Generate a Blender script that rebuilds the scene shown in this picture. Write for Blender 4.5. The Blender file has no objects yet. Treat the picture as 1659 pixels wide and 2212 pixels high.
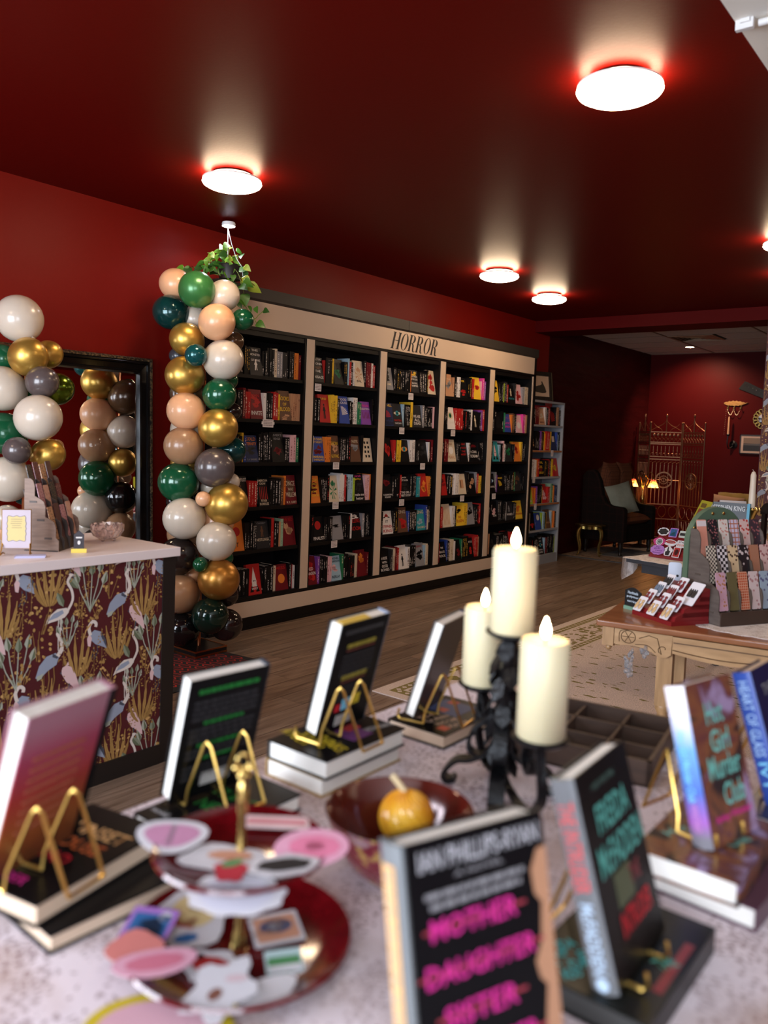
import bpy, bmesh, math, random
from mathutils import Vector, Matrix, Euler
rnd = random.Random(7)
PI = math.pi
scene = bpy.context.scene
COL = scene.collection
rad = math.radians

# ---------------------------------------------------------------- camera
cam_d = bpy.data.cameras.new('camera'); cam = bpy.data.objects.new('camera', cam_d); COL.objects.link(cam)
YAW, PIT, ROL = rad(38.376), rad(3.537), rad(2.155)
fwd = Vector((-math.sin(YAW)*math.cos(PIT), math.cos(YAW)*math.cos(PIT), -math.sin(PIT)))
rgt = Vector((math.cos(YAW), math.sin(YAW), 0)); upv = rgt.cross(fwd)
r2 = rgt*math.cos(ROL) + upv*math.sin(ROL); u2 = upv*math.cos(ROL) - rgt*math.sin(ROL)
cam.matrix_world = Matrix(((r2.x, u2.x, -fwd.x, 0), (r2.y, u2.y, -fwd.y, 0), (r2.z, u2.z, -fwd.z, 1.5), (0, 0, 0, 1)))
cam_d.sensor_fit = 'HORIZONTAL'; cam_d.sensor_width = 24.0; cam_d.lens = 1756.6/1659*24
cam_d.shift_y = -(1106-1049.6)/1659
cam_d.clip_start = .05; cam_d.clip_end = 60
cam_d.dof.use_dof = True; cam_d.dof.focus_distance = 5.9; cam_d.dof.aperture_fstop = 2.15
scene.camera = cam

# ---------------------------------------------------------------- world, daylight, exposure
scene.view_settings.view_transform = 'Standard'; scene.view_settings.look = 'None'
scene.view_settings.gamma = 1; scene.view_settings.use_curve_mapping = False
scene.view_settings.exposure = 0.95
w = bpy.data.worlds.new('daylight'); scene.world = w; w.use_nodes = True
w.node_tree.nodes['Background'].inputs[0].default_value = (.62, .75, 1, 1)
w.node_tree.nodes['Background'].inputs[1].default_value = .6
def area_light(name, loc, rot, sx, sy, power, color):
    d = bpy.data.lights.new(name, 'AREA'); d.shape = 'RECTANGLE'; d.size = sx; d.size_y = sy; d.energy = power; d.color = color
    o = bpy.data.objects.new(name, d); COL.objects.link(o); o.location = loc; o.rotation_euler = rot
    return o
# daylight through the two shop-front windows behind the camera
area_light('window_daylight', (-2.75, -1.62, 1.60), (rad(90), 0, 0), 2.3, 1.9, 125, (.80, .88, 1))
area_light('window_daylight', (.95, -1.62, 1.60), (rad(90), 0, 0), 2.7, 1.9, 85, (.80, .88, 1))
LAMP_E = 20.0            # emission of the round ceiling lamps

# ---------------------------------------------------------------- materials
MATS = {}
def _nt(name):
    m = bpy.data.materials.new(name); m.use_nodes = True
    nt = m.node_tree; return m, nt, nt.nodes['Principled BSDF']
def M(name, col=(.5, .5, .5), rough=.5, metal=0, spec=.5, emit=0, trans=0, coat=0, sss=0, bump=0, bscale=40, noise=0, nscale=8, sheen=0, stretch=None, ecol=None):
    if name in MATS: return MATS[name]
    m, nt, b = _nt(name)
    b.inputs['Base Color'].default_value = (*col, 1); b.inputs['Roughness'].default_value = rough
    b.inputs['Metallic'].default_value = metal; b.inputs['Specular IOR Level'].default_value = spec
    if emit: b.inputs['Emission Color'].default_value = (*(ecol or col), 1); b.inputs['Emission Strength'].default_value = emit
    if trans: b.inputs['Transmission Weight'].default_value = trans
    if coat: b.inputs['Coat Weight'].default_value = coat; b.inputs['Coat Roughness'].default_value = .12
    if sss: b.inputs['Subsurface Weight'].default_value = sss; b.inputs['Subsurface Radius'].default_value = (.03, .02, .01); b.inputs['Subsurface Scale'].default_value = .6
    if sheen: b.inputs['Sheen Weight'].default_value = sheen
    if bump or noise:
        tc = nt.nodes.new('ShaderNodeTexCoord'); mp = nt.nodes.new('ShaderNodeMapping')
        if stretch: mp.inputs['Scale'].default_value = stretch
        nt.links.new(tc.outputs['Object'], mp.inputs[0])
    if noise:
        n = nt.nodes.new('ShaderNodeTexNoise'); n.inputs['Scale'].default_value = nscale; n.inputs['Detail'].default_value = 5
        nt.links.new(mp.outputs[0], n.inputs['Vector'])
        r = nt.nodes.new('ShaderNodeMapRange'); r.inputs[1].default_value = .3; r.inputs[2].default_value = .7
        r.inputs[3].default_value = 1-noise; r.inputs[4].default_value = 1+noise
        nt.links.new(n.outputs['Fac'], r.inputs[0])
        mx = nt.nodes.new('ShaderNodeVectorMath'); mx.operation = 'SCALE'; mx.inputs[0].default_value = col
        nt.links.new(r.outputs[0], mx.inputs['Scale']); nt.links.new(mx.outputs[0], b.inputs['Base Color'])
    if bump:
        n2 = nt.nodes.new('ShaderNodeTexNoise'); n2.inputs['Scale'].default_value = bscale; n2.inputs['Detail'].default_value = 4
        nt.links.new(mp.outputs[0], n2.inputs['Vector'])
        bp = nt.nodes.new('ShaderNodeBump'); bp.inputs['Strength'].default_value = bump; bp.inputs['Distance'].default_value = .01
        nt.links.new(n2.outputs['Fac'], bp.inputs['Height']); nt.links.new(bp.outputs[0], b.inputs['Normal'])
    MATS[name] = m; return m
def ramp_mat(name, stops, scale=(1, 1, 1), nscale=4, detail=6, rough=.5, bump=.1, kind='noise', coord='Object', spec=.5, distort=0, metal=0, coat=0):
    """colour ramp over a stretched noise / wave / voronoi texture"""
    if name in MATS: return MATS[name]
    m, nt, b = _nt(name); b.inputs['Roughness'].default_value = rough; b.inputs['Specular IOR Level'].default_value = spec; b.inputs['Metallic'].default_value = metal
    b.inputs['Coat Weight'].default_value = coat
    tc = nt.nodes.new('ShaderNodeTexCoord'); mp = nt.nodes.new('ShaderNodeMapping'); mp.inputs['Scale'].default_value = scale
    nt.links.new(tc.outputs[coord], mp.inputs[0])
    if kind == 'noise':
        t = nt.nodes.new('ShaderNodeTexNoise'); t.inputs['Scale'].default_value = nscale; t.inputs['Detail'].default_value = detail; t.inputs['Distortion'].default_value = distort; out = t.outputs['Fac']
    elif kind == 'voronoi':
        t = nt.nodes.new('ShaderNodeTexVoronoi'); t.inputs['Scale'].default_value = nscale; out = t.outputs['Distance']
    else:
        t = nt.nodes.new('ShaderNodeTexWave'); t.inputs['Scale'].default_value = nscale; t.inputs['Distortion'].default_value = distort; out = t.outputs['Fac']
    nt.links.new(mp.outputs[0], t.inputs['Vector'])
    cr = nt.nodes.new('ShaderNodeValToRGB'); els = cr.color_ramp.elements
    while len(els) < len(stops): els.new(.5)
    for e, (p, c) in zip(els, stops): e.position = p; e.color = (*c, 1)
    nt.links.new(out, cr.inputs[0]); nt.links.new(cr.outputs[0], b.inputs['Base Color'])
    if bump:
        bp = nt.nodes.new('ShaderNodeBump'); bp.inputs['Strength'].default_value = bump; bp.inputs['Distance'].default_value = .004
        nt.links.new(out, bp.inputs['Height']); nt.links.new(bp.outputs[0], b.inputs['Normal'])
    MATS[name] = m; return m
def grad_mat(name, stops, rough=.35):
    m, nt, b = _nt(name); b.inputs['Roughness'].default_value = rough; tc = nt.nodes.new('ShaderNodeTexCoord'); sx = nt.nodes.new('ShaderNodeSeparateXYZ'); cr = nt.nodes.new('ShaderNodeValToRGB')
    nt.links.new(tc.outputs['Generated'], sx.inputs[0]); nt.links.new(sx.outputs[2], cr.inputs[0]); nt.links.new(cr.outputs[0], b.inputs['Base Color']); els = cr.color_ramp.elements
    while len(els) < len(stops): els.new(.5)
    for e, (p, c) in zip(els, stops): e.position = p; e.color = (*c, 1)
    return m
def spine_mat(name, col, txt):
    """printed book cover: UV 0..1 on the spine carries a vertical line of small lettering"""
    key = 'cover_'+name
    if key in MATS: return MATS[key]
    m, nt, b = _nt(key); b.inputs['Roughness'].default_value = .42; b.inputs['Specular IOR Level'].default_value = .22
    L = nt.links.new; N = nt.nodes.new
    uv = N('ShaderNodeUVMap'); sx = N('ShaderNodeSeparateXYZ'); L(uv.outputs[0], sx.inputs[0])
    def math_(op, a, bb):
        n = N('ShaderNodeMath'); n.operation = op
        for i, q in enumerate((a, bb)):
            if isinstance(q, (int, float)): n.inputs[i].default_value = q
            else: L(q, n.inputs[i])
        return n.outputs[0]
    g = N('ShaderNodeNewGeometry'); mp = N('ShaderNodeMapping'); mp.inputs['Scale'].default_value = (60, 60, 170); L(g.outputs['Position'], mp.inputs[0])
    t = N('ShaderNodeTexNoise'); t.inputs['Scale'].default_value = 1; t.inputs['Detail'].default_value = 1; L(mp.outputs[0], t.inputs['Vector'])
    mp2 = N('ShaderNodeMapping'); mp2.inputs['Scale'].default_value = (23, 23, 9); L(g.outputs['Position'], mp2.inputs[0])
    t2 = N('ShaderNodeTexNoise'); t2.inputs['Scale'].default_value = 1; t2.inputs['Detail'].default_value = 0; L(mp2.outputs[0], t2.inputs['Vector'])
    du = math_('ABSOLUTE', math_('SUBTRACT', sx.outputs[0], .5), 0)
    mk = math_('MULTIPLY', math_('LESS_THAN', du, .24), math_('GREATER_THAN', t.outputs['Fac'], .50))
    dv = math_('ABSOLUTE', math_('SUBTRACT', sx.outputs[1], .5), 0)
    mk = math_('MULTIPLY', mk, math_('LESS_THAN', dv, .42))
    mk = math_('MULTIPLY', mk, math_('GREATER_THAN', t2.outputs['Fac'], .46))
    mx = N('ShaderNodeMix'); mx.data_type = 'RGBA'; mx.inputs[6].default_value = (*col, 1); mx.inputs[7].default_value = (*txt, 1)
    L(mk, mx.inputs[0]); L(mx.outputs[2], b.inputs['Base Color'])
    MATS[key] = m; return m

# ---------------------------------------------------------------- mesh helpers
class MB:
    def __init__(s): s.v = []; s.f = []; s.m = []; s.u = []; s.T = Matrix()
    def add(s, vs, fs, mi=0, uv=None):
        o = len(s.v); T = s.T
        s.v += [tuple(T @ Vector(p)) for p in vs]
        for i, f in enumerate(fs):
            s.f.append([o+k for k in f]); s.m.append(mi); s.u.append(uv.get(i) if uv else None)
        return s
    def box(s, x0, x1, y0, y1, z0, z1, mi=0):
        return s.add([(x0, y0, z0), (x1, y0, z0), (x1, y1, z0), (x0, y1, z0), (x0, y0, z1), (x1, y0, z1), (x1, y1, z1), (x0, y1, z1)],
                     [(3, 2, 1, 0), (4, 5, 6, 7), (0, 1, 5, 4), (1, 2, 6, 5), (2, 3, 7, 6), (3, 0, 4, 7)], mi)
    def prism(s, poly, z0, z1, mi=0, axes='xyz', mi_cap=None):
        """poly in the first two axes, extruded along the third"""
        n = len(poly); a = [{'x': 0, 'y': 1, 'z': 2}[c] for c in axes]
        def P(p, h):
            q = [0, 0, 0]; q[a[0]] = p[0]; q[a[1]] = p[1]; q[a[2]] = h; return tuple(q)
        vs = [P(p, z0) for p in poly] + [P(p, z1) for p in poly]
        s.add(vs, [tuple(range(n))[::-1], tuple(range(n, 2*n))], mi if mi_cap is None else mi_cap)
        o = len(s.v)-2*n
        for i in range(n):
            j = (i+1) % n; s.f.append([o+i, o+j, o+n+j, o+n+i]); s.m.append(mi); s.u.append(None)
        return s
    def lathe(s, prof, n=24, mi=0, c=(0, 0, 0), cap=True):
        vs = []; fs = []; k = len(prof)
        for i in range(n):
            a = 2*PI*i/n
            for r, z in prof: vs.append((c[0]+r*math.cos(a), c[1]+r*math.sin(a), c[2]+z))
        for i in range(n):
            j = (i+1) % n
            for q in range(k-1): fs.append((i*k+q, j*k+q, j*k+q+1, i*k+q+1))
        if cap:
            if prof[0][0] > 1e-6: fs.append(tuple(i*k for i in range(n))[::-1])
            if prof[-1][0] > 1e-6: fs.append(tuple(i*k+k-1 for i in range(n)))
        return s.add(vs, fs, mi)
    def tube(s, pts, r, n=6, mi=0, closed=False):
        pts = [Vector(p) for p in pts]; k = len(pts); rs = r if isinstance(r, (list, tuple)) else [r]*k
        vs = []; fs = []; prev = None
        for i, p in enumerate(pts):
            if closed: d = pts[(i+1) % k]-pts[i-1]
            else: d = pts[min(i+1, k-1)]-pts[max(i-1, 0)]
            d = d.normalized() if d.length > 1e-9 else Vector((0, 0, 1))
            if prev is None:
                a = d.cross(Vector((0, 0, 1)));  a = a if a.length > 1e-3 else d.cross(Vector((1, 0, 0)))
            else: a = prev - d*prev.dot(d)
            a.normalize(); prev = a; b = d.cross(a)
            for q in range(n):
                t = 2*PI*q/n; vs.append(tuple(p+(a*math.cos(t)+b*math.sin(t))*rs[i]))
        for i in range(k if closed else k-1):
            for q in range(n):
                j = (i+1) % k; fs.append((i*n+q, i*n+(q+1) % n, j*n+(q+1) % n, j*n+q))
        if not closed: fs += [tuple(range(n))[::-1], tuple((k-1)*n+q for q in range(n))]
        return s.add(vs, fs, mi)
    def strip(s, pts, w, t, axis=(1, 0, 0), mi=0):
        """flat bar following pts: width w along axis, thickness t"""
        ax = Vector(axis).normalized(); pts = [Vector(p) for p in pts]; vs = []; fs = []
        for i, p in enumerate(pts):
            d = (pts[min(i+1, len(pts)-1)]-pts[max(i-1, 0)]).normalized(); n = d.cross(ax).normalized()
            vs += [tuple(p+ax*w/2+n*t/2), tuple(p-ax*w/2+n*t/2), tuple(p-ax*w/2-n*t/2), tuple(p+ax*w/2-n*t/2)]
        for i in range(len(pts)-1):
            a = i*4; b = a+4
            for q in range(4): fs.append((a+q, a+(q+1) % 4, b+(q+1) % 4, b+q))
        e = (len(pts)-1)*4; fs += [(3, 2, 1, 0), (e, e+1, e+2, e+3)]
        return s.add(vs, fs, mi)
    def ball(s, c, r, n=16, m=10, mi=0, neck=0):
        rx, ry, rz = r if isinstance(r, (list, tuple)) else (r, r, r); vs = []; fs = []
        for j in range(1, m):
            t = PI*j/m; z = math.cos(t); q = math.sin(t)
            if neck and z < 0: q *= 1-neck*z*z*z*z*.5
            for i in range(n):
                a = 2*PI*i/n; vs.append((c[0]+rx*q*math.cos(a), c[1]+ry*q*math.sin(a), c[2]+rz*z*(1+neck*.12*(z < 0)*z*z)))
        top = len(vs); vs.append((c[0], c[1], c[2]+rz)); vs.append((c[0], c[1], c[2]-rz*(1+neck*.12)))
        for j in range(m-2):
            for i in range(n): k = (i+1) % n; fs.append((j*n+i, (j+1)*n+i, (j+1)*n+k, j*n+k))
        for i in range(n):
            k = (i+1) % n; fs.append((top, i, k)); fs.append((top+1, (m-2)*n+k, (m-2)*n+i))
        return s.add(vs, fs, mi)
    def mesh(s, name, mats, smooth=False):
        me = bpy.data.meshes.new(name); me.from_pydata(s.v, [], s.f)
        for m in (mats if isinstance(mats, (list, tuple)) else [mats]): me.materials.append(m)
        me.polygons.foreach_set('material_index', s.m)
        if any(s.u):
            uvl = me.uv_layers.new(name='UVMap'); k = 0; buf = []
            for f, u in zip(s.f, s.u):
                for q in range(len(f)): buf += list(u[q]) if u else [0, 0]
            uvl.data.foreach_set('uv', buf)
        if smooth:
            me.polygons.foreach_set('use_smooth', [True]*len(me.polygons))
            if smooth != 'all': me.set_sharp_from_angle(angle=rad(40))
        me.update(); return me
    def build(s, name, mats, parent=None, loc=None, rot=None, smooth=False):
        return put(name, s.mesh(name, mats, smooth), parent, loc, rot)
def put(name, me, parent=None, loc=None, rot=None, scale=None):
    o = bpy.data.objects.new(name, me); COL.objects.link(o)
    if parent: o.parent = parent
    if loc is not None: o.location = loc
    if rot is not None: o.rotation_euler = rot
    if scale is not None: o.scale = scale
    return o
def tag(o, label=None, cat=None, group=None, kind=None):
    if label: o['label'] = label
    if cat: o['category'] = cat
    if group: o['group'] = group
    if kind: o['kind'] = kind
    return o
def thing(name, label, cat, loc=(0, 0, 0), rotz=0, group=None, rot=None):
    o = bpy.data.objects.new(name, None); COL.objects.link(o); o.empty_display_size = .05
    o.location = loc; o.rotation_euler = rot if rot else (0, 0, rotz)
    return tag(o, label, cat, group)
def clone(o, parent=None):
    c = o.copy(); COL.objects.link(c); c.parent = parent
    for ch in list(o.children): clone(ch, c)
    return c
def struct(name, mb, mat, smooth=False):
    return tag(mb.build(name, mat, smooth=smooth), kind='structure')
_tc = {}
def text_mesh(s, w, h, mat, spacing=1.0, depth=0):
    """lettering fitted into w x h, centred, lying in local XZ facing -Y"""
    key = (s, round(w, 4), round(h, 4), mat.name, depth)
    if key in _tc: return _tc[key]
    c = bpy.data.curves.new('txt', 'FONT'); c.body = s; c.align_x = 'CENTER'; c.resolution_u = 2; c.space_character = spacing; c.space_line = .85
    c.offset = .012
    o = bpy.data.objects.new('txt', c); COL.objects.link(o)
    dg = bpy.context.evaluated_depsgraph_get(); me = bpy.data.meshes.new_from_object(o.evaluated_get(dg))
    bpy.data.objects.remove(o); bpy.data.curves.remove(c)
    xs = [v.co.x for v in me.vertices]; ys = [v.co.y for v in me.vertices]
    x0, x1, y0, y1 = min(xs), max(xs), min(ys), max(ys)
    for v in me.vertices: v.co = ((v.co.x-(x0+x1)/2)/(x1-x0)*w, 0, (v.co.y-(y0+y1)/2)/(y1-y0)*h)
    me.materials.clear(); me.materials.append(mat); me.name = 'lettering'
    _tc[key] = me; return me
def lettering(s, w, h, mat, parent, loc, rot=None, name='lettering'):
    return put(name, text_mesh(s, w, h, mat), parent, loc, rot)
def arc(cx, cy, r, a0, a1, n): return [(cx+r*math.cos(rad(a0+(a1-a0)*i/n)), cy+r*math.sin(rad(a0+(a1-a0)*i/n))) for i in range(n+1)]
def rrect(w, h, r, n=3):
    p = []
    for cx, cy, a in ((w/2-r, h/2-r, 0), (-w/2+r, h/2-r, 90), (-w/2+r, -h/2+r, 180), (w/2-r, -h/2+r, 270)): p += arc(cx, cy, r, a, a+90, n)
    return p
def bez(p0, p1, p2, p3, n=10):
    out = []
    for i in range(n+1):
        t = i/n; out.append(tuple((1-t)**3*a+3*(1-t)**2*t*b+3*(1-t)*t*t*c+t**3*d for a, b, c, d in zip(p0, p1, p2, p3)))
    return out
def smooth_path(pts, n=4):
    """Catmull-Rom through pts"""
    P = [Vector(p) for p in pts]; out = []
    for i in range(len(P)-1):
        a, b, c, d = P[max(i-1, 0)], P[i], P[i+1], P[min(i+2, len(P)-1)]
        for k in range(n):
            t = k/n; out.append(tuple(.5*((2*b)+(c-a)*t+(2*a-5*b+4*c-d)*t*t+(3*b-3*c+d-a)*t*t*t)))
    out.append(tuple(P[-1])); return out
WHITE = M('white_paint', (.72, .70, .68), .5)
BLACKP = M('black_laminate', (.004, .0032, .003), .42, spec=.3, noise=.2)
GOLD = M('gold_wire', (.72, .46, .12), .28, 1)
BRASS = M('brass', (.62, .43, .14), .22, 1)
PAPER = M('page_edges', (.78, .74, .68), .8, bump=.25, bscale=60, stretch=(1, 1, 12))
PAPERT = M('page_edges_tan', (.62, .46, .33), .8, bump=.2, bscale=60, stretch=(1, 1, 12))
# ================================================================ ROOM
XW, YF, YB, XR, HC = -4.86, -1.5, 12.9, 3.2, 2.97
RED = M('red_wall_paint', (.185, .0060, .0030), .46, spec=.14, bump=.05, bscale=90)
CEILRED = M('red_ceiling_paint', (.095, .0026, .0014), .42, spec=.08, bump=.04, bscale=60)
OAK = ramp_mat('oak_plank', [(.25, (.115, .068, .043)), (.5, (.175, .112, .074)), (.75, (.235, .16, .11))], (14, .9, 1), 3, 8, .33, .06, distort=.6, spec=.45)
fl = struct('floor', MB().box(XW-.1, XR+.1, YF-.1, YB+.1, -.12, -.006), M('floor_base', (.05, .035, .025), .7))
# vinyl planks, each its own piece, with object coordinates that differ through its location
pl_me = {}
def plank(x, y, L, W=.178):
    key = (round(L, 2),)
    if key not in pl_me:
        mb = MB(); g = .0012; mb.box(-W/2+g, W/2-g, -L/2+g, L/2-g, -.006, 0); pl_me[key] = mb.mesh('plank', PLANKS[0])
    o = put('plank', pl_me[key], fl, (x, y, 0)); return o
def plank_mat(i, k):
    m = bpy.data.materials.new('oak_plank_%s' % 'abc'[i]); m.use_nodes = True; nt = m.node_tree; b = nt.nodes['Principled BSDF']
    b.inputs['Roughness'].default_value = .38; b.inputs['Specular IOR Level'].default_value = .26
    L = nt.links.new; N = nt.nodes.new
    g = N('ShaderNodeNewGeometry'); oi = N('ShaderNodeObjectInfo'); sc = N('ShaderNodeVectorMath'); sc.operation = 'SCALE'; sc.inputs[0].default_value = (7, 13, 3); L(oi.outputs['Random'], sc.inputs['Scale'])
    ad = N('ShaderNodeVectorMath'); L(g.outputs['Position'], ad.inputs[0]); L(sc.outputs[0], ad.inputs[1])
    mp = N('ShaderNodeMapping'); mp.inputs['Scale'].default_value = (26, 1.6, 1); L(ad.outputs[0], mp.inputs[0])
    t = N('ShaderNodeTexNoise'); t.inputs['Scale'].default_value = 1.6; t.inputs['Detail'].default_value = 8; t.inputs['Distortion'].default_value = .8; L(mp.outputs[0], t.inputs['Vector'])
    cr = N('ShaderNodeValToRGB'); e = cr.color_ramp.elements; e[0].position = .28; e[1].position = .74
    e[0].color = (.115*k, .070*k, .046*k, 1); e[1].color = (.30*k, .205*k, .145*k, 1); L(t.outputs['Fac'], cr.inputs[0])
    hv = N('ShaderNodeHueSaturation'); mr = N('ShaderNodeMapRange'); mr.inputs[3].default_value = .82; mr.inputs[4].default_value = 1.18; L(oi.outputs['Random'], mr.inputs[0]); L(mr.outputs[0], hv.inputs['Value'])
    L(cr.outputs[0], hv.inputs['Color']); L(hv.outputs[0], b.inputs['Base Color'])
    bp = N('ShaderNodeBump'); bp.inputs['Strength'].default_value = .08; bp.inputs['Distance'].default_value = .003; L(t.outputs['Fac'], bp.inputs['Height']); L(bp.outputs[0], b.inputs['Normal'])
    return m
PLANKS = [plank_mat(0, 1)]
for i in range(25):
    x = XW+.09+i*.18; y0 = .2+(i*.47) % 1.22
    if x > -.5: break
    ys = [-.3]+[y0+k*1.22 for k in range(9)]
    ys = [q for q in ys if q < 9.95]+[9.95]
    for a, b in zip(ys, ys[1:]):
        if b-a > .12 and not (x > -2.0 and b < 1.5) and not (x < -3.4 and b < 1.0): plank(x, (a+b)/2, b-a)
mb = MB()                                       # floor beyond the planks one can tell apart
mb.box(XW, XR, 9.95, YB, -.006, -.0005); mb.box(-.42, XR, YF, 9.95, -.006, -.0005); mb.box(XW, -3.4, YF, -.3, -.006, -.0005)
o = mb.build('flooring_beyond', PLANKS[0], fl)
struct('trim_1', MB().box(XW, -1.5, 9.90, 9.95, 0, .008), M('threshold_strip', (.16, .15, .15), .4, .6))
struct('wall_left', MB().box(XW-.15, XW, YF-.15, 9.40, 0, 3.1), RED)
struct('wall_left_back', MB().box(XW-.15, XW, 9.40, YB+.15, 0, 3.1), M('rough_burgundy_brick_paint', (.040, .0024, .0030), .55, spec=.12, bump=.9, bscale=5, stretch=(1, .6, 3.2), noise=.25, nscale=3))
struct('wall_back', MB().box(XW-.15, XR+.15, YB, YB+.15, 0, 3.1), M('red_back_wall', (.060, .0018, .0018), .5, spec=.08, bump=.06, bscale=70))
struct('wall_right', MB().box(XR, XR+.15, YF-.15, YB+.15, 0, 3.1), RED)
mb = MB()                                       # shop front with two window openings
mb.box(XW-.15, XR+.15, YF-.15, YF, 0, .62); mb.box(XW-.15, XR+.15, YF-.15, YF, 2.58, 3.1)
for a, b in ((XW-.15, -3.95), (-1.55, -.45), (2.35, XR+.15)): mb.box(a, b, YF-.15, YF, .62, 2.58)
struct('wall_front', mb, RED)
for i, (a, b) in enumerate(((-3.95, -1.55), (-.45, 2.35))):
    mb = MB(); t = .05
    mb.box(a, a+t, YF-.1, YF-.04, .62, 2.58); mb.box(b-t, b, YF-.1, YF-.04, .62, 2.58); mb.box(a, b, YF-.1, YF-.04, .62, .67); mb.box(a, b, YF-.1, YF-.04, 2.53, 2.58)
    m_ = (a+b)/2; mb.box(m_-.03, m_+.03, YF-.1, YF-.04, .62, 2.58); mb.box(a, b, YF-.1, YF-.04, 1.95, 2.0)
    struct('window_%d' % (i+1), mb, M('white_window_frame', (.7, .7, .7), .4))
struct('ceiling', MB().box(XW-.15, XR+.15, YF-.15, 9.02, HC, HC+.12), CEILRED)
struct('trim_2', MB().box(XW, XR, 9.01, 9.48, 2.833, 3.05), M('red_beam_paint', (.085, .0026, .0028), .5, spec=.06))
# drop ceiling of the back room: tiles in a grid
cb = struct('ceiling_back', MB().box(XW, XR, 9.48, YB, 2.985, 3.1), M('ceiling_grid_void', (.03, .02, .02), .8))
TILE = M('ceiling_tile', (.62, .53, .48), .9, bump=.35, bscale=160, noise=.06, nscale=30)
xs = [-4.86, -3.88, -2.685, -1.49, -.295]; ys = [9.48, 9.55, 10.15, 10.75, 11.35, 11.95, 12.55, 12.9]
for a, b in zip(xs, xs[1:]):
    for c, d in zip(ys, ys[1:]):
        if d-c < .1: continue
        if a == -3.88 and c == 10.75:
            MB().box(a+.63, b-.006, c+.006, d-.006, 2.95, 2.985).build('tile', TILE, cb); continue
        MB().box(a+.008, b-.008, c+.008, d-.008, 2.95, 2.985).build('tile', TILE, cb)
for a in xs[1:]: MB().box(a-.012, a+.012, 9.5, YB, 2.944, 2.99).build('grid_bar', M('grid_bar_brown', (.16, .09, .05), .5), cb)
for c in ys[1:]: MB().box(XW, XR, c-.007, c+.007, 2.946, 2.99).build('grid_bar', MATS['grid_bar_brown'], cb)
v = thing('air_vent', 'square brown louvred air vent set in the tiled ceiling', 'vent', (-3.57, 11.05, 2.95))
mb = MB(); mb.box(-.3, .3, -.3, .3, 0, .034); mb.build('backing', M('vent_dark', (.02, .014, .01), .7), v)
for k in range(5):
    a = .29-k*.052; t = .03
    mb = MB(); z0, z1 = -.012+k*.003, .004
    for s in (0, 1, 2, 3):
        mb.T = Matrix.Rotation(s*PI/2, 4, 'Z'); mb.add([(-a, -a, z0), (a, -a, z0), (a-t, -a+t, z1-.02), (-a+t, -a+t, z1-.02), (-a, -a, z0+.006), (a, -a, z0+.006), (a-t, -a+t, z1-.014), (-a+t, -a+t, z1-.014)], [(0, 1, 2, 3), (7, 6, 5, 4), (0, 4, 5, 1), (3, 2, 6, 7)])
    mb.build('louvre', M('vent_brown', (.33, .20, .12), .45), v)
d = thing('recessed_light', 'small round recessed light glowing in the tiled ceiling', 'light', (-3.98, 12.05, 2.95))
MB().lathe([(.062, -.006), (.085, -.006), (.085, 0), (.062, 0)], 24, cap=False).build('trim_ring', M('white_metal', (.75, .72, .68), .4), d)
MB().lathe([(0, -.003), (.062, -.003)], 24, cap=False).build('lens', M('warm_lens', (1, .8, .55), .4, emit=22, ecol=(1, .72, .42)), d)
L = bpy.data.lights.new('recessed_light_beam', 'SPOT'); L.energy = 75; L.color = (1, .66, .42); L.spot_size = rad(118); L.spot_blend = .8; L.shadow_soft_size = .05
lo = bpy.data.objects.new('recessed_light_beam', L); COL.objects.link(lo); lo.location = (-3.98, 12.05, 2.93); lo.rotation_euler = (rad(32), 0, 0)
# white soffit by the entrance with its pipe
struct('trim_3', MB().box(-.885, XR, YF, 4.6, 2.945, HC), M('white_soffit', (.80, .77, .70), .7))
p = thing('ceiling_pipe', 'white pipe and square clip fixed under the white soffit', 'pipe', (-.87, 2.93, 2.945))
MB().tube([(0.06, .02, -.02), (3.9, .02, -.02)], .012, 10).build('pipe', WHITE, p, smooth=True)
MB().box(-.012, .045, .004, .024, -.032, 0).build('clip', WHITE, p); MB().box(.005, .035, -.004, .034, -.014, -.001).build('bracket', WHITE, p)

# wallpapered partition under the beam
WPAPER = M('burgundy_wallpaper', (.072, .007, .010), .55, noise=.12, nscale=3)
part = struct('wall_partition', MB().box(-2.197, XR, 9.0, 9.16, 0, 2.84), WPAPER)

# ---------------------------------------------------------------- wallpaper print: waders, ferns, leaves
WC = dict(grey=(.30, .34, .43), dark=(.07, .075, .10), white=(.70, .62, .56), pink=(.72, .50, .50), gold=(.40, .235, .075), beak=(.55, .33, .12), green=(.24, .27, .19), leaf2=(.13, .15, .09), palegrn=(.40, .42, .34), ochre=(.31, .175, .055))
WM = [M('wallprint_'+k, c, .6, spec=.2) for k, c in WC.items()]; WI = {k: i for i, k in enumerate(WC)}
def ell(cx, cy, rx, ry, a=0, n=9):
    c, s = math.cos(rad(a)), math.sin(rad(a)); return [(cx+rx*math.cos(2*PI*i/n)*c-ry*math.sin(2*PI*i/n)*s, cy+rx*math.cos(2*PI*i/n)*s+ry*math.sin(2*PI*i/n)*c) for i in range(n)]
def ribbon(pts, ws):
    L_, R_ = [], []
    for i, p in enumerate(pts):
        a = Vector(pts[max(i-1, 0)][:2]); b = Vector(pts[min(i+1, len(pts)-1)][:2]); d = (b-a).normalized(); n = Vector((-d.y, d.x)); w_ = ws[i] if isinstance(ws, list) else ws
        q = Vector(p[:2]); L_.append(tuple(q+n*w_)); R_.append(tuple(q-n*w_))
    return L_, R_
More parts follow.
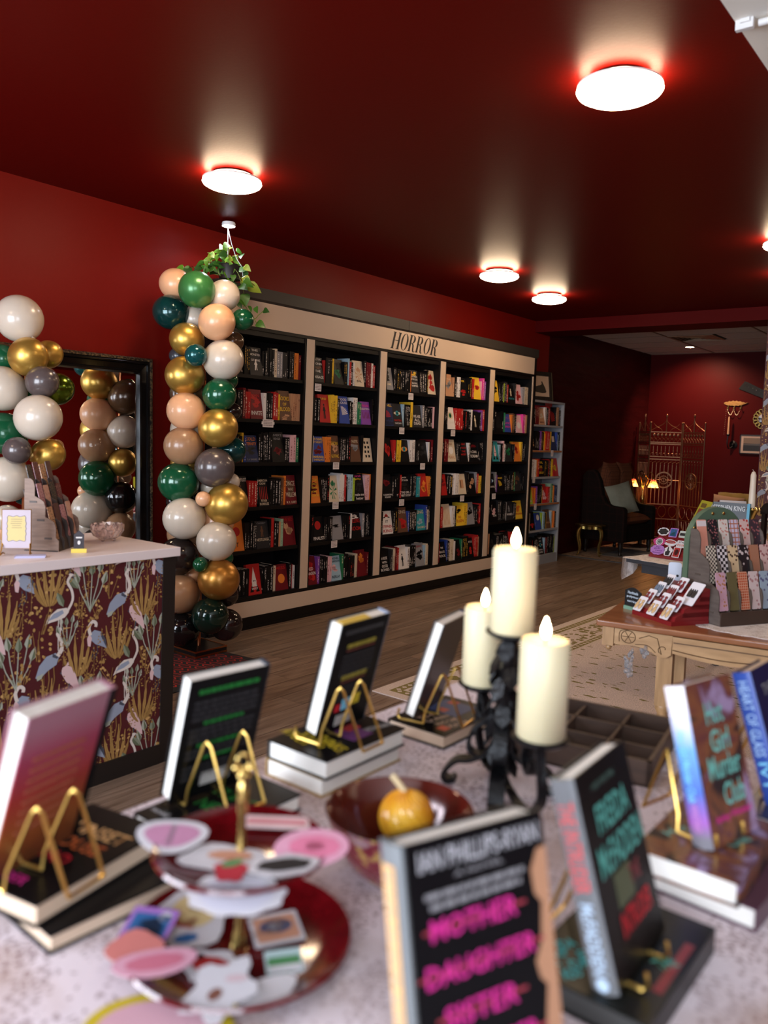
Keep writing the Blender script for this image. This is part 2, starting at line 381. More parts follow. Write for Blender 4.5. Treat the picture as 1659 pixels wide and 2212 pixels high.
class Print:
    def __init__(s): s.mb = MB(); s.lay = 0
    def poly(s, pts, c, dx=0, dy=0, flip=False):
        s.lay += 1; z = -.0006-(s.lay % 40)*.00002
        pts = [(dx+(-p[0] if flip else p[0]), z, dy+p[1]) for p in pts]; s.mb.add(pts, [tuple(range(len(pts)))], WI[c])
    def rib(s, pts, ws, c, dx, dy, flip=False):
        L_, R_ = ribbon(pts, ws)
        for i in range(len(pts)-1): s.poly([L_[i], L_[i+1], R_[i+1], R_[i]], c, dx, dy, flip)
    def heron(s, x, y, f=False):
        for lx in (-.012, .010): s.rib([(lx, -.02), (lx+.004, -.075), (lx-.004, -.12)], .0018, 'ochre', x, y, f)
        s.poly([(-.065, -.055), (-.05, -.01), (-.02, .022), (.018, .030), (.032, .012), (.022, -.018), (-.015, -.036), (-.05, -.065)], 'grey', x, y, f)
        s.poly([(-.060, -.05), (-.03, -.042), (-.040, -.062), (-.058, -.068)], 'palegrn', x, y, f)
        s.poly([(.006, .03), (.03, .012), (.024, .005), (.004, .016)], 'dark', x, y, f)
        s.rib(smooth_path([(.026, .015, 0), (.045, .045, 0), (.036, .085, 0), (.024, .105, 0), (.036, .122, 0)], 3), [.009]*4+[.007]*4+[.006]*5, 'white', x, y, f)
        s.poly(ell(.04, .123, .013, .007), 'white', x, y, f); s.poly([(.03, .130), (.055, .129), (.01, .136)], 'dark', x, y, f); s.poly([(.05, .126), (.052, .118), (.088, .121)], 'beak', x, y, f)
    def crane(s, x, y, f=False):
        for lx in (-.004, .006): s.rib([(lx, -.02), (lx-.002, -.09), (lx, -.155), (lx+.016, -.16)], .0018, 'white', x, y, f)
        s.poly([(-.062, -.045), (-.045, -.012), (-.01, .012), (.03, .012), (.04, -.006), (.022, -.026), (-.012, -.034), (-.04, -.038)], 'white', x, y, f)
        s.poly([(-.05, -.03), (-.025, -.004), (.012, .006), (.018, -.008), (-.01, -.022)], 'grey', x, y, f)
        s.rib(smooth_path([(.034, .0, 0), (.055, .04, 0), (.05, .08, 0), (.032, .115, 0), (.045, .14, 0)], 3), .0055, 'white', x, y, f)
        s.poly(ell(.048, .142, .012, .006, -20), 'white', x, y, f); s.poly([(.055, .142), (.052, .134), (.064, .118)], 'dark', x, y, f)
    def pinkbird(s, x, y, f=False):
        s.poly([(-.03, .05), (-.012, .056), (.008, .045), (.028, .01), (.042, -.035), (.045, -.06), (.03, -.055), (.01, -.03), (-.012, -.014), (-.026, .01), (-.036, .03)], 'pink', x, y, f)
        s.poly([(-.016, .055), (-.006, .07), (-.002, .055)], 'pink', x, y, f); s.poly([(-.033, .035), (-.042, .030), (-.034, .022)], 'dark', x, y, f)
        s.rib([(.0, -.02), (-.005, -.05)], .003, 'dark', x, y, f)
    def ibis(s, x, y, f=False):
        for lx in (-.004, .012): s.rib([(lx, -.03), (lx+.003, -.06), (lx-.012, -.09)], .002, 'dark', x, y, f)
        s.poly([(-.022, .018), (.0, .032), (.03, .02), (.052, -.015), (.058, -.055), (.03, -.04), (.004, -.028), (-.016, -.008)], 'grey', x, y, f)
        s.poly([(.03, .02), (.052, -.015), (.058, -.055), (.045, -.03), (.03, 0)], 'dark', x, y, f)
        s.poly([(-.024, .02), (-.012, .0), (-.018, -.035), (-.03, -.03), (-.034, .0)], 'pink', x, y, f)
        s.rib(smooth_path([(-.018, .012, 0), (-.026, .045, 0), (-.01, .068, 0), (.006, .058, 0), (.004, .044, 0)], 3), .007, 'white', x, y, f)
        s.rib([(-.016, .06), (-.04, .035), (-.05, .0)], [.004, .003, .001], 'beak', x, y, f)
    def fern(s, x, y, f=False, k=1.0):
        for a, l in ((-52, .115), (-33, .155), (-13, .185), (7, .18), (27, .155), (48, .12)):
            pts = []; ws = []
            for i in range(8):
                t = i/7; aa = a*(1-.42*t)
                pts.append((k*l*t*math.sin(rad(aa))*.92+a*.00026, -.075+k*l*t*math.cos(rad(aa)))); ws.append(k*(.0018+.0072*math.sin(PI*min(1, t*1.05+.02)))*(1 if i % 2 else .78))
            s.rib(pts, ws, 'gold' if int(a) % 2 else 'ochre', x, y, f)
            s.rib(pts[1:-1], .0012, 'ochre' if int(a) % 2 else 'gold', x, y, f)
    def leaves(s, x, y, f=False, k=1.0):
        for a, l in ((-26, .15), (-12, .18), (3, .165), (16, .18), (30, .14)):
            q = (k*l*math.sin(rad(a))*.9, -.10+k*l*math.cos(rad(a)))
            s.rib([(0, -.10), (q[0]*.7, -.10+(q[1]+.10)*.6), q], .0022, 'palegrn', x, y, f)
            cx, cy = q; t = rad(90-a*.6); u = .040*k; w_ = .0145*k
            d = (math.cos(t), math.sin(t)); n = (-d[1], d[0])
            s.poly([(cx-d[0]*u*.5, cy-d[1]*u*.5), (cx+n[0]*w_, cy+n[1]*w_), (cx+d[0]*u*.5+n[0]*w_*.7, cy+d[1]*u*.5+n[1]*w_*.7), (cx+d[0]*u, cy+d[1]*u), (cx+d[0]*u*.4-n[0]*w_*.8, cy+d[1]*u*.4-n[1]*w_*.8), (cx-n[0]*w_, cy-n[1]*w_)], 'green' if a % 2 else 'palegrn', x, y, f)
            s.poly([(cx-d[0]*u*.5, cy-d[1]*u*.5), (cx+d[0]*u, cy+d[1]*u), (cx-n[0]*w_*.8, cy-n[1]*w_*.8)], 'leaf2', x, y, f)
        for a in (-10, 8): s.poly([(0, -.11), (.02*a/10+.006, -.055), (.02*a/10-.004, -.05)], 'green', x, y, f)
    def bigleaf(s, x, y, a):
        p = [(-.034, 0), (-.012, .013), (.014, .012), (.034, 0), (.014, -.012), (-.012, -.013)]; c, q = math.cos(rad(a)), math.sin(rad(a))
        s.poly([(u*c-v_*q, u*q+v_*c) for u, v_ in p], 'leaf2', x, y); s.poly([(u*c-v_*q, u*q+v_*c) for u, v_ in p[:4]], 'green', x, y)
    def berries(s, x, y, seed, n=16, w_=.05, h=.06):
        r = random.Random(seed)
        for i in range(n):
            u, v_ = r.uniform(-w_, w_), r.uniform(-h, h); s.poly(ell(u, v_, r.uniform(.005, .010), r.uniform(.004, .007), r.uniform(0, 180), 6), 'gold' if i % 3 else 'beak', x, y)
        for i in range(4): s.rib([(r.uniform(-.01, .01), -h), (r.uniform(-w_, w_), r.uniform(0, h))], .0012, 'ochre', x, y)
    def spray(s, x, y, seed):
        r = random.Random(seed)
        for i in range(34):
            t = r.random(); u = r.uniform(-1, 1)*(.034-.026*t); s.poly(ell(u, -.06+t*.15, .0035, .003, 0, 5), 'ochre' if i % 2 else 'gold', x, y)
        s.rib([(0, -.07), (.002, .0), (0, .09)], .001, 'ochre', x, y)
    def cell(s, x, y, i):
        s.berries(x-.041, y+.173, i); s.berries(x-.052, y+.07, i+50, 14); s.spray(x-.12, y+.195, i); s.spray(x+.07, y-.11, i+7); s.spray(x-.085, y+.27, i+3); s.spray(x+.13, y+.13, i+5); s.spray(x-.03, y-.14, i+9); s.berries(x+.02, y-.16, i+30, 14, .045, .04); s.berries(x+.12, y+.20, i+31, 12, .03, .05); s.berries(x-.115, y-.03, i+90, 12, .03, .04)
        s.fern(x-.01, y+.295); s.fern(x+.113, y-.01, True, .95)
        s.leaves(x+.165, y+.275); s.leaves(x+.068, y+.14, True, .62); s.bigleaf(x+.09, y+.30, -50); s.bigleaf(x+.035, y+.24, 115)
        s.berries(x+.155, y-.06, i+60, 12, .03, .05); s.spray(x-.15, y+.09, i+12); s.spray(x+.05, y+.04, i+14); s.heron(x, y); s.crane(x+.033, y+.192); s.pinkbird(x+.078, y-.085); s.ibis(x-.118, y+.325)
def clip_poly(pts, x0, x1, z0, z1):
    def cut(P, ax, lim, keep_less):
        out = []
        for i in range(len(P)):
            a, b = P[i], P[(i+1) % len(P)]; ia = (a[ax] <= lim) == keep_less or a[ax] == lim; ib = (b[ax] <= lim) == keep_less or b[ax] == lim
            if ia: out.append(a)
            if ia != ib: t = (lim-a[ax])/(b[ax]-a[ax]); out.append(tuple(a[k]+(b[k]-a[k])*t for k in range(3)))
        return out
    for ax, lim, kl in ((0, x0, False), (0, x1, True), (2, z0, False), (2, z1, True)):
        if len(pts) < 3: return []
        pts = cut(pts, ax, lim, kl)
    return pts if len(pts) >= 3 else []
def wallpaper_print(x0, x1, z0, z1, ox, oz):
    """local plane: x along the wall, z up, facing -Y; half-drop repeat"""
    pr = Print(); k = 0
    for i in range(-6, 8):
        for j in range(-7, 8):
            cx = ox+i*.306; cz = oz+j*.468+(i % 2)*.205
            if x0-.3 < cx < x1+.3 and z0-.35 < cz < z1+.35: k += 1; pr.cell(cx, cz, k % 5)
    out = MB()
    for f, m in zip(pr.mb.f, pr.mb.m):
        q = clip_poly([pr.mb.v[a] for a in f], x0, x1, z0, z1)
        if q: out.add(q, [tuple(range(len(q)))], m)
    return out
o = wallpaper_print(-2.19, -1.2, .5, 2.80, -2.19+.05, .60).build('wallpaper_print', WM, part, (0, 9.0, 0)); o['kind'] = 'stuff'

# ---------------------------------------------------------------- round ceiling lamps
DIFF = M('lamp_diffuser', (1, .93, .85), .4, emit=LAMP_E, ecol=(1, .74, .48))
RIM = M('lamp_rim', (.8, .75, .7), .4)
def ceiling_lamp(x, y, label):
    t = thing('ceiling_lamp', label, 'lamp', (x, y, HC), 0, 'round flush lamps under the red ceiling')
    MB().lathe([(.09, 0), (.12, -.012), (.12, -.03), (.09, -.03)], 32).build('mount', RIM, t, smooth=True)
    pr = [(.0, -.022)]+[(.168*math.cos(rad(a)), -.052-(.036 if a < 0 else .026)*math.sin(rad(-a))*(1 if a < 0 else 1)) for a in (80, 60, 40, 20, 0)]
    pr = [(0, -.024), (.06, -.025), (.11, -.029), (.145, -.036), (.163, -.045), (.170, -.055), (.163, -.066), (.14, -.078), (.10, -.088), (.05, -.094), (0, -.096)]
    MB().lathe(pr, 40, cap=False).build('diffuser', DIFF, t, smooth='all')
    MB().lathe([(.160, -.034), (.168, -.034), (.168, -.042), (.160, -.042), (.160, -.034)], 40, cap=False).build('rim', RIM, t, smooth=True)
    return t
for x, y, l in ((-3.70, 3.16, 'round glowing lamp on the red ceiling, above the balloons'), (-1.39, 3.18, 'largest round glowing lamp on the red ceiling, near the white soffit'),
                (-3.72, 6.20, 'round glowing lamp on the red ceiling, in front of the bookcase'), (-3.87, 7.43, 'round glowing lamp on the red ceiling, nearest to the red beam'),
                (-1.40, 6.17, 'round lamp on the red ceiling, cut by the right edge of the photo'), (-1.60, 7.40, 'round lamp on the red ceiling beyond the right edge, only its glow seen')):
    ceiling_lamp(x, y, l)
ceiling_lamp(-3.6, .25, 'round lamp on the red ceiling above the counter, outside the photo'); ceiling_lamp(1.6, 6.1, 'round lamp on the red ceiling over the right side, outside the photo')
t = thing('added_uplighter', 'tall dark uplighter lamp standing behind the wallpapered partition', 'lamp', (-.6, 10.6, 0))  # added lamp, out of view, put in to brighten the back-room ceiling tiles
MB().lathe([(.14, 0), (.14, .015), (.02, .03), (.012, .06), (.012, 1.70), (.03, 1.72)], 16).build('stand', M('added_uplighter_black', (.01, .01, .01), .4), t, smooth=True)
MB().lathe([(.03, 1.70), (.09, 1.74), (.15, 1.80), (.145, 1.80), (.085, 1.745), (0, 1.725)], 24, cap=False).build('lamp_shade', MATS['added_uplighter_black'], t, smooth=True)
MB().ball((0, 0, 1.77), .03, 12, 8).build('bulb', M('added_uplighter_bulb', (1, .8, .6), .4, emit=6, ecol=(1, .72, .46)), t, smooth=True)
L = bpy.data.lights.new('added_uplighter_beam', 'POINT'); L.energy = 60; L.color = (1, .74, .56); L.shadow_soft_size = .03; lo = bpy.data.objects.new('added_uplighter_beam', L); COL.objects.link(lo); lo.location = (-.6, 10.6, 1.77)
# ================================================================ HORROR BOOKCASE
XF = -4.56                                      # front plane of the bookcase
CREAM = M('cream_paint', (.64, .48, .35), .5, spec=.3)
CROWN = M('dark_crown', (.030, .024, .020), .5)
bw = thing('bookcase_surround', 'cream fascia, posts and plinth framing the black HORROR bookcase', 'bookcase', (0, 0, 0))
P0, P1 = 3.765, 8.516
MB().box(XF-.02, XF+.012, P0, P1-.06, 2.268, 2.455).build('fascia', CREAM, bw)
mb = MB(); mb.prism([(XW+.001, 2.455), (XF+.012, 2.455), (XF+.03, 2.47), (XF+.03, 2.555), (XW+.001, 2.555)], P0, 6.0, axes='xzy'); mb.build('crown', CROWN, bw)
mb = MB(); mb.prism([(XW+.001, 2.455), (XF+.012, 2.455), (XF+.03, 2.47), (XF+.03, 2.555), (XW+.001, 2.555)], 6.004, P1, axes='xzy'); mb.build('crown', CROWN, bw)
MB().box(XF-.02, XF+.008, P0, P1-.03, 2.243, 2.268).build('rail', BLACKP, bw)
MB().box(XF-.02, XF+.010, P0, P1-.06, .092, .212).build('plinth', CREAM, bw)
MB().box(XF-.02, XF+.016, P0, P1-.03, 0, .092).build('kickboard', BLACKP, bw)
MB().box(XF-.01, XF+.024, P0, P1-.03, 0, .022).build('quarter_round', BLACKP, bw)
MB().box(XF-.02, XF+.008, P0, P1-.03, .212, .240).build('rail', BLACKP, bw)
MB().box(XW+.001, XF+.008, 8.458, P1, 0, 2.455).build('side_panel', BLACKP, bw)
MB().box(XW+.001, XF+.008, P0-.02, P0, 0, 2.455).build('side_panel', BLACKP, bw)
PIL = [(3.765, 3.85), (4.70, 4.785), (5.636, 5.722), (6.572, 6.655), (7.500, 7.588), (8.432, 8.456)]
for a, b in PIL: MB().box(XF-.015, XF+.010, a, b, .240, 2.243).build('post', CREAM, bw)
# letters of HORROR: condensed high-contrast serif, cut shapes
def didot(ch):
    """polygons of one letter, height 1, list of (outline, hole)"""
    S, t, sf, h = .135, .036, .20, 1.0
    R = lambda x0, x1, y0, y1: [(x0, y0), (x1, y0), (x1, y1), (x0, y1)]
    if ch == 'H': return [R(.06, .06+S, 0, 1), R(.45, .45+S, 0, 1), R(.1, .5, .49, .49+t), R(0, .235, 0, t), R(0, .235, 1-t, 1), R(.39, .625, 0, t), R(.39, .625, 1-t, 1)], .66
    if ch == 'O':
        n = 28; out = [(.30+.27*math.cos(2*PI*i/n), .5+.515*math.sin(2*PI*i/n)) for i in range(n+1)]; inn = [(.30+.145*math.cos(2*PI*i/n), .5+.49*math.sin(2*PI*i/n)) for i in range(n+1)]
        return [[out[i], out[i+1], inn[i+1], inn[i]] for i in range(n)], .615
    if ch == 'R':
        L_ = [R(.06, .06+S, 0, 1), R(0, .235, 0, t), R(0, .20, 1-t, 1)]; n = 14
        out = [(.25+.245*math.cos(rad(90-180*i/n)), .745+.255*math.sin(rad(90-180*i/n))) for i in range(n+1)]; inn = [(.25+.105*math.cos(rad(90-180*i/n)), .745+.232*math.sin(rad(90-180*i/n))) for i in range(n+1)]
        L_ += [[out[i], out[i+1], inn[i+1], inn[i]] for i in range(n)]+[R(.1, .26, 1-t, 1), R(.1, .26, .49, .49+t)]
        lg = smooth_path([(.27, .49, 0), (.36, .40, 0), (.40, .20, 0), (.43, .05, 0), (.50, .0, 0), (.57, .04, 0)], 4); ws = [.02, .03, .042, .05, .055, .056, .056, .056, .056, .056, .056, .054, .05, .045, .04, .034, .028, .022, .016, .012, .008]
        a, b = ribbon(lg, ws[:len(lg)]); L_ += [[a[i], a[i+1], b[i+1], b[i]] for i in range(len(lg)-1)]
        return L_, .60
INK = M('sign_letter_black', (.012, .006, .006), .5)
yy = 5.757; hh = .152; kx = .192
for ch in 'HORROR':
    polys, adv = didot(ch); mb = MB()
    for p in polys: mb.add([(XF+.0128, yy+x*kx*1.02+.29*hh*y, 2.284+y*hh) for x, y in p], [tuple(range(len(p)))])
    mb.build('sign_letter', INK, bw); yy += adv*kx*1.02
SHELF_Z = [.245, .597, .924, 1.262, 1.588, 1.914]
SHZ = {0: SHELF_Z}
BAYS = [(PIL[i][1], PIL[i+1][0]) for i in range(5)]
ORD = ['first', 'second', 'third', 'fourth', 'fifth', 'sixth', 'seventh', 'eighth', 'ninth', 'tenth', '11th', '12th', '13th', '14th', '15th', '16th', '17th', '18th', '19th', '20th', '21st', '22nd', '23rd', '24th', '25th', '26th', '27th', '28th', '29th', '30th']
for i, (a, b) in enumerate(BAYS):
    t = thing('bookcase', 'black open shelf bay, %s from the balloons, under the HORROR fascia' % ORD[i], 'bookcase', (XW+.002, (a+b)/2, 0), 0, 'black shelf bays under the HORROR sign')
    W = (b-a)/2; D = XF-XW-.002
    for s in (-1, 1): MB().box(0, D+.004, *sorted((s*W, s*(W-.020))), .243, 2.243).build('side_panel', BLACKP, t)
    MB().box(0, .008, -W+.02, W-.02, .243, 2.243).build('back_panel', M('black_back', (.004, .0035, .0035), .6), t)
    MB().box(0, D, -W+.02, W-.02, 2.205, 2.243).build('top_panel', BLACKP, t); MB().box(0, D, -W+.02, W-.02, .215, .245).build('bottom_panel', BLACKP, t)
    for z in SHELF_Z[1:]: MB().box(.008, D-.004, -W+.02, W-.02, z-.026, z).build('shelf', BLACKP, t)
# grey bookcase at the far end
GREYP = M('grey_laminate', (.30, .30, .31), .45)
GY0, GY1, GXF = 8.53, 9.385, -4.60
GZ = [.115, .43, .75, 1.075, 1.395, 1.70]
t = thing('grey_bookcase', 'narrow grey bookcase of six shelves beside the black bookcase', 'bookcase', (XW+.002, (GY0+GY1)/2, 0))
W = (GY1-GY0)/2; D = GXF-XW
for s in (-1, 1): MB().box(0, D, *sorted((s*W, s*(W-.022))), 0, 1.99).build('side_panel', GREYP, t)
MB().box(0, .008, -W, W, .08, 1.99).build('back_panel', M('grey_back', (.16, .17, .19), .6), t); MB().box(0, D, -W+.022, W-.022, 1.965, 1.99).build('top_panel', GREYP, t); MB().box(D-.02, D-.004, -W+.022, W-.022, 0, .09).build('kickboard', GREYP, t)
for z in GZ: MB().box(.008, D-.003, -W+.022, W-.022, z-.024, z).build('shelf', GREYP, t)
for z in (GZ[2], GZ[4]): MB().box(D-.003, D-.001, -W+.022, W-.022, z-.022, z-.002).build('edge_strip', M('orange_wood_edge', (.36, .13, .04), .5), t).__setitem__('label', 'orange wood edge strip')

# ---------------------------------------------------------------- books
BC = dict(k=((.0045, .004, .0045), (.55, .50, .46), 'black'), d=((.022, .020, .021), (.5, .46, .42), 'charcoal'), r=((.42, .018, .016), (.75, .55, .45), 'red'), m=((.14, .008, .012), (.6, .4, .3), 'maroon'),
          w=((.72, .66, .62), (.15, .10, .10), 'white'), y=((.75, .46, .03), (.1, .06, .02), 'yellow'), o=((.72, .20, .03), (.15, .03, .01), 'orange'), p=((.70, .05, .30), (.8, .6, .6), 'hot pink'), q=((.72, .42, .44), (.3, .1, .1), 'pale pink'),
          v=((.22, .06, .32), (.7, .55, .6), 'purple'), b=((.03, .06, .28), (.6, .55, .55), 'blue'), h=((.33, .48, .58), (.1, .1, .14), 'light blue'), t=((.03, .25, .28), (.6, .55, .5), 'teal'), g=((.02, .17, .07), (.6, .6, .4), 'green'),
          l=((.35, .50, .04), (.1, .12, .02), 'lime green'), c=((.62, .50, .36), (.2, .12, .08), 'cream'), e=((.25, .24, .25), (.7, .66, .62), 'grey'), s=((.50, .26, .14), (.2, .07, .04), 'tan'), u=((.12, .055, .03), (.6, .4, .2), 'brown'),
          f=((.30, .45, .30), (.05, .1, .05), 'mint green'), n=((.02, .03, .09), (.6, .6, .65), 'navy'), x=((.0045, .004, .0045), (.60, .36, .05), 'black'), z=((.0045, .004, .0045), (.55, .04, .03), 'black'))
CM = {k: spine_mat(k, v[0], v[1]) for k, v in BC.items()}
FL = {k: M('flat_'+k, v[0], .42, spec=.22) for k, v in BC.items()}
def book_mb(th, dp, h, mb=None, T=None, cover=0, page=1):
    """standing book, spine facing -Y, origin bottom front centre; hard boards proud of the page block"""
    mb = mb or MB(); mb.T = T or Matrix(); a = th/2; c = min(.0028, th*.15); o = .003
    mb.box(-a+c, a-c, c, dp-o, o, h-o, page)
    mb.box(-a, -a+c, 0, dp, 0, h, cover); mb.box(a-c, a, 0, dp, 0, h, cover)
    mb.add([(-a+c, 0, 0), (a-c, 0, 0), (a-c, c, 0), (-a+c, c, 0), (-a+c, 0, h), (a-c, 0, h), (a-c, c, h), (-a+c, c, h)], [(0, 1, 5, 4), (4, 5, 6, 7), (3, 2, 1, 0)], cover, {0: [(0, 0), (1, 0), (1, 1), (0, 1)]})
    mb.T = Matrix(); return mb
_bm = {}
def book_mesh(key, th, dp, h):
    k = (key, round(th, 3), round(dp, 3), round(h, 3))
    if k not in _bm: _bm[k] = book_mb(th, dp, h).mesh('book', [CM[key], PAPER])
    return _bm[k]
def motif(kind, c, w, h, seed):
    """flat printed shape in a w x h field, local XZ facing -Y"""
    r = random.Random(seed); mb = MB(); P = lambda pts: mb.add([(x, -.0004, z) for x, z in pts], [tuple(range(len(pts)))])
    if kind == 'eye': P(ell(0, 0, w*.42, h*.24)); mb.add([(x, -.0007, z) for x, z in ell(0, 0, w*.2, w*.2)], [tuple(range(9))], 1); mb.add([(x, -.001, z) for x, z in ell(0, 0, w*.09, w*.09)], [tuple(range(9))], 2)
    elif kind == 'fig': P(ell(0, h*.30, w*.07, w*.08)); P([(-w*.05, h*.22), (w*.05, h*.22), (w*.14, h*.0), (w*.07, -h*.05), (w*.10, -h*.4), (w*.02, -h*.4), (-.0, -h*.1), (-w*.06, -h*.42), (-w*.13, -h*.4), (-w*.08, -h*.02), (-w*.16, 0)])
    elif kind == 'cone': P([(0, h*.45), (w*.2, -h*.1), (w*.16, -h*.3), (-w*.16, -h*.3), (-w*.2, -h*.1)]); mb.add([(x, -.0008, z) for x, z in ell(-w*.06, -h*.08, w*.04, w*.05)], [tuple(range(9))], 2); mb.add([(x, -.0008, z) for x, z in ell(w*.07, -h*.08, w*.04, w*.05)], [tuple(range(9))], 2); mb.add([(-w*.4, -.0009, -h*.5), (-w*.2, -.0009, -h*.2), (-w*.1, -.0009, -h*.5)], [(0, 2, 1)], 2); mb.add([(w*.4, -.0009, -h*.5), (w*.2, -.0009, -h*.2), (w*.1, -.0009, -h*.5)], [(0, 1, 2)], 2)
    elif kind == 'fan':
        for a in range(10, 100, 13): P([(-w*.2, -h*.35), (-w*.2+h*.8*math.cos(rad(a)), -h*.35+h*.8*math.sin(rad(a))), (-w*.2+h*.8*math.cos(rad(a+7)), -h*.35+h*.8*math.sin(rad(a+7)))])
    elif kind == 'sun': P(ell(0, h*.05, w*.30, w*.30, 0, 16))
    elif kind == 'win': P([(-w*.25, -h*.3), (w*.25, -h*.3), (w*.25, h*.3), (-w*.25, h*.3)]); mb.add([(-w*.2, -.0008, -h*.25), (-.01, -.0008, -h*.25), (-.01, -.0008, h*.25), (-w*.2, -.0008, h*.25)], [(0, 1, 2, 3)], 1)
    elif kind == 'branch':
        for k in range(9): a = k*40; P([(0, -h*.1), (w*.4*math.cos(rad(a)), -h*.05+h*.4*math.sin(rad(a))), (w*.36*math.cos(rad(a+14)), -h*.05+h*.42*math.sin(rad(a+14)))])
        P(ell(0, h*.22, w*.16, h*.12))
    elif kind == 'dice':
        for i in range(2):
            for j in range(4): x, z = -w*.2+i*w*.35+(j % 2)*.006, h*.32-j*h*.2; P([(x-w*.09, z-w*.1), (x+w*.1, z-w*.08), (x+w*.09, z+w*.1), (x-w*.1, z+w*.09)])
    elif kind == 'bars':
        for i in range(5): x = -w*.36+i*w*.17; P([(x, -h*.5), (x+w*.06, -h*.5), (x+w*.05, h*.4), (x+w*.015, h*.44)])
    else:
        for k in range(5):
            cx, cz = r.uniform(-w*.22, w*.22), r.uniform(-h*.32, h*.32); n = 8
            P([(max(-w*.47, min(w*.47, cx+w*r.uniform(.1, .34)*math.cos(2*PI*i/n))), max(-h*.48, min(h*.48, cz+h*r.uniform(.06, .24)*math.sin(2*PI*i/n)))) for i in range(n)])
    return mb
def face_book(key, w, h, th, titles, mot, seed):
    """face-out book: its cover faces -Y; returns the object"""
    mb = MB(); c = .002; o = .003
    mb.box(-w/2+o, w/2-o, c, th-c, o, h-o, 1); mb.box(-w/2, w/2, 0, c, 0, h, 0); mb.box(-w/2, w/2, th-c, th, 0, h, 0); mb.box(-w/2, -w/2+c, c, th-c, 0, h, 0)
    ob = mb.build('book', [FL[key], PAPER])
    if mot:
        kind, col, zc, mh = mot
        cols = [FL[q] for q in (col+'tk' if len(col) == 1 else col+'k')][:3]
        q = motif(kind, col, w*.92, h*mh, seed).build('cover_picture', cols, ob, (0, 0, h*zc))
    for s, col, zc, tw, tht in titles: lettering(s, w*tw, h*tht, FL[col], ob, (0, -.0016, h*zc))
    return ob
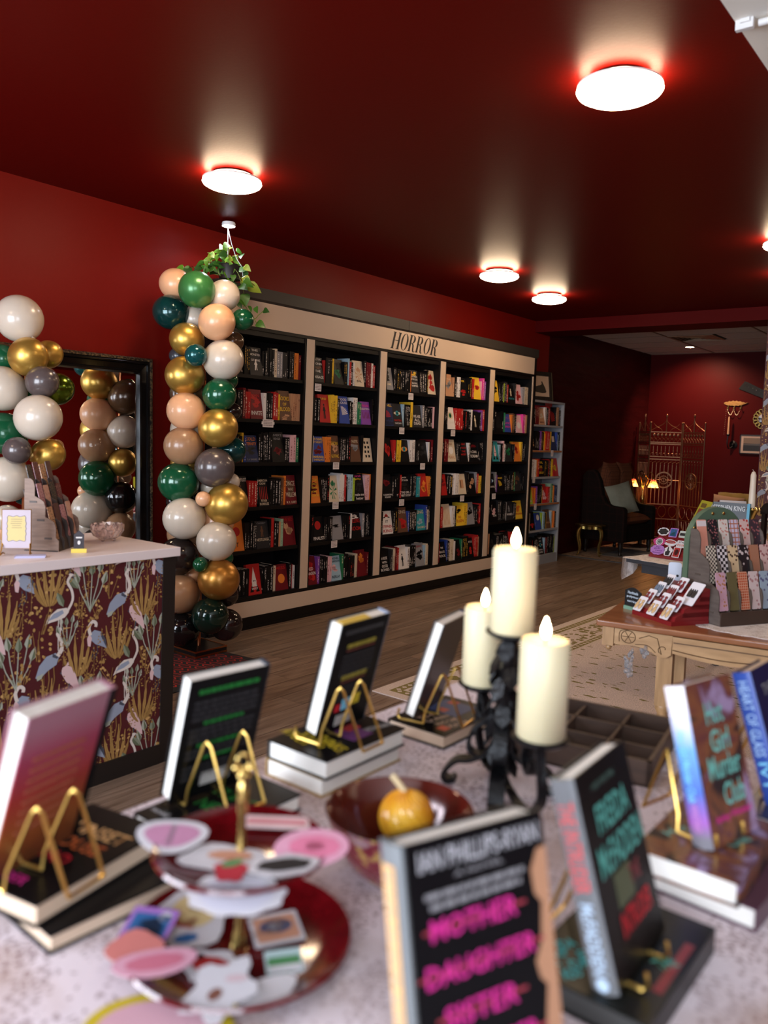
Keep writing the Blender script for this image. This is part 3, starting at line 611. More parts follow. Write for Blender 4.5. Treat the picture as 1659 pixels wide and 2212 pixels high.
# every shelf, left to right: 'k3' three black spines; tuples are face-out books (cover, [(title, colour, height, width, size)], picture, words for the label)
def T1(s, c='w', z=.5, w=.8, h=.16): return [(s, c, z, w, h)]
SHELVES = {
 (0, 5): ['k4', 'x3', ('d', T1('THIS', 'w', .9, .5, .08)+T1('MONSTER', 'w', .74, .8, .08)+T1('OF MINE', 'w', .54, .7, .08), ('fig', 'w', .38, .5), 'THIS MONSTER OF MINE in white'), 'k2', 'k3', 'c1', 'e2', 'd2', 'k2', 'k2', 'o2', 'm1'],
 (0, 4): ['k4', 'm1', 'r2', ('m', T1('INVITE', 'w', .2, .85, .14)+T1('MAN', 'r', .8, .6, .1), ('blob', 'r', .6, .5), 'white brush title and dark figure'), 'w1', 'k3', 'r2', 'y1', ('u', T1('BOOKS', 'y', .74, .9, .14)+T1('OF', 'y', .55, .35, .1)+T1('BLOOD', 'y', .38, .9, .14), ('blob', 's', .12, .24), 'BOOKS OF BLOOD in yellow'), 's4'],
 (0, 3): ['k2', 'x2', 'y1', 'b1', ('n', T1('COLD', 'o', .86, .8, .12)+T1('ETERNITY', 'o', .68, .9, .11)+T1('S.A. BARNES', 'e', .1, .8, .07), ('blob', 'd', .4, .4), 'COLD ETERNITY in orange'), 'k1', 'k6', ('k', T1("RIVER'S", 'e', .9, .8, .07)+T1('EDGE', 'e', .78, .5, .07), ('blob', 'm', .45, .5), 'dark red shape on black'), 'k2', 'q2', 'g1'],
 (0, 2): ['k3', ('k', T1('CROWFOOT', 'w', .88, .95, .12), ('fig', 'u', .5, .6), 'CROWFOOT in white'), 'r3', 'k1', ('k', T1('AMERICAN', 'c', .93, .9, .08)+T1('CROW', 'c', .82, .55, .08)+T1('RYAN', 'c', .2, .5, .09)+T1('BURRUSS', 'c', .08, .8, .09), ('bars', 'rh', .5, .5), 'AMERICAN CROW over red stripes'), 'k4', 'u1', 'o1', ('m', T1('ONCE', 'c', .72, .85, .16)+T1('WAS', 'c', .52, .45, .1)+T1('WILLEM', 'c', .34, .9, .16)+T1('M. R. CAREY', 'c', .08, .9, .08), ('blob', 'u', .5, .8), 'ONCE WAS WILLEM in cream')],
 (0, 1): ['k1', ('o', T1('T', 'k', .2, .2, .14), ('sun', 'r', .6, .4), 'plain orange cover'), 'k5', 'd1', ('d', T1('NESTLINGS', 'c', .32, .95, .10)+T1('CASSIDY', 'e', .92, .7, .05), ('fig', 'u', .62, .5), 'NESTLINGS in cream'), 'k1', 'r1', 'k2', 's1', 'f1', ('m', T1('THE RED', 'r', .88, .8, .12), ('blob', 'sg', .45, .7), 'ornate red and green swirl')],
 (0, 0): ['d1', 'l1', 'k5', ('r', T1('RING', 'w', .30, .4, .07)+T1('SHOUT', 'w', .2, .45, .07), ('cone', 'w', .52, .86), 'white hood and black hands on red'), 'k1', 'k3', 'c1', ('m', T1('MISS', 'r', .86, .8, .12), ('sun', 'o', .42, .5), 'orange glow on dark red'), 'k1', 'r1', 'w1'],
 (1, 5): [('k', T1('JUSTIN', 'w', .9, .85, .09)+T1('CRONIN', 'w', .74, .85, .09)+T1('THE', 'w', .44, .5, .09)+T1('PASSAGE', 'w', .2, .95, .11), ('blob', 'u', .55, .2), 'THE PASSAGE in white'), 'r1', 'k3', 'y1', ('k', T1('GREY DOG', 'd', .8, .7, .14), ('blob', 'g', .5, .6), 'dim green picture on black'), 'x3', 'h1', 'r1', 'k1', 'w1', ('c', T1('EVIL', 'k', .2, .5, .08), ('branch', 's', .5, .7), 'pale sprig on cream'), 'k1', 'm3', 'w2', 'r1'],
 (1, 4): ['k3', ('r', T1('RED', 'y', .85, .6, .07), ('fig', 'k', .42, .7), 'black dancing figure on red'), 'y4', 'k1', ('b', T1('GOOD', 'w', .88, .8, .09)+T1('HOUSE', 'w', .76, .9, .09), ('fan', 'w', .45, .4), 'GOOD HOUSE in white'), 'k2', 'w2', 'g2', ('v', T1('Natural', 'p', .84, .8, .12)+T1('SELECTION', 'w', .68, .9, .08), ('bars', 'm', .42, .3), 'SELECTION on purple'), 'k2'],
 (1, 3): ['w1', ('b', T1('OUR SHARE', 'y', .9, .95, .1)+T1('OF NIGHT', 'y', .78, .9, .1)+T1('MARIANA', 'y', .2, .9, .09)+T1('ENRIQUEZ', 'y', .08, .9, .09), ('blob', 'm', .5, .45), 'OUR SHARE OF NIGHT in yellow'), 'o3', ('u', T1('MEXICAN', 'y', .7, .8, .13)+T1('GOTHIC', 'y', .22, .8, .12), ('blob', 's', .5, .5), 'yellow title on brown'), 'k1', 'k3', 'z1', ('u', T1('TASTE', 'c', .8, .7, .1), ('blob', 'e', .5, .5), 'dim portrait on brown'), 'k1', ('c', [], ('dice', 'k', .5, .95), 'black dice on cream')],
 (1, 2): [('o', T1('THE AUTUMN', 'y', .84, .8, .07)+T1('SPRINGS', 'y', .70, .7, .07)+T1('RETIREMENT', 'y', .56, .9, .07)+T1('HOME', 'y', .42, .5, .07)+T1('MASSACRE', 'y', .28, .9, .08), ('blob', 'm', .6, .6), 'yellow words on orange'), 'k4', 'z1', ('c', [], ('branch', 'g', .5, .9), 'green plants on cream'), 'w3', 'r1', 'k1', 'h2', 'l1', ('k', T1('sarah', 'p', .92, .6, .08)+T1('gailey', 'y', .8, .6, .08)+T1('make me', 'w', .22, .85, .1)+T1('better', 'w', .08, .7, .1), ('blob', 'd', .5, .4), 'make me better in white'), 'q3', 'o1'],
 (1, 1): ['z2', ('k', T1('FINALIST', 'w', .14, .95, .13), ('sun', 'r', .62, .6), 'FINALIST under a red glow'), 'k5', ('e', [], ('blob', 'k', .55, .2), 'white fabric with a dark band'), 'k3', 'z1', 'w1', ('k', T1('KILLING', 'r', .66, .95, .16)+T1('ROOM', 'r', .36, .95, .16), ('blob', 'w', .82, .2), 'red words on black'), 'e1', 'k4'],
 (1, 0): [('m', T1('RED', 'w', .56, .5, .11)+T1('DRAGON', 'w', .40, .9, .11), ('blob', 'r', .5, .8), 'RED DRAGON in white'), 'v1', 'k4', 'q2', ('h', T1('RACHEL', 'k', .9, .8, .09)+T1('HARRISON', 'k', .78, .9, .09)+T1('REPLAY', 'k', .16, .8, .1), ('blob', 'q', .5, .4), 'REPLAY on pale blue'), 'g1', 'k2', 'z3', 'c2', ('m', [], ('blob', 'o', .6, .6), 'orange sky on dark red'), 'm1'],
 (2, 5): [('e', T1('FAME', 'c', .25, .6, .1), ('blob', 'd', .6, .6), 'grey misty scene'), 'k2', 'x2', 'k5', 'o1', ('d', T1('SOUTHERN', 'w', .72, .8, .08)+T1('BOOK CLUB', 'w', .60, .8, .08)+T1('SLAYING', 'w', .42, .7, .08)+T1('VAMPIRES', 'w', .30, .8, .08), ('blob', 'y', .85, .26), 'white words about vampires'), 'k4', 'x1', ('c', [], ('blob', 'r', .5, .8), 'red bloom on cream')],
 (2, 4): [('n', T1('JOE HILL', 'y', .88, .92, .15)+T1('KING', 'd', .32, .7, .13)+T1('SORROW', 'd', .12, .95, .16), ('fan', 'r', .5, .4), 'JOE HILL in yellow'), ('d', T1('THE BUTTERFLY', 'r', .26, .85, .08)+T1('GARDEN', 'w', .14, .7, .07), ('eye', 'c', .58, .3), 'BUTTERFLY GARDEN in red'), 'h1', 'k3', 'y1', ('d', T1('WE ARE', 'w', .5, .75, .13)+T1('ALL', 'w', .34, .6, .13)+T1('DEAD', 'w', .18, .75, .13), None, 'white block words on charcoal'), 'e1', 'k5', 'q1'],
 (2, 3): [('k', [], ('blob', 'ry', .5, .8), 'red and yellow shapes on black'), 'r2', 'k1', 'y3', ('k', [], ('eye', 'o', .58, .5), 'glowing orange face on black'), 'w3', 'k3', ('k', [], ('blob', 'd', .5, .5), 'dim moth on black'), 'w1', 'k1', 'm1'],
 (2, 2): ['k1', ('k', T1('CASSANDRA', 'w', .16, .9, .07)+T1('KHAW', 'w', .06, .6, .07), ('blob', 'm', .55, .5), 'small white name under dark red'), 'k2', 'z1', 'r1', ('k', T1('JACK', 'w', .92, .5, .08)+T1('KETCHUM', 'w', .80, .8, .08)+T1('THE GIRL', 'w', .24, .9, .1)+T1('NEXT DOOR', 'w', .10, .95, .1), ('blob', 'd', .5, .4), 'THE GIRL NEXT DOOR in white'), 'k2', 't2', ('r', [], ('blob', 'oc', .5, .7), 'flames on red'), 'o1', 'x1'],
 (2, 1): ['k2', ('w', T1('IT', 'k', .55, .25, .12)+T1('STEPHEN', 'r', .32, .9, .13)+T1('KING', 'r', .14, .85, .14), ('cone', 'r', .8, .2), 'IT in red on white'), 'k1', 'x2', ('u', T1('KING', 'c', .82, .8, .14), ('blob', 'r', .35, .5), 'red car picture on brown'), 'b1', 'k4', ('t', T1('KING', 'c', .86, .9, .16)+T1("SALEM'S", 'c', .14, .9, .10), ('blob', 'h', .45, .5), 'cream title over pale blue'), 'b1', 'c1', 'd1'],
 (2, 0): ['x1', ('k', T1('A HOUSE', 'w', .6, .6, .12)+T1('WITH', 'w', .42, .5, .1)+T1('GOOD', 'w', .26, .6, .12)+T1('BONES', 'w', .1, .85, .12), None, 'HOUSE WITH GOOD BONES in white'), 'd2', 'c1', 'm2', 'r1', ('w', [], ('fig', 'k', .4, .7), 'black figure on white'), 'w1', 'k3', ('e', T1('CROWD', 'r', .85, .6, .08), ('blob', 'k', .45, .6), 'dark crowd on pale grey'), 'h1', 'c2'],
 (3, 5): ['q1', ('s', T1('STOLEN', 'c', .78, .6, .06), ('blob', 'e', .5, .6), 'small bird over tan mist'), 's1', 'k1', 'w1', ('k', T1('HOR', 'y', .85, .5, .1), ('blob', 'r', .25, .4), 'red flames on black'), 'x4', 'r1', ('y', [], ('blob', 'r', .5, .5), 'yellow face on red'), 'q1', 'p1', 'v1'],
 (3, 4): ['o1', 'k2', ('w', T1('MAEVE', 'w', .3, .9, .11)+T1('FLY', 'w', .16, .5, .11), ('eye', 'cgk', .62, .7), 'MAEVE FLY with a green eye'), 'r4', 'z2', 'k3', 'w1', ('k', [], ('fig', 'c', .5, .8), 'pale statue on black'), 'k1', 'v1', 'r1'],
 (3, 3): ['k1', 'm1', ('c', T1('PEARL', 's', .2, .8, .14)+T1('THE', 's', .8, .4, .06), ('sun', 'w', .5, .3), 'PEARL on cream'), 'k2', ('k', T1("DON'T", 'r', .88, .6, .09)+T1('TOUCH', 'r', .70, .8, .09)+T1('THE', 'r', .52, .5, .09)+T1('HOST', 'r', .36, .7, .09), None, 'stacked red words on black'), 'w1', 'k1', ('k', T1('I CAN', 'w', .5, .7, .14)+T1('SCREAM', 'w', .28, .9, .14), ('blob', 'm', .75, .3), 'white block words on black'), 'k3'],
 (3, 2): [('r', T1('HUNGRY', 'm', .5, .85, .14), ('blob', 'm', .7, .3), 'dark words on bright red'), 'k2', 'x1', 'w2', ('c', [], ('win', 'su', .5, .7), 'window frame on beige'), 'k1', ('k', [], ('blob', 's', .5, .6), 'copper knife on black'), 'e1', 'r1', 'y2'],
 (3, 1): ['r4', ('c', [], ('bars', 's', .5, .8), 'fur strands on cream'), 'w2', 'k1', ('y', T1('ELLEN', 'r', .24, .9, .13)+T1('SO', 'r', .42, .4, .12), ('blob', 'k', .7, .3), 'red words on yellow'), 'y2', ('e', [], ('blob', 'k', .6, .4), 'dark hook on grey'), 'k2', 'z1', 'r1'],
 (3, 0): ['r2', ('k', T1('THE', 'w', .7, .4, .09)+T1('BLACK', 'w', .5, .8, .11)+T1('ROCK', 'w', .3, .9, .12), None, 'white words beside a blue back'), 'b1', 'k1', 'c3', 'w1', ('k', [], ('blob', 'm', .4, .5), 'dark red scene on black'), 'g1', 'x4', ('k', T1('THE FOG', 'w', .8, .8, .1), ('blob', 'r', .35, .5), 'red skyline on black'), 'r4', 's1'],
 (4, 5): [('y', [], ('blob', 'k', .5, .5), 'black sketch on yellow'), 'k3', 'l1', 'd1', 'r1', ('k', T1('MONSTER', 't', .25, .8, .1), ('fig', 'c', .6, .5), 'teal words on black'), 'd1', ('q', [], ('blob', 'rk', .5, .8), 'red rose over pink'), 'e2', 'c2'],
 (4, 4): ['k2', ('k', [], ('bars', 'd', .5, .6), 'small dim cover on black'), 'k1', 'g1', ('b', T1('MALL', 'v', .8, .8, .13)+T1('GOTHIC', 'p', .5, .9, .12)+T1('SPIRITS', 'p', .3, .9, .12), None, 'purple words on blue'), 'o1', 'u2', 'k1', ('q', [], ('sun', 'w', .4, .4), 'soft pink cover'), 'p2', 's1'],
 (4, 3): ['o1', 'k1', ('t', [], ('cone', 'q', .5, .8), 'pink house on teal'), 'h1', 'k1', 'q1', 'w1', 'k1', ('d', [], ('blob', 'g', .5, .6), 'dark green scene'), 'k1', ('o', [], ('blob', 'r', .5, .7), 'red hill on orange'), 'y1', 'k1'],
 (4, 2): [('k', T1('DREADFUL', 'w', .3, .9, .09), ('eye', 'hn', .62, .4), 'staring eye on black'), 'e1', 'v1', ('k', T1('HAND', 'y', .75, .8, .1), ('fan', 'y', .45, .4), 'yellow hand on black'), 'k3', 'x1', 'g1', ('d', [], ('blob', 'u', .5, .6), 'brown beast on charcoal'), 'k3'],
 (4, 1): ['k2', ('k', T1('SUN', 'w', .3, .5, .1), ('blob', 'q', .5, .4), 'pale lady on black'), 'd1', 'k2', 'e1', ('d', T1('WARD', 'w', .3, .9, .12), ('fig', 'e', .6, .4), 'ghostly face on charcoal'), 'k2', ('y', T1('INDIAN', 'r', .28, .9, .1), ('blob', 'o', .6, .5), 'orange rays on yellow')],
 (4, 0): ['s2', ('k', [], ('blob', 'd', .5, .6), 'nearly plain black cover'), 'k3', ('k', [], ('branch', 'e', .6, .5), 'white rings on black'), 'r2', 'k3'],
 (5, 5): ['k2', 'm2', ('s', T1('MEN', 'm', .15, .7, .07), ('blob', 'c', .6, .5), 'orange picture on tan'), 'w2', 'k1', 'r2', ('k', [], ('fan', 'r', .5, .8), 'red fan of blades on black'), 'k1', 's2', 'd1'],
 (5, 4): ['r1', ('k', [], ('dice', 's', .5, .8), 'pink squares on black'), 'k2', 'v1', 'u1', 'x1', 'y1', 'o1', 'r3', 'y2', ('n', [], ('win', 'cq', .6, .5), 'pale window on navy'), 'b1', 'h1', 'k1'],
 (5, 3): ['c3', 'w2', 'o1', 'r1', ('k', T1('FINAL', 'y', .82, .9, .14)+T1('GIRL', 'y', .56, .7, .16)+T1('GROUP', 'y', .22, .8, .14), ('sun', 'm', .45, .3), 'chunky yellow words on black'), 'x1', 'r1', 'k1', 'y3', ('r', [], ('blob', 'y', .4, .5), 'comic scene on red')],
 (5, 2): [('l', [], ('blob', 'c', .3, .4), 'bright green cover'), 'o3', 'p1', 'v1', 'k2', 'y1', ('r', [], ('blob', 'qm', .45, .6), 'pink letter on red'), 'r2', 'f1', 'g2', 'o1', 'n3'],
 (5, 1): ['c4', ('k', [], ('blob', 'r', .3, .4), 'red detail on black'), 'b1', ('b', [], ('sun', 'w', .7, .35), 'white moon on blue'), 'l1', 'h2', 'k1', 'y1', ('u', T1('AMERICAN', 's', .3, .9, .1), None, 'tan word on brown'), 'h1', 'c1', 'o2', 'k2'],
 (5, 0): [('u', [], ('blob', 'y', .3, .4), 'golden blot on brown'), 'k2', 'r1', 'k4', ('k', T1('LOST', 'w', .86, .6, .08)+T1('IN', 'w', .7, .3, .07)+T1('HIGH', 'w', .25, .6, .08)+T1('WIRE', 'w', .12, .6, .08), ('eye', 's', .5, .2), 'scattered white letters'), 'h1', 'm1', 'k3', 'l1'],
}
allb = []                                       # (priority, matrix data, ...)
for (bay, sh), items in SHELVES.items():
    r = random.Random(bay*10+sh)
    if bay < 5: a, b = BAYS[bay]; a += .024; b -= .024; z = SHELF_Z[sh]; xf = XF
    else: a, b = GY0+.026, GY1-.026; z = GZ[sh]; xf = GXF
    if bay == 0: a = 3.96
    row = []
    for it in items:
        if isinstance(it, str):
            hgt = r.choice((.200, .208, .215, .228, .195)); th = r.choice((.022, .026, .030, .020, .033)); dp = r.choice((.13, .14, .15))
            for k in range(int(it[1:])): row.append(['s', it[0], th+r.uniform(-.0015, .0015), hgt+(r.uniform(-.012, .012) if r.random() < .3 else 0), dp, None])
        else: row.append(['f', it[0], r.uniform(.128, .150), r.choice((.205, .212, .225, .235)), .028, it])
    wid = lambda: sum(q[2] if q[0] == 's' else q[2]*.94 for q in row)
    while (b-a-.01)/wid() > 1.10:                 # more copies of a dark title already on the shelf
        c = [i for i, q in enumerate(row) if q[0] == 's' and q[1] in 'kxzdmbcw']; i = r.choice(c); row.insert(i, list(row[i]))
    tot = wid(); kx = min(1.12, (b-a-.01)/tot)
    y = a+.004; n = 0; nf = 0; slack = (b-a-.01)-tot*kx
    for q in row:
        n += 1
        wd = (q[2] if q[0] == 's' else q[2]*.94)*kx
        if q[0] == 'f' and slack > 0: y += slack/4
        allb.append(dict(bay=bay, sh=sh, n=n, kind=q[0], key=q[1], y=y+wd/2, w=wd*(.985 if q[0] == 's' else 1.0), h=q[3], dp=q[4], it=q[5], x=xf-(r.uniform(.022, .034) if q[0] == 's' else .055), z=z, seed=bay*1000+sh*100+n))
        y += wd
BAYN = ['first', 'second', 'third', 'fourth', 'fifth']
SHN = {5: 'top', 4: 'second', 3: 'third', 2: 'fourth', 1: 'fifth', 0: 'bottom'}
ind = [q for q in allb if q['kind'] == 'f']+sorted([q for q in allb if q['kind'] == 's'], key=lambda q: (q['y'], -q['h']))
BUDGET = 274
stuff = MB(); smats = [PAPER]; sidx = {}
for i, q in enumerate(ind):
    where = ('%s shelf, %s black bay' % (SHN[q['sh']], BAYN[q['bay']])) if q['bay'] < 5 else '%s shelf, grey bookcase' % SHN[q['sh']]
    if q['kind'] == 'f':
        o = face_book(q['key'], min(q['w'], .16), q['h'], q['dp'], q['it'][1], q['it'][2], q['seed'])
        o.matrix_world = Matrix.Translation((q['x']+.036, q['y'], q['z']+.0015)) @ Matrix.Rotation(PI/2, 4, 'Z') @ Matrix.Rotation(rad(-11), 4, 'X')
        tag(o, 'face-out %s book, %s, %s' % (BC[q['key']][2], q['it'][3], where), 'book', 'face-out books on the bookcases')
    elif i < BUDGET:
        th = q['w']; o = put('book', book_mesh(q['key'], th, q['dp'], q['h']), None, (q['x'], q['y'], q['z']+.0004), (0, 0, PI/2))
        tag(o, '%s book spine, %s from the left on the %s' % (BC[q['key']][2], ORD[q['n']-1], where), 'book', 'books standing spine-out on the bookcases')
    else:
        if q['key'] not in sidx: sidx[q['key']] = len(smats); smats.append(CM[q['key']])
        book_mb(q['w'], q['dp'], q['h'], stuff, Matrix.Translation((q['x'], q['y'], q['z']+.0004)) @ Matrix.Rotation(PI/2, 4, 'Z'), sidx[q['key']], 0)
tag(stuff.build('shelved_books', smats), 'rows of narrow book spines filling the farther shelves of the bookcases', 'books', kind='stuff')
# little hand-written shelf cards
CARD = M('white_card', (.70, .62, .58), .7); CINK = M('card_ink', (.2, .13, .13), .8)
def shelf_card(y, z, x, label, w=.075, h=.058, scal=False):
    t = thing('shelf_card', label, 'card', (x, y, z), PI/2, 'white note cards clipped to shelf edges')
    mb = MB()
    if scal: mb.prism([(-w*.6, -h*.15), (-w*.5, -h*.15), (-w*.5, -h*.5), (w*.5, -h*.5), (w*.5, -h*.15), (w*.6, -h*.15), (w*.6, h*.2), (w*.5, h*.2), (w*.5, h*.5), (-w*.5, h*.5), (-w*.5, h*.2), (-w*.6, h*.2)], -.0015, .0, axes='xzy')
    else: mb.box(-w/2, w/2, -.0015, 0, -h/2, h/2)
    mb.build('paper', CARD, t)
    mb = MB(); r = random.Random(int(y*100+z*37))
    for k in range(4):
        zz = h*.34-k*h*.2; x0 = -w*.42
        while x0 < w*.36:
            l_ = r.uniform(.004, .012); x1 = min(w*.42, x0+l_); mb.add([(x0, -.0018, zz-.0025), (x1, -.0018, zz-.002), (x1, -.0018, zz+.003), (x0, -.0018, zz+.0025)], [(0, 1, 2, 3)]); x0 = x1+.003
    mb.build('handwriting', CINK, t)['kind'] = 'stuff'
XC = XF+.008
for y, z, bay, sh, sc in ((4.30, 1.560, 'first', 'second', 1), (4.84, 1.868, 'second', 'top', 0), (5.10, .898, 'second', 'fourth', 0), (5.10, .57, 'second', 'fifth', 0), (6.10, 1.872, 'third', 'top', 0), (5.98, 1.55, 'third', 'second', 0),
                          (6.33, 1.22, 'third', 'third', 0), (6.02, .885, 'third', 'fourth', 0), (6.83, 1.55, 'fourth', 'second', 0), (7.05, .885, 'fourth', 'fourth', 0), (7.68, .885, 'fifth', 'fourth', 0)):
    shelf_card(y, z, XC, 'white note card on the edge of the %s shelf of the %s black bay' % (sh, bay), scal=sc, w=.11 if sc else .075, h=.06)
shelf_card(5.09, 1.232, XC, 'white note card on the edge of the third shelf of the second black bay')
for y, z, s in ((9.10, 1.36, 'second'), (8.66, 1.045, 'third'), (8.73, .72, 'fourth')): shelf_card(y, z, GXF+.004, 'small white note card on the %s shelf edge of the grey bookcase' % s, .06, .075)
tag(MB().box(GXF, GXF+.002, 8.87, 9.04, 1.925, 1.995).build('red_card', M('maroon_card', (.12, .006, .008), .6)), 'blank maroon card hanging over the top edge of the grey bookcase', 'card')
# framed bird print on the grey bookcase
t = thing('framed_picture', 'dark carved frame with a bird print, standing on the grey bookcase', 'picture', (GXF-.09, 8.90, 1.991), rot=(rad(-8), 0, rad(70)))
mb = MB(); FW, FH, fr = .40, .355, .05
for s in range(2): mb.box(-FW/2 if s == 0 else FW/2-fr, -FW/2+fr if s == 0 else FW/2, -.02, .01, 0, FH)
mb.box(-FW/2+fr, FW/2-fr, -.02, .01, 0, fr); mb.box(-FW/2+fr, FW/2-fr, -.02, .01, FH-fr, FH); mb.build('frame', M('dark_carved_frame', (.02, .014, .01), .35, bump=.8, bscale=70), t)
mb = MB()
for k in range(26):
    for s in (-1, 1): mb.ball((s*(FW/2-.012), -.022, .012+k*(FH-.024)/25), (.006, .005, .006), 6, 4)
mb.build('beading', M('worn_gilt', (.16, .11, .05), .4, .6), t)['kind'] = 'stuff'
MB().box(-FW/2+fr, FW/2-fr, -.004, .004, fr, FH-fr).build('print_sheet', M('aged_paper', (.50, .34, .23), .7), t)
mb = MB(); bird = [(-.10, .20), (-.085, .185), (-.05, .175), (-.02, .185), (.01, .19), (.035, .205), (.03, .235), (.045, .24), (.055, .215), (.085, .17), (.105, .115), (.09, .10), (.04, .095), (-.06, .105), (-.10, .115), (-.095, .15), (-.06, .165), (-.10, .185)]
mb.add([(x, -.0048, z) for x, z in bird], [tuple(range(len(bird)))[::-1]]); mb.build('bird_print', M('bird_brown', (.035, .025, .015), .7), t)
# ================================================================ BALLOONS, PLANT, MIRROR, COUNTER
RC= [('peach', -4.503, 3.385, 2.448, 0.104), ('fern', -4.267, 3.375, 2.39, 0.12), ('white', -4.217, 3.554, 2.377, 0.104), ('teal', -4.481, 3.336, 2.255, 0.115), ('peach', -4.161, 3.456, 2.188, 0.12), ('green', -4.125, 3.641, 2.227, 0.072), ('white', -4.414, 3.476, 2.229, 0.084), ('gold', -4.361, 3.378, 2.077, 0.111), ('brown', -4.241, 3.666, 2.091, 0.07), ('tealsmall', -4.187, 3.316, 1.964, 0.072), ('white', -4.144, 3.502, 1.951, 0.132), ('slate', -4.51, 3.419, 1.981, 0.055), ('gold', -4.331, 3.345, 1.84, 0.126), ('green', -4.147, 3.481, 1.723, 0.11), ('green', -4.251, 3.637, 1.831, 0.067), ('peach', -4.309, 3.344, 1.61, 0.124), ('dark', -4.221, 3.645, 1.621, 0.067), ('gold', -4.124, 3.457, 1.509, 0.129), ('tan', -4.307, 3.328, 1.383, 0.126), ('teal', -4.185, 3.627, 1.363, 0.095), ('grey', -4.124, 3.437, 1.251, 0.13), ('green', -4.332, 3.315, 1.145, 0.131), ('white', -4.184, 3.624, 1.151, 0.062), ('white', -4.272, 3.513, 1.112, 0.054), ('peach', -4.112, 3.341, 1.054, 0.05), ('gold', -4.056, 3.486, 1.018, 0.139), ('white', -4.255, 3.307, 0.917, 0.138), ('white', -4.067, 3.419, 0.78, 0.13), ('peach', -4.222, 3.534, 0.882, 0.123), ('dark', -4.313, 3.317, 0.664, 0.127), ('green', -4.09, 3.313, 0.636, 0.05), ('copper', -4.055, 3.435, 0.532, 0.136), ('tan', -4.275, 3.303, 0.42, 0.129), ('deepgreen', -4.082, 3.395, 0.295, 0.121), ('dark', -4.097, 3.543, 0.211, 0.108), ('black', -4.28, 3.331, 0.184, 0.114), ('green', -4.171, 3.582, 0.642, 0.055), ('dark', -4.148, 3.58, 0.396, 0.08), ('peach', -4.302, 3.418, 0.525, 0.051), ('brown', -4.455, 3.478, 1.732, 0.128), ('white', -4.438, 3.47, 1.482, 0.122), ('gold', -4.435, 3.455, 1.257, 0.104), ('black', -4.43, 3.44, 1.003, 0.118), ('tan', -4.415, 3.434, 0.786, 0.112)]
LC= [('white', -4.468, 2.309, 2.074, 0.13), ('gold', -4.357, 2.303, 1.859, 0.107), ('gold', -4.387, 2.435, 1.886, 0.08), ('green', -4.567, 2.264, 1.852, 0.086), ('white', -4.456, 2.211, 1.68, 0.124), ('grey', -4.268, 2.338, 1.722, 0.089), ('chromegreen', -4.316, 2.451, 1.692, 0.092), ('white', -4.234, 2.298, 1.526, 0.127), ('green', -4.469, 2.232, 1.432, 0.117), ('grey', -4.234, 2.182, 1.346, 0.075), ('gold', -4.292, 2.39, 1.323, 0.092), ('tan', -4.353, 2.473, 1.368, 0.04), ('green', -4.522, 2.386, 1.649, 0.081), ('white', -4.399, 2.217, 1.182, 0.126), ('teal', -4.481, 2.348, 1.082, 0.053), ('white', -4.463, 2.251, 0.956, 0.078), ('peach', -4.528, 2.244, 0.879, 0.096)]

LV= [(-4.651, 3.606, 2.62, 0.026), (-4.615, 3.666, 2.644, 0.028), (-4.677, 3.731, 2.632, 0.026), (-4.621, 3.735, 2.683, 0.028), (-4.54, 3.702, 2.714, 0.021), (-4.551, 3.765, 2.739, 0.031), (-4.533, 3.791, 2.772, 0.028), (-4.468, 3.775, 2.748, 0.021), (-4.522, 3.853, 2.786, 0.028), (-4.504, 3.733, 2.691, 0.032), (-4.567, 3.74, 2.692, 0.023), (-4.545, 3.78, 2.658, 0.033), (-4.504, 3.794, 2.643, 0.033), (-4.488, 3.84, 2.664, 0.03), (-4.492, 3.873, 2.726, 0.023), (-4.652, 3.785, 2.656, 0.028), (-4.563, 3.714, 2.602, 0.028), (-4.535, 3.81, 2.593, 0.04), (-4.484, 3.858, 2.569, 0.029), (-4.379, 3.863, 2.616, 0.028), (-4.32, 3.844, 2.533, 0.031), (-4.391, 3.984, 2.507, 0.046), (-4.371, 3.86, 2.497, 0.042), (-4.356, 3.869, 2.409, 0.037), (-4.454, 3.907, 2.383, 0.023), (-4.359, 3.917, 2.35, 0.023), (-4.312, 3.931, 2.344, 0.023), (-4.293, 4.008, 2.347, 0.024), (-4.226, 3.9, 2.233, 0.033), (-4.439, 3.885, 2.434, 0.021), (-4.485, 3.801, 2.684, 0.023), (-4.56, 3.676, 2.595, 0.023), (-4.476, 3.862, 2.634, 0.021), (-4.624, 3.804, 2.675, 0.021), (-4.487, 3.766, 2.691, 0.019), (-4.445, 3.883, 2.667, 0.021)]
BAL = dict(peach=((.80, .42, .22), .32, 0), fern=((.045, .20, .05), .30, .25), green=((.006, .085, .032), .16, .15), white=((.62, .52, .41), .26, 0), teal=((.004, .045, .042), .14, .35), tealsmall=((.006, .085, .085), .14, .35), gold=((.60, .36, .07), .36, .8), copper=((.55, .25, .045), .36, .8),
           brown=((.10, .05, .022), .20, .1), slate=((.05, .055, .065), .25, .1), taupe=((.22, .13, .08), .3, 0), dark=((.022, .014, .012), .14, .1), tan=((.38, .20, .10), .3, 0), grey=((.10, .075, .07), .24, .1), deepgreen=((.004, .022, .014), .12, .15), black=((.008, .007, .007), .10, .1), chromegreen=((.10, .16, .008), .2, .85))
BN = dict(peach='peach', fern='fern green', green='deep green', white='ivory white', teal='dark teal', tealsmall='small teal', gold='chrome gold', copper='coppery gold', brown='brown', slate='slate', taupe='taupe', dark='dark brown', tan='tan', grey='warm grey', deepgreen='blackish green', black='black', chromegreen='chrome olive')
BMAT = {k: M('balloon_'+k, c, r_, mt, coat=.25, sss=.0 if mt else .06) for k, (c, r_, mt) in BAL.items()}
_bal = {}
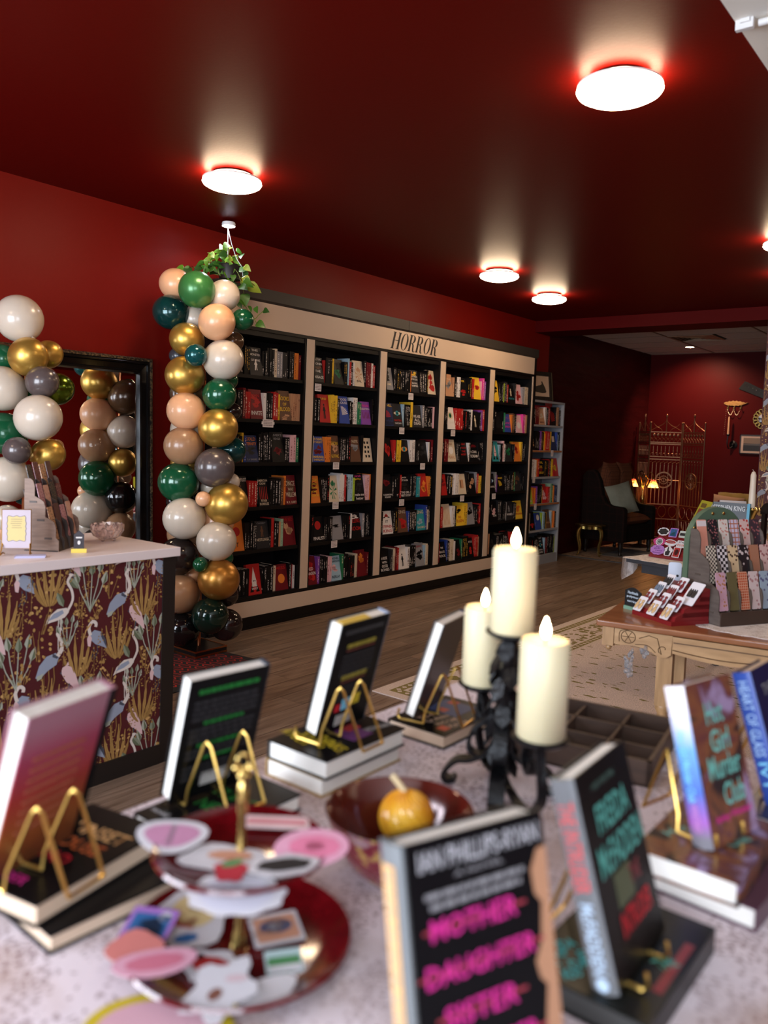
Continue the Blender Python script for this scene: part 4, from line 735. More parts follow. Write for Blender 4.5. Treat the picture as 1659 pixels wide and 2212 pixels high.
def balloon(kind, x, y, z, r, axis, label, group):
    if kind not in _bal:
        mb = MB(); mb.ball((0, 0, 0), (1, 1, 1.06), 28, 18, neck=.35); me = mb.mesh('balloon', BMAT[kind], 'all')
        kb = MB(); kb.lathe([(.02, -1.12), (.05, -1.15), (.035, -1.18), (.09, -1.24), (0, -1.22)], 10, cap=False); _bal[kind] = (me, kb.mesh('knot', BMAT[kind], 'all'))
    me, kn = _bal[kind]; o = put('balloon', me, None, (x, y, z)); o.scale = (r, r, r)
    d = Vector((axis[0]-x, axis[1]-y, -.05 if abs(axis[2]-z) < 9 else 0)); d = d if d.length > .02 else Vector((0, 0, -1))
    o.rotation_euler = (-d.normalized()).to_track_quat('Z', 'Y').to_euler()
    k = put('knot', kn, o); tag(o, label, 'balloon', group); return o
def hgt(z): return 'at the top' if z > 2.15 else 'above the middle' if z > 1.55 else 'around the middle' if z > 1.0 else 'below the middle' if z > .55 else 'near the floor'
def balloon_label(kind, i, L, col, extra):
    same = [q for q in L if q[0] == kind]; n = sorted(same, key=lambda q: -q[3]).index(L[i])
    if len(same) == 1: return 'only %s balloon, %s of the %s' % (BN[kind], hgt(L[i][3]), col)+extra
    return '%s balloon, %s such from the top of the %s' % (BN[kind], ORD[n], col)+extra
for i, (k, x, y, z, r) in enumerate(RC): balloon(k, x, y, z, r*.985, (-4.33, 3.50, z), balloon_label(k, i, RC, 'balloon column before the bookcase', ''), 'balloons of the column before the bookcase')

for i, (k, x, y, z, r) in enumerate(LC): balloon(k, x, y, z, r*.985, (-4.42, 2.32, z), balloon_label(k, i, LC, 'column before the mirror', ''), 'balloons of the column before the mirror')
COPPER = M('copper_pole', (.55, .20, .08), .28, 1)
t = thing('balloon_stand', 'copper pole stand carrying the balloon column before the bookcase', 'stand', (-4.28, 3.47, 0))
MB().tube([(0, 0, .05), (-.03, .02, 1.1), (-.055, .04, 1.83), (-.13, .03, 2.30)], .011, 8).build('pole', COPPER, t, smooth=True)
MB().box(-.13, .13, -.13, .13, .006, .05).build('base', M('stand_base_black', (.008, .007, .007), .3), t)
mb = MB()
for a in range(4): mb.T = Matrix.Rotation(a*PI/2, 4, 'Z'); mb.box(-.132, .132, -.134, -.122, .010, .022); mb.box(-.132, .132, -.134, -.128, .044, .054)
mb.build('edging', COPPER, t)
t = thing('balloon_stand', 'copper pole stand carrying the balloon column before the mirror', 'stand', (-4.42, 2.32, 0))
MB().tube([(0, 0, .05), (0, 0, 2.0)], .011, 8).build('pole', COPPER, t, smooth=True); MB().box(-.13, .13, -.13, .13, 0, .05).build('base', MATS['stand_base_black'], t)

# ---- honeycomb mat
HEXA, HEXB, HEXC = M('mat_black', (.012, .010, .010), .9), M('mat_red', (.36, .014, .010), .9, bump=.3, bscale=300), M('mat_maroon', (.06, .006, .006), .9)
t = thing('honeycomb_mat', 'black mat with a red honeycomb pattern, by the counter corner', 'rug', (-4.05, 3.0, 0), rad(6))
MB().box(-.33, .33, -.60, .60, 0, .007).build('backing', HEXA, t)
mb = MB(); s = .062
for i in range(-5, 6):
    for j in range(-12, 13):
        cx = i*s*1.75; cy = (j+(i % 2)*.5)*s*1.0*1.0*1.7320508/1.0*.6
        for R1, R0, m in ((.056, .040, 0), (.026, .0, 1)):
            P6 = [(cx+R1*math.cos(rad(60*k)), cy+R1*math.sin(rad(60*k))*.52) for k in range(6)]; Q6 = [(cx+R0*math.cos(rad(60*k)), cy+R0*math.sin(rad(60*k))*.52) for k in range(6)]
            if max(abs(p[0]) for p in P6) > .325 or max(abs(p[1]) for p in P6) > .595: continue
            for k in range(6):
                n_ = (k+1) % 6
                if R0 > 0: mb.add([(*P6[k], .0075), (*P6[n_], .0075), (*Q6[n_], .0075), (*Q6[k], .0075)], [(0, 1, 2, 3)], m)
            if R0 == 0: mb.add([(*p, .0075) for p in P6], [tuple(range(6))], m)
mb.build('honeycomb_pattern', [HEXB, HEXC], t)['kind'] = 'stuff'

# ---- trailing plant with its grow light on the bookcase
POT = (-4.53, 3.87, 2.556)
t = thing('trailing_plant', 'trailing pothos in a dark pot on the bookcase, behind the balloons', 'plant', POT)
MB().lathe([(.05, 0), (.075, .005), (.09, .10), (.094, .105), (.088, .106), (.080, .095), (0, .09)], 24, cap=False).build('pot', M('dark_pot', (.014, .010, .008), .4), t, smooth=True)
LEAFS = [ramp_mat('pothos_leaf_%d' % i, [(.3, a), (.62, b)], (30, 30, 30), 1.5, 2, .38, .08, spec=.5) for i, (a, b) in enumerate((((.06, .19, .012), (.16, .34, .025)), ((.025, .10, .012), (.07, .22, .02)), ((.22, .33, .02), (.34, .42, .04)), ((.012, .055, .008), (.03, .11, .012))))]
def leaf_mesh(m, seed):
    r = random.Random(seed); mb = MB(); half = [(0, 0), (.30, -.16), (.52, -.05), (.60, .22), (.50, .58), (.26, .98), (0, 1.38)]
    vs = [(0, 0, y*.0+(-.12*(y-.4)**2)) if False else (0, y, -.18*(y-.5)**2) for _, y in half]; n = len(half)
    vs += [(x, y, .13*x-.18*(y-.5)**2) for x, y in half]+[(-x, y, .13*x-.18*(y-.5)**2) for x, y in half]
    fs = []
    for i in range(n-1): fs += [(i, i+1, n+i+1, n+i), (i, 2*n+i, 2*n+i+1, i+1)]
    mb.add(vs, fs); return mb.mesh('leaf', m, 'all')
lms = [leaf_mesh(LEAFS[i % 4], i) for i in range(8)]
camp = Vector((0, 0, 1.5))
for i, (x, y, z, s_) in enumerate(LV):
    r = random.Random(i*3+1); low = z < 2.6
    o = put('leaf', lms[(2 if i in (14, 18, 21, 20) else 0 if z > 2.66 else 1 if i % 3 else 3)], t, (x-POT[0], y-POT[1], z-POT[2])); s_ *= 1.55; o.scale = (s_, s_, s_)  # higher leaves get a brighter green: grow-light brightness put into the colour
    nrm = ((camp-Vector((x, y, z))).normalized()*.75+Vector((r.uniform(-.6, .6), r.uniform(-.6, .6), .75 if not low else .25))).normalized()
    tip = Vector((x+4.5, y-3.8, -.10)); tip = Vector((r.uniform(-.5, .5)+(x+4.52)*3, r.uniform(-.5, .5)+(y-3.82)*3, -.55 if low else -.1))
    tip = (tip-nrm*tip.dot(nrm)).normalized(); xa = tip.cross(nrm); o.rotation_euler = Matrix((xa, tip, nrm)).transposed().to_euler()
    o.location = Vector(o.location)-tip*s_*.6
r = random.Random(11)
for i in range(46):                             # fuller foliage round the pot
    bx, by, bz, bs = LV[r.randrange(len(LV)-12)] if i < 30 else (POT[0]+r.uniform(-.02, .12), POT[1]+r.uniform(-.10, .02), POT[2]+r.uniform(.0, .14), .030)
    p_ = Vector((bx+r.uniform(-.05, .05), by+r.uniform(-.05, .05), max(2.60 if by < 3.8 else 2.4, bz+r.uniform(-.05, .03)))); s_ = r.uniform(.034, .05)
    o = put('leaf', lms[r.randrange(8)], t, p_-Vector(POT)); o.scale = (s_, s_, s_)
    nrm = ((camp-p_).normalized()*.7+Vector((r.uniform(-.7, .7), r.uniform(-.7, .7), r.uniform(.1, .9)))).normalized(); tip = Vector((r.uniform(-.8, .8), r.uniform(-.8, .8), -.5)); tip = (tip-nrm*tip.dot(nrm)).normalized(); xa = tip.cross(nrm); o.rotation_euler = Matrix((xa, tip, nrm)).transposed().to_euler()
STEM = M('plant_stem', (.16, .22, .03), .5)
for path in ([(-4.536, 3.82, 2.64), (-4.527, 3.80, 2.70), (-4.512, 3.81, 2.755)], [(-4.54, 3.83, 2.64), (-4.572, 3.755, 2.655), (-4.605, 3.733, 2.697), (-4.631, 3.708, 2.649), (-4.684, 3.664, 2.623)], [(-4.50, 3.85, 2.64), (-4.481, 3.824, 2.655), (-4.434, 3.858, 2.60), (-4.409, 3.874, 2.523), (-4.384, 3.886, 2.42), (-4.40, 3.89, 2.36)],
             [(-4.40, 3.88, 2.40), (-4.326, 3.921, 2.288), (-4.302, 3.942, 2.308), (-4.278, 3.963, 2.337)], [(-4.326, 3.921, 2.288), (-4.30, 3.93, 2.25), (-4.25, 3.91, 2.24)], [(-4.52, 3.84, 2.64), (-4.495, 3.82, 2.702), (-4.491, 3.828, 2.763)], [(-4.42, 3.87, 2.57), (-4.40, 3.93, 2.55), (-4.39, 3.98, 2.53)]):
    MB().tube([tuple(Vector(p)-Vector(POT)) for p in smooth_path(path, 4)], .0028, 5).build('stem', STEM, t, smooth=True)
g = thing('grow_light', 'small white disc-shaped grow light on a thin pole above the plant', 'lamp', (-4.515, 3.835, 2.64))
MB().lathe([(0, .285), (.046, .285), (.048, .300), (.044, .312), (0, .314)], 28, cap=False).build('disc', M('white_plastic', (.75, .75, .78), .4), g, smooth=True)
MB().lathe([(0, .2835), (.045, .284)], 28, cap=False).build('light_panel', M('grow_light_panel', (1, 1, 1), .4, emit=14, ecol=(.95, .88, 1)), g)
MB().tube([(0, 0, 0), (-.002, -.004, .285)], .0035, 6).build('pole', MATS['white_plastic'], g); MB().tube([(-.004, -.006, .282), (.03, .006, .158), (.065, .022, .06), (.10, .045, .0), (.105, .05, -.06)], .003, 5).build('cord', MATS['white_plastic'], g, smooth=True)
L = bpy.data.lights.new('grow_light_beam', 'SPOT'); L.spot_size = rad(150); L.spot_blend = .5; L.energy = 5; L.color = (.95, .90, 1); L.shadow_soft_size = .04; lo = bpy.data.objects.new('grow_light_beam', L); COL.objects.link(lo); lo.location = (-4.515, 3.835, 2.918)

# ---- big leaning mirror
MW0, MW1, MH = 1.86, 3.415, 1.955
t = thing('wall_mirror', 'large black-framed mirror with worn gilt rim, leaning on the red wall', 'mirror', (-4.765, (MW0+MW1)/2, 0), rot=(0, rad(-2.0), 0))
Wm = (MW1-MW0)/2; EB = M('black_frame_gloss', (.003, .0025, .0025), .25, spec=.35, coat=.1); GR = ramp_mat('worn_gilt_rim', [(.42, (.012, .009, .007)), (.62, (.20, .13, .06))], (60, 60, 60), 1.2, 4, .4, .6, metal=.4)
mb = MB(); prof = [(0, 0), (.0, .035), (.02, .048), (.03, .046), (.036, .032), (.07, .028), (.078, .036), (.088, .034), (.096, .014), (.10, 0)]
def frame_run(mb, a, b, n_in, prof, axis0):
    """mitred frame side from a to b (outer corners), n_in = inward direction, depth along +X"""
    A, B, N = Vector(a), Vector(b), Vector(n_in); d = (B-A).normalized(); vs = []
    for o_, h_ in prof: vs.append(tuple(A+N*o_+d*o_+Vector((h_, 0, 0))))
    for o_, h_ in prof: vs.append(tuple(B+N*o_-d*o_+Vector((h_, 0, 0))))
    k = len(prof); mb.add(vs, [(i, i+1, k+i+1, k+i) for i in range(k-1)])
c4 = [(0, -Wm, 0), (0, Wm, 0), (0, Wm, MH), (0, -Wm, MH)]; n4 = [(0, 0, 1), (0, -1, 0), (0, 0, -1), (0, 1, 0)]
for i in range(4): mb = MB(); frame_run(mb, c4[i], c4[(i+1) % 4], n4[i], prof, 0); mb.build('frame_side', EB, t, smooth=True)
for i in range(4): mb = MB(); frame_run(mb, c4[i], c4[(i+1) % 4], n4[i], [(-.012, 0), (-.012, .038), (-.002, .050), (.010, .050), (.014, .040)], 0); mb.build('gilt_rim', GR, t)
MB().box(-.012, .006, -Wm+.09, Wm-.09, .09, MH-.09).build('mirror_glass', M('mirror_silver', (.86, .85, .84), .015, 1), t)
MB().box(-.022, -.012, -Wm+.01, Wm-.01, .01, MH-.01).build('back_board', BLACKP, t)

# ---- sales counter
TOPM = M('counter_laminate', (.80, .69, .67), .38)
t = thing('sales_counter', 'sales counter with white top and burgundy heron wallpaper front', 'counter', (0, 0, 0))
cx0, cx1, cy0, cy1 = -3.56, -2.961, .10, 2.255
MB().box(cx0+.01, cx1-.002, cy0, cy1-.004, .02, .928).build('body', M('counter_black', (.012, .009, .008), .4), t)
MB().box(cx1-.002, cx1, cy0, 2.19, .087, .928).build('wallpaper_panel', WPAPER, t)
MB().box(cx1-.004, cx1+.006, 2.19, cy1, .0, .928).build('corner_trim', MATS['counter_black'], t); MB().box(cx1-.004, cx1+.008, cy0, 2.19, 0, .087).build('toe_board', MATS['counter_black'], t)
mb = MB(); mb.box(-3.59, -2.938, cy0-.05, 2.268, .930, .970); o = mb.build('worktop', TOPM, t); bv = o.modifiers.new('b', 'BEVEL'); bv.width = .003; bv.segments = 2
o = wallpaper_print(.30, 2.19, .087, .928, 1.672, .565).build('wallpaper_print', WM, t, (cx1, 0, 0), (0, 0, PI/2)); o['kind'] = 'stuff'
ZC = .9702
# bookmark rack, reused twice
RACKW = ramp_mat('rack_walnut_ply', [(.3, (.15, .085, .055)), (.7, (.23, .14, .095))], (3, 3, 30), 4, 5, .55, .05)
RACKD = M('rack_dark_wood', (.055, .035, .026), .55, noise=.25, nscale=20)
def stepped(d, h, n, lip=.045):
    """side profile of a tiered rack: front at y=0, rising to the back at y=d"""
    p = [(0, 0), (d, 0), (d, h)]; st = (d-.01)/n; hs = (h-lip)/n
    p.append((d-st*.55, h))
    for k in range(n, 0, -1):
        y1 = d-st*(n-k)-st*.55; zz = lip+hs*k
        p += [(y1-st*.25, zz-hs*.12), (y1-st*.40, zz-hs*.38), (y1-st*.40, zz-hs*.85)]
        if k > 1: p += [(y1-st*.95, zz-hs*1.0)]
    p.append((0, lip)); return p
def bookmark_rack(name, label, loc, rotz, w, d, h, n, cols, mat_side, mat_div):
    t = thing(name, label, 'rack', loc, rotz); prof = stepped(d, h, n)
    for s in (-w/2, w/2-.005):
        mb = MB(); mb.prism(prof, s, s+.005, axes='yzx'); mb.build('side_panel', mat_side, t)
        for k in range(n): MB().box(s-.002, s+.0052, d*(.2+.22*k), d*(.2+.22*k)+.03, .05+k*.075, .058+k*.075).build('joint_tab', mat_div, t)
    for c in range(1, cols):
        x = -w/2+w*c/cols; mb = MB(); pr = [(y, z*.97+.002) for y, z in prof]; mb.prism(pr, x-.0025, x+.0025, axes='yzx'); mb.build('divider', mat_div, t)
    st = (d-.01)/n
    for k in range(n+1):
        y = .004+st*k; zz = .05+(h-.05)/n*k*.80
        mb = MB(); mb.T = Matrix.Translation((0, y, zz-.045)) @ Matrix.Rotation(rad(-14), 4, 'X'); mb.box(-w/2+.005, w/2-.005, 0, .003, 0, .05 if k else .045); mb.build('ledge', mat_div, t)
    MB().box(-w/2+.004, w/2-.004, d-.006, d-.002, 0, h*.9).build('back_panel', mat_div, t); MB().box(-w/2, w/2, .002, d-.002, 0, .005).build('floor_panel', mat_div, t)
    return t, st
CKR = {}
def pattern_mat(name, base, kind, c2, sc=60):
    if name in MATS: return MATS[name]
    m, nt, b = _nt(name); b.inputs['Roughness'].default_value = .4; L = nt.links.new; N = nt.nodes.new
    tc = N('ShaderNodeTexCoord'); mp = N('ShaderNodeMapping'); mp.inputs['Rotation'].default_value = (PI/2, 0, 0); L(tc.outputs['Object'], mp.inputs[0])
    mx = N('ShaderNodeMix'); mx.data_type = 'RGBA'; mx.inputs[6].default_value = (*base, 1); mx.inputs[7].default_value = (*c2, 1)
    if kind == 'check': t = N('ShaderNodeTexChecker'); t.inputs['Scale'].default_value = sc; t.inputs[1].default_value = (1, 1, 1, 1); t.inputs[2].default_value = (0, 0, 0, 1); mp.inputs['Location'].default_value = (0, 0, .0011); f = t.outputs['Fac']
    elif kind == 'dots':
        t = N('ShaderNodeTexVoronoi'); t.inputs['Scale'].default_value = sc; q = N('ShaderNodeMath'); q.operation = 'LESS_THAN'; q.inputs[1].default_value = .34; L(t.outputs['Distance'], q.inputs[0]); f = q.outputs[0]
    elif kind == 'stripe':
        t = N('ShaderNodeTexWave'); t.inputs['Scale'].default_value = sc; q = N('ShaderNodeMath'); q.operation = 'GREATER_THAN'; q.inputs[1].default_value = .62; L(t.outputs['Fac'], q.inputs[0]); f = q.outputs[0]
    else:
        t = N('ShaderNodeTexBrick'); t.inputs['Scale'].default_value = sc; t.offset = 0; t.inputs['Mortar Size'].default_value = .06; t.inputs['Row Height'].default_value = .5; q = None; f = t.outputs['Fac']
    L(mp.outputs[0], t.inputs['Vector']); L(f, mx.inputs[0]); L(mx.outputs[2], b.inputs['Base Color']); MATS[name] = m; return m
def bookmark(rack_loc, rotz, x, y, z, mat, label, group, w=.05, l=.155, lean=-14, band=None, thick=.0025):
    o = MB(); o.prism(rrect(w, l, .006), -thick, 0, axes='xzy'); ob = o.build('bookmark', mat)
    ob.matrix_world = Matrix.Translation(rack_loc) @ Matrix.Rotation(rotz, 4, 'Z') @ Matrix.Translation((x, y, z+l/2)) @ Matrix.Rotation(rad(lean), 4, 'X')
    if band: mb = MB(); mb.box(-w/2+.001, w/2-.001, -thick-.0006, -thick, l/2-.030, l/2-.005); mb.build('header', band, ob)
    return tag(ob, label, 'bookmark', group)
RL, RZ = (-3.15, 1.83, ZC), rad(127)
rk, st = bookmark_rack('bookmark_rack', 'tiered walnut bookmark rack seen from its side on the white counter', (RL[0]-.035, RL[1]+.05, ZC), RZ, .24, .145, .30, 3, 4, RACKW, RACKD)
BMK = [('bm_leopard', (.55, .30, .16), 'dots', (.03, .015, .01), 110, 'leopard spotted'), ('bm_maroon', (.10, .012, .02), 'dots', (.4, .2, .16), 160, 'maroon speckled'), ('bm_black', (.02, .017, .016), 'dots', (.2, .12, .08), 120, 'black flecked'), ('bm_peach', (.62, .36, .27), 'dots', (.5, .25, .18), 60, 'plain peach'), ('bm_rose', (.50, .26, .28), 'dots', (.25, .06, .1), 110, 'rose patterned'), ('bm_dark', (.06, .02, .02), 'stripe', (.15, .06, .05), 90, 'dark striped')]
for k in range(3):
    for c in range(4):
        n, b_, kd, c2, sc, word = BMK[(k*4+c*5) % 6]
        x = -.24/2+.24*(c+.5)/4; y = .010+st*(k+.62); z = .035+(.27)/3*k*.95
        bookmark((RL[0]-.035, RL[1]+.05, ZC), RZ, x, y, z, pattern_mat(n, b_, kd, c2, sc), '%s bookmark in row %s of the walnut rack, %s from the bowl' % (word, ('one', 'two', 'three')[k], ORD[c]), 'bookmarks in the walnut rack', w=.048, l=.15+.01*((k+c) % 2))
# framed sign on gold feet
t = thing('framed_sign', 'small pale pink sign in a thin gold frame standing on the counter', 'sign', (-3.125, 1.612, ZC), rad(53))
MB().box(-.052, .052, -.003, .003, .03, .182).build('panel', M('pale_pink_card', (.52, .44, .48), .6, spec=.2), t)
mb = MB(); mb.tube([(-.053, 0, .03), (.053, 0, .03), (.053, 0, .184), (-.053, 0, .184)], .003, 6, closed=True); mb.build('frame', GOLD, t, smooth=True)
for s in (-1, 1): MB().tube([(s*.05, 0, .05), (s*.055, -.028, .003), (s*.05, .0, .012), (s*.05, .035, .003)], .0028, 6).build('foot', GOLD, t, smooth=True)
mb = MB(); pts = []
for i in range(48):
    a = 2*PI*i/48; c_, s_ = math.cos(a), math.sin(a); q = 1/max(abs(c_)/.034, abs(s_)/.049); q *= 1+.05*math.cos(a*12); pts.append((q*c_, .108+q*s_))
mb.add([(x, -.0034, z) for x, z in pts], [tuple(range(48))]); mb.build('yellow_label', M('label_yellow', (.62, .48, .20), .6), t)
mb = MB(); mb.tube([(x, -.0036, z) for x, z in pts], .0011, 4, closed=True); mb.build('label_border', M('label_border_grey', (.25, .23, .26), .6), t)
mb = MB(); r = random.Random(4)
for k in range(5): mb.box(-.022+r.uniform(0, .006), .022-r.uniform(0, .008), -.0042, -.0038, .144-k*.0085, .1465-k*.0085)
mb.build('lettering', M('label_text', (.36, .28, .14), .7), t)
t = thing('card_stack', 'thin stack of lavender cards lying on the counter below the sign', 'cards', (-3.055, 1.63, ZC), rad(60))
for k in range(3): MB().box(-.055+k*.003, .055+k*.002, -.025, .025, k*.0028, k*.0028+.0024).build('card', M('lavender_card', (.50, .48, .68), .35), t)
t = thing('acrylic_sign', 'small dark house-shaped price sign on a yellow base, before the rack', 'sign', (-3.05, 1.838, ZC), rad(58))
mb = MB(); mb.prism([(-.020, .015), (.020, .015), (.020, .075), (0, .092), (-.020, .075)], -.0015, .0015, axes='xzy'); mb.build('plate', M('smoke_acrylic', (.05, .045, .05), .15), t)
MB().box(-.030, .030, -.008, .008, 0, .017).build('base', M('yellow_acrylic', (.75, .55, .08), .3), t); mb = MB(); mb.box(-.012, .012, -.0022, -.0016, .060, .066); mb.prism(ell(0, .042, .006, .009), -.0022, -.0016, axes='xzy'); mb.build('lettering', M('chalk_white', (.7, .66, .62), .7), t)
t = thing('glass_bowl', 'cut glass bowl on small feet at the back of the white counter', 'bowl', (-3.30, 2.13, ZC))
GLS = M('cut_glass', (.92, .80, .76), .06, trans=.9, spec=.6)
mb = MB(); n = 24; prof = [(.036, .010), (.058, .022), (.072, .048), (.071, .076), (.066, .078), (.062, .05), (.045, .022), (0, .016)]; vs = []; fs = []
for i in range(n):
    a = 2*PI*i/n
    for q, (r_, z) in enumerate(prof): k = 1+.05*(1 if (i+q) % 2 else -1)*(1 if q < 4 else .2); vs.append((r_*k*math.cos(a), r_*k*math.sin(a), z+(.004 if q in (3, 4) and i % 2 else 0)))
for i in range(n):
    j = (i+1) % n
    for q in range(len(prof)-1): fs.append((i*8+q, j*8+q, j*8+q+1, i*8+q+1))
mb.add(vs, fs); mb.build('bowl_body', GLS, t)
for k in range(4): a = k*PI/2+.4; MB().ball((.034*math.cos(a), .034*math.sin(a), .006), (.010, .010, .007), 8, 6).build('foot', GLS, t)
# ================================================================ BACK ROOM
t = thing('back_room_rug', 'tan patterned rug with a grey centre in the dark back room', 'rug', (-3.75, 11.15, 0))
MB().box(-1.08, 1.6, -1.18, 1.3, 0, .008).build('border', ramp_mat('tan_rug', [(.35, (.20, .125, .075)), (.5, (.34, .23, .15)), (.65, (.16, .07, .045))], (9, 9, 1), 1.4, 5, .95, .2), t)
MB().box(-.72, 1.2, -.82, .95, .008, .010).build('centre_field', ramp_mat('grey_rug_field', [(.35, (.13, .12, .12)), (.65, (.22, .20, .19))], (7, 7, 1), 1.5, 5, .95, .2), t)
# gilt stool-table
GILT = M('old_gilt', (.50, .36, .11), .32, 1, bump=.3, bscale=50)
t = thing('side_table', 'small gilt side table with curved legs in front of the armchair', 'table', (-4.54, 10.20, .009), rad(20))
pts = [((.185+.012*math.cos(8*a))*math.cos(a), (.150+.012*math.cos(8*a))*math.sin(a)) for a in [2*PI*i/40 for i in range(40)]]
mb = MB(); mb.prism(pts, .395, .415); mb.build('top', M('gilt_painted_top', (.10, .06, .02), .3, .4), t)
mb = MB(); mb.tube([(x*1.0, y*1.0, .405) for x, y in pts], .008, 5, closed=True); mb.build('top_rim', GILT, t, smooth=True)
mb = MB(); mb.prism([(x*.82, y*.82) for x, y in pts], .355, .396); mb.build('apron', GILT, t)
for sx in (-1, 1):
    for sy in (-1, 1):
        mb = MB(); mb.tube(smooth_path([(sx*.11, sy*.085, .38), (sx*.145, sy*.115, .33), (sx*.150, sy*.118, .24), (sx*.125, sy*.10, .12), (sx*.128, sy*.102, .04), (sx*.150, sy*.12, .008)], 4), [.02]*4+[.019]*5+[.015]*4+[.011]*4+[.010]*3+[.013], 8); mb.build('leg', GILT, t, smooth=True)
# armchair
TART = None
def tartan(name, base, line, sc=9):
    m, nt, b = _nt(name); b.inputs['Roughness'].default_value = .95; b.inputs['Specular IOR Level'].default_value = .1; L = nt.links.new; N = nt.nodes.new
    tc = N('ShaderNodeTexCoord'); sx = N('ShaderNodeSeparateXYZ'); L(tc.outputs['Object'], sx.inputs[0]); ms = []
    for ax in (0, 1, 2):
        a = N('ShaderNodeMath'); a.operation = 'MULTIPLY'; a.inputs[1].default_value = sc; L(sx.outputs[ax], a.inputs[0])
        f = N('ShaderNodeMath'); f.operation = 'FRACT'; L(a.outputs[0], f.inputs[0]); l_ = N('ShaderNodeMath'); l_.operation = 'LESS_THAN'; l_.inputs[1].default_value = .10; L(f.outputs[0], l_.inputs[0]); ms.append(l_.outputs[0])
    a = N('ShaderNodeMath'); a.operation = 'ADD'; L(ms[0], a.inputs[0]); L(ms[1], a.inputs[1]); a2 = N('ShaderNodeMath'); L(a.outputs[0], a2.inputs[0]); L(ms[2], a2.inputs[1]); a3 = N('ShaderNodeMath'); a3.operation = 'MULTIPLY'; a3.use_clamp = True; a3.inputs[1].default_value = .6; L(a2.outputs[0], a3.inputs[0])
    mx = N('ShaderNodeMix'); mx.data_type = 'RGBA'; mx.inputs[6].default_value = (*base, 1); mx.inputs[7].default_value = (*line, 1); L(a3.outputs[0], mx.inputs[0]); L(mx.outputs[2], b.inputs['Base Color'])
    MATS[name] = m; return m
TART = tartan('charcoal_tartan', (.008, .006, .005), (.020, .008, .006)); PLAID = tartan('russet_plaid', (.13, .045, .022), (.03, .015, .012), 22)
CH = (-4.16, 10.40, .009); CR = rad(-5)
t = thing('armchair', 'dark tartan wing armchair with turned legs in the back room', 'armchair', CH, CR)
side = [(0, .18), (0, .62), (-.03, .655), (-.20, .665), (-.28, .70), (-.34, .80), (-.38, .98), (-.42, 1.08), (-.49, 1.14), (-.58, 1.13), (-.65, 1.06), (-.64, .18)]
for y, nm in ((0, 'arm_side'), (.84, 'arm_side')):
    mb = MB(); mb.prism(side, y, y+.11, axes='xzy'); o = mb.build(nm, TART, t); bv = o.modifiers.new('b', 'BEVEL'); bv.width = .03; bv.segments = 3; bv.limit_method = 'ANGLE'
mb = MB(); mb.prism([(-.54, .18), (-.64, .18), (-.65, 1.08), (-.57, 1.12)], .10, .85, axes='xzy'); mb.build('backrest', TART, t)
MB().box(-.60, -.02, .10, .85, .18, .40).build('seat_base', TART, t)
def pillow_mb(w, h, th, n=8, pinch=.12):
    mb = MB(); vs = []; fs = []
    for s in (1, -1):
        for i in range(n+1):
            for j in range(n+1):
                u, v = 2*i/n-1, 2*j/n-1; k = max(0, (1-u**4)*(1-v**4))**.55; e = 1-pinch*(1-abs(u))*(abs(v) > .99)-pinch*(1-abs(v))*(abs(u) > .99)
                vs.append((u*w/2*(1-pinch*.5*(1-v*v)*0+(-.06*(1-v*v))), s*th/2*k, v*h/2*(1-.06*(1-u*u))))
    m = (n+1)**2
    for s in (0, 1):
        for i in range(n):
            for j in range(n): a = s*m+i*(n+1)+j; f = (a, a+n+1, a+n+2, a+1); fs.append(f if s == 0 else f[::-1])
    mb.add(vs, fs); return mb
o = pillow_mb(.76, .58, .20).build('seat_cushion', PLAID, t, (-.29, .475, .46), (PI/2, 0, PI/2), smooth='all')
for y in (.29, .66): pillow_mb(.46, .92, .24).build('back_cushion', PLAID, t, (-.46, y, .80), (rad(10), 0, PI/2), smooth='all')
for x, y in ((-.06, .055), (-.06, .895), (-.58, .055), (-.58, .895)): MB().lathe([(.018, 0), (.028, .012), (.018, .03), (.022, .06), (.034, .11), (.03, .15), (.036, .18)], 12, c=(x, y, 0)).build('leg', M('dark_turned_wood', (.012, .008, .006), .35), t, smooth=True)
o = pillow_mb(.44, .44, .15).build('throw_pillow', M('sage_cotton', (.22, .235, .185), .9, bump=.4, bscale=14, noise=.12), None, smooth='all')
o.matrix_world = Matrix.Translation(CH) @ Matrix.Rotation(CR, 4, 'Z') @ Matrix.Translation((-.20, .30, .75)) @ Matrix.Rotation(rad(66), 4, 'Z') @ Matrix.Rotation(rad(-20), 4, 'X') @ Matrix.Rotation(rad(-12), 4, 'Y')
tag(o, 'sage cotton cushion propped in the dark tartan armchair', 'cushion')
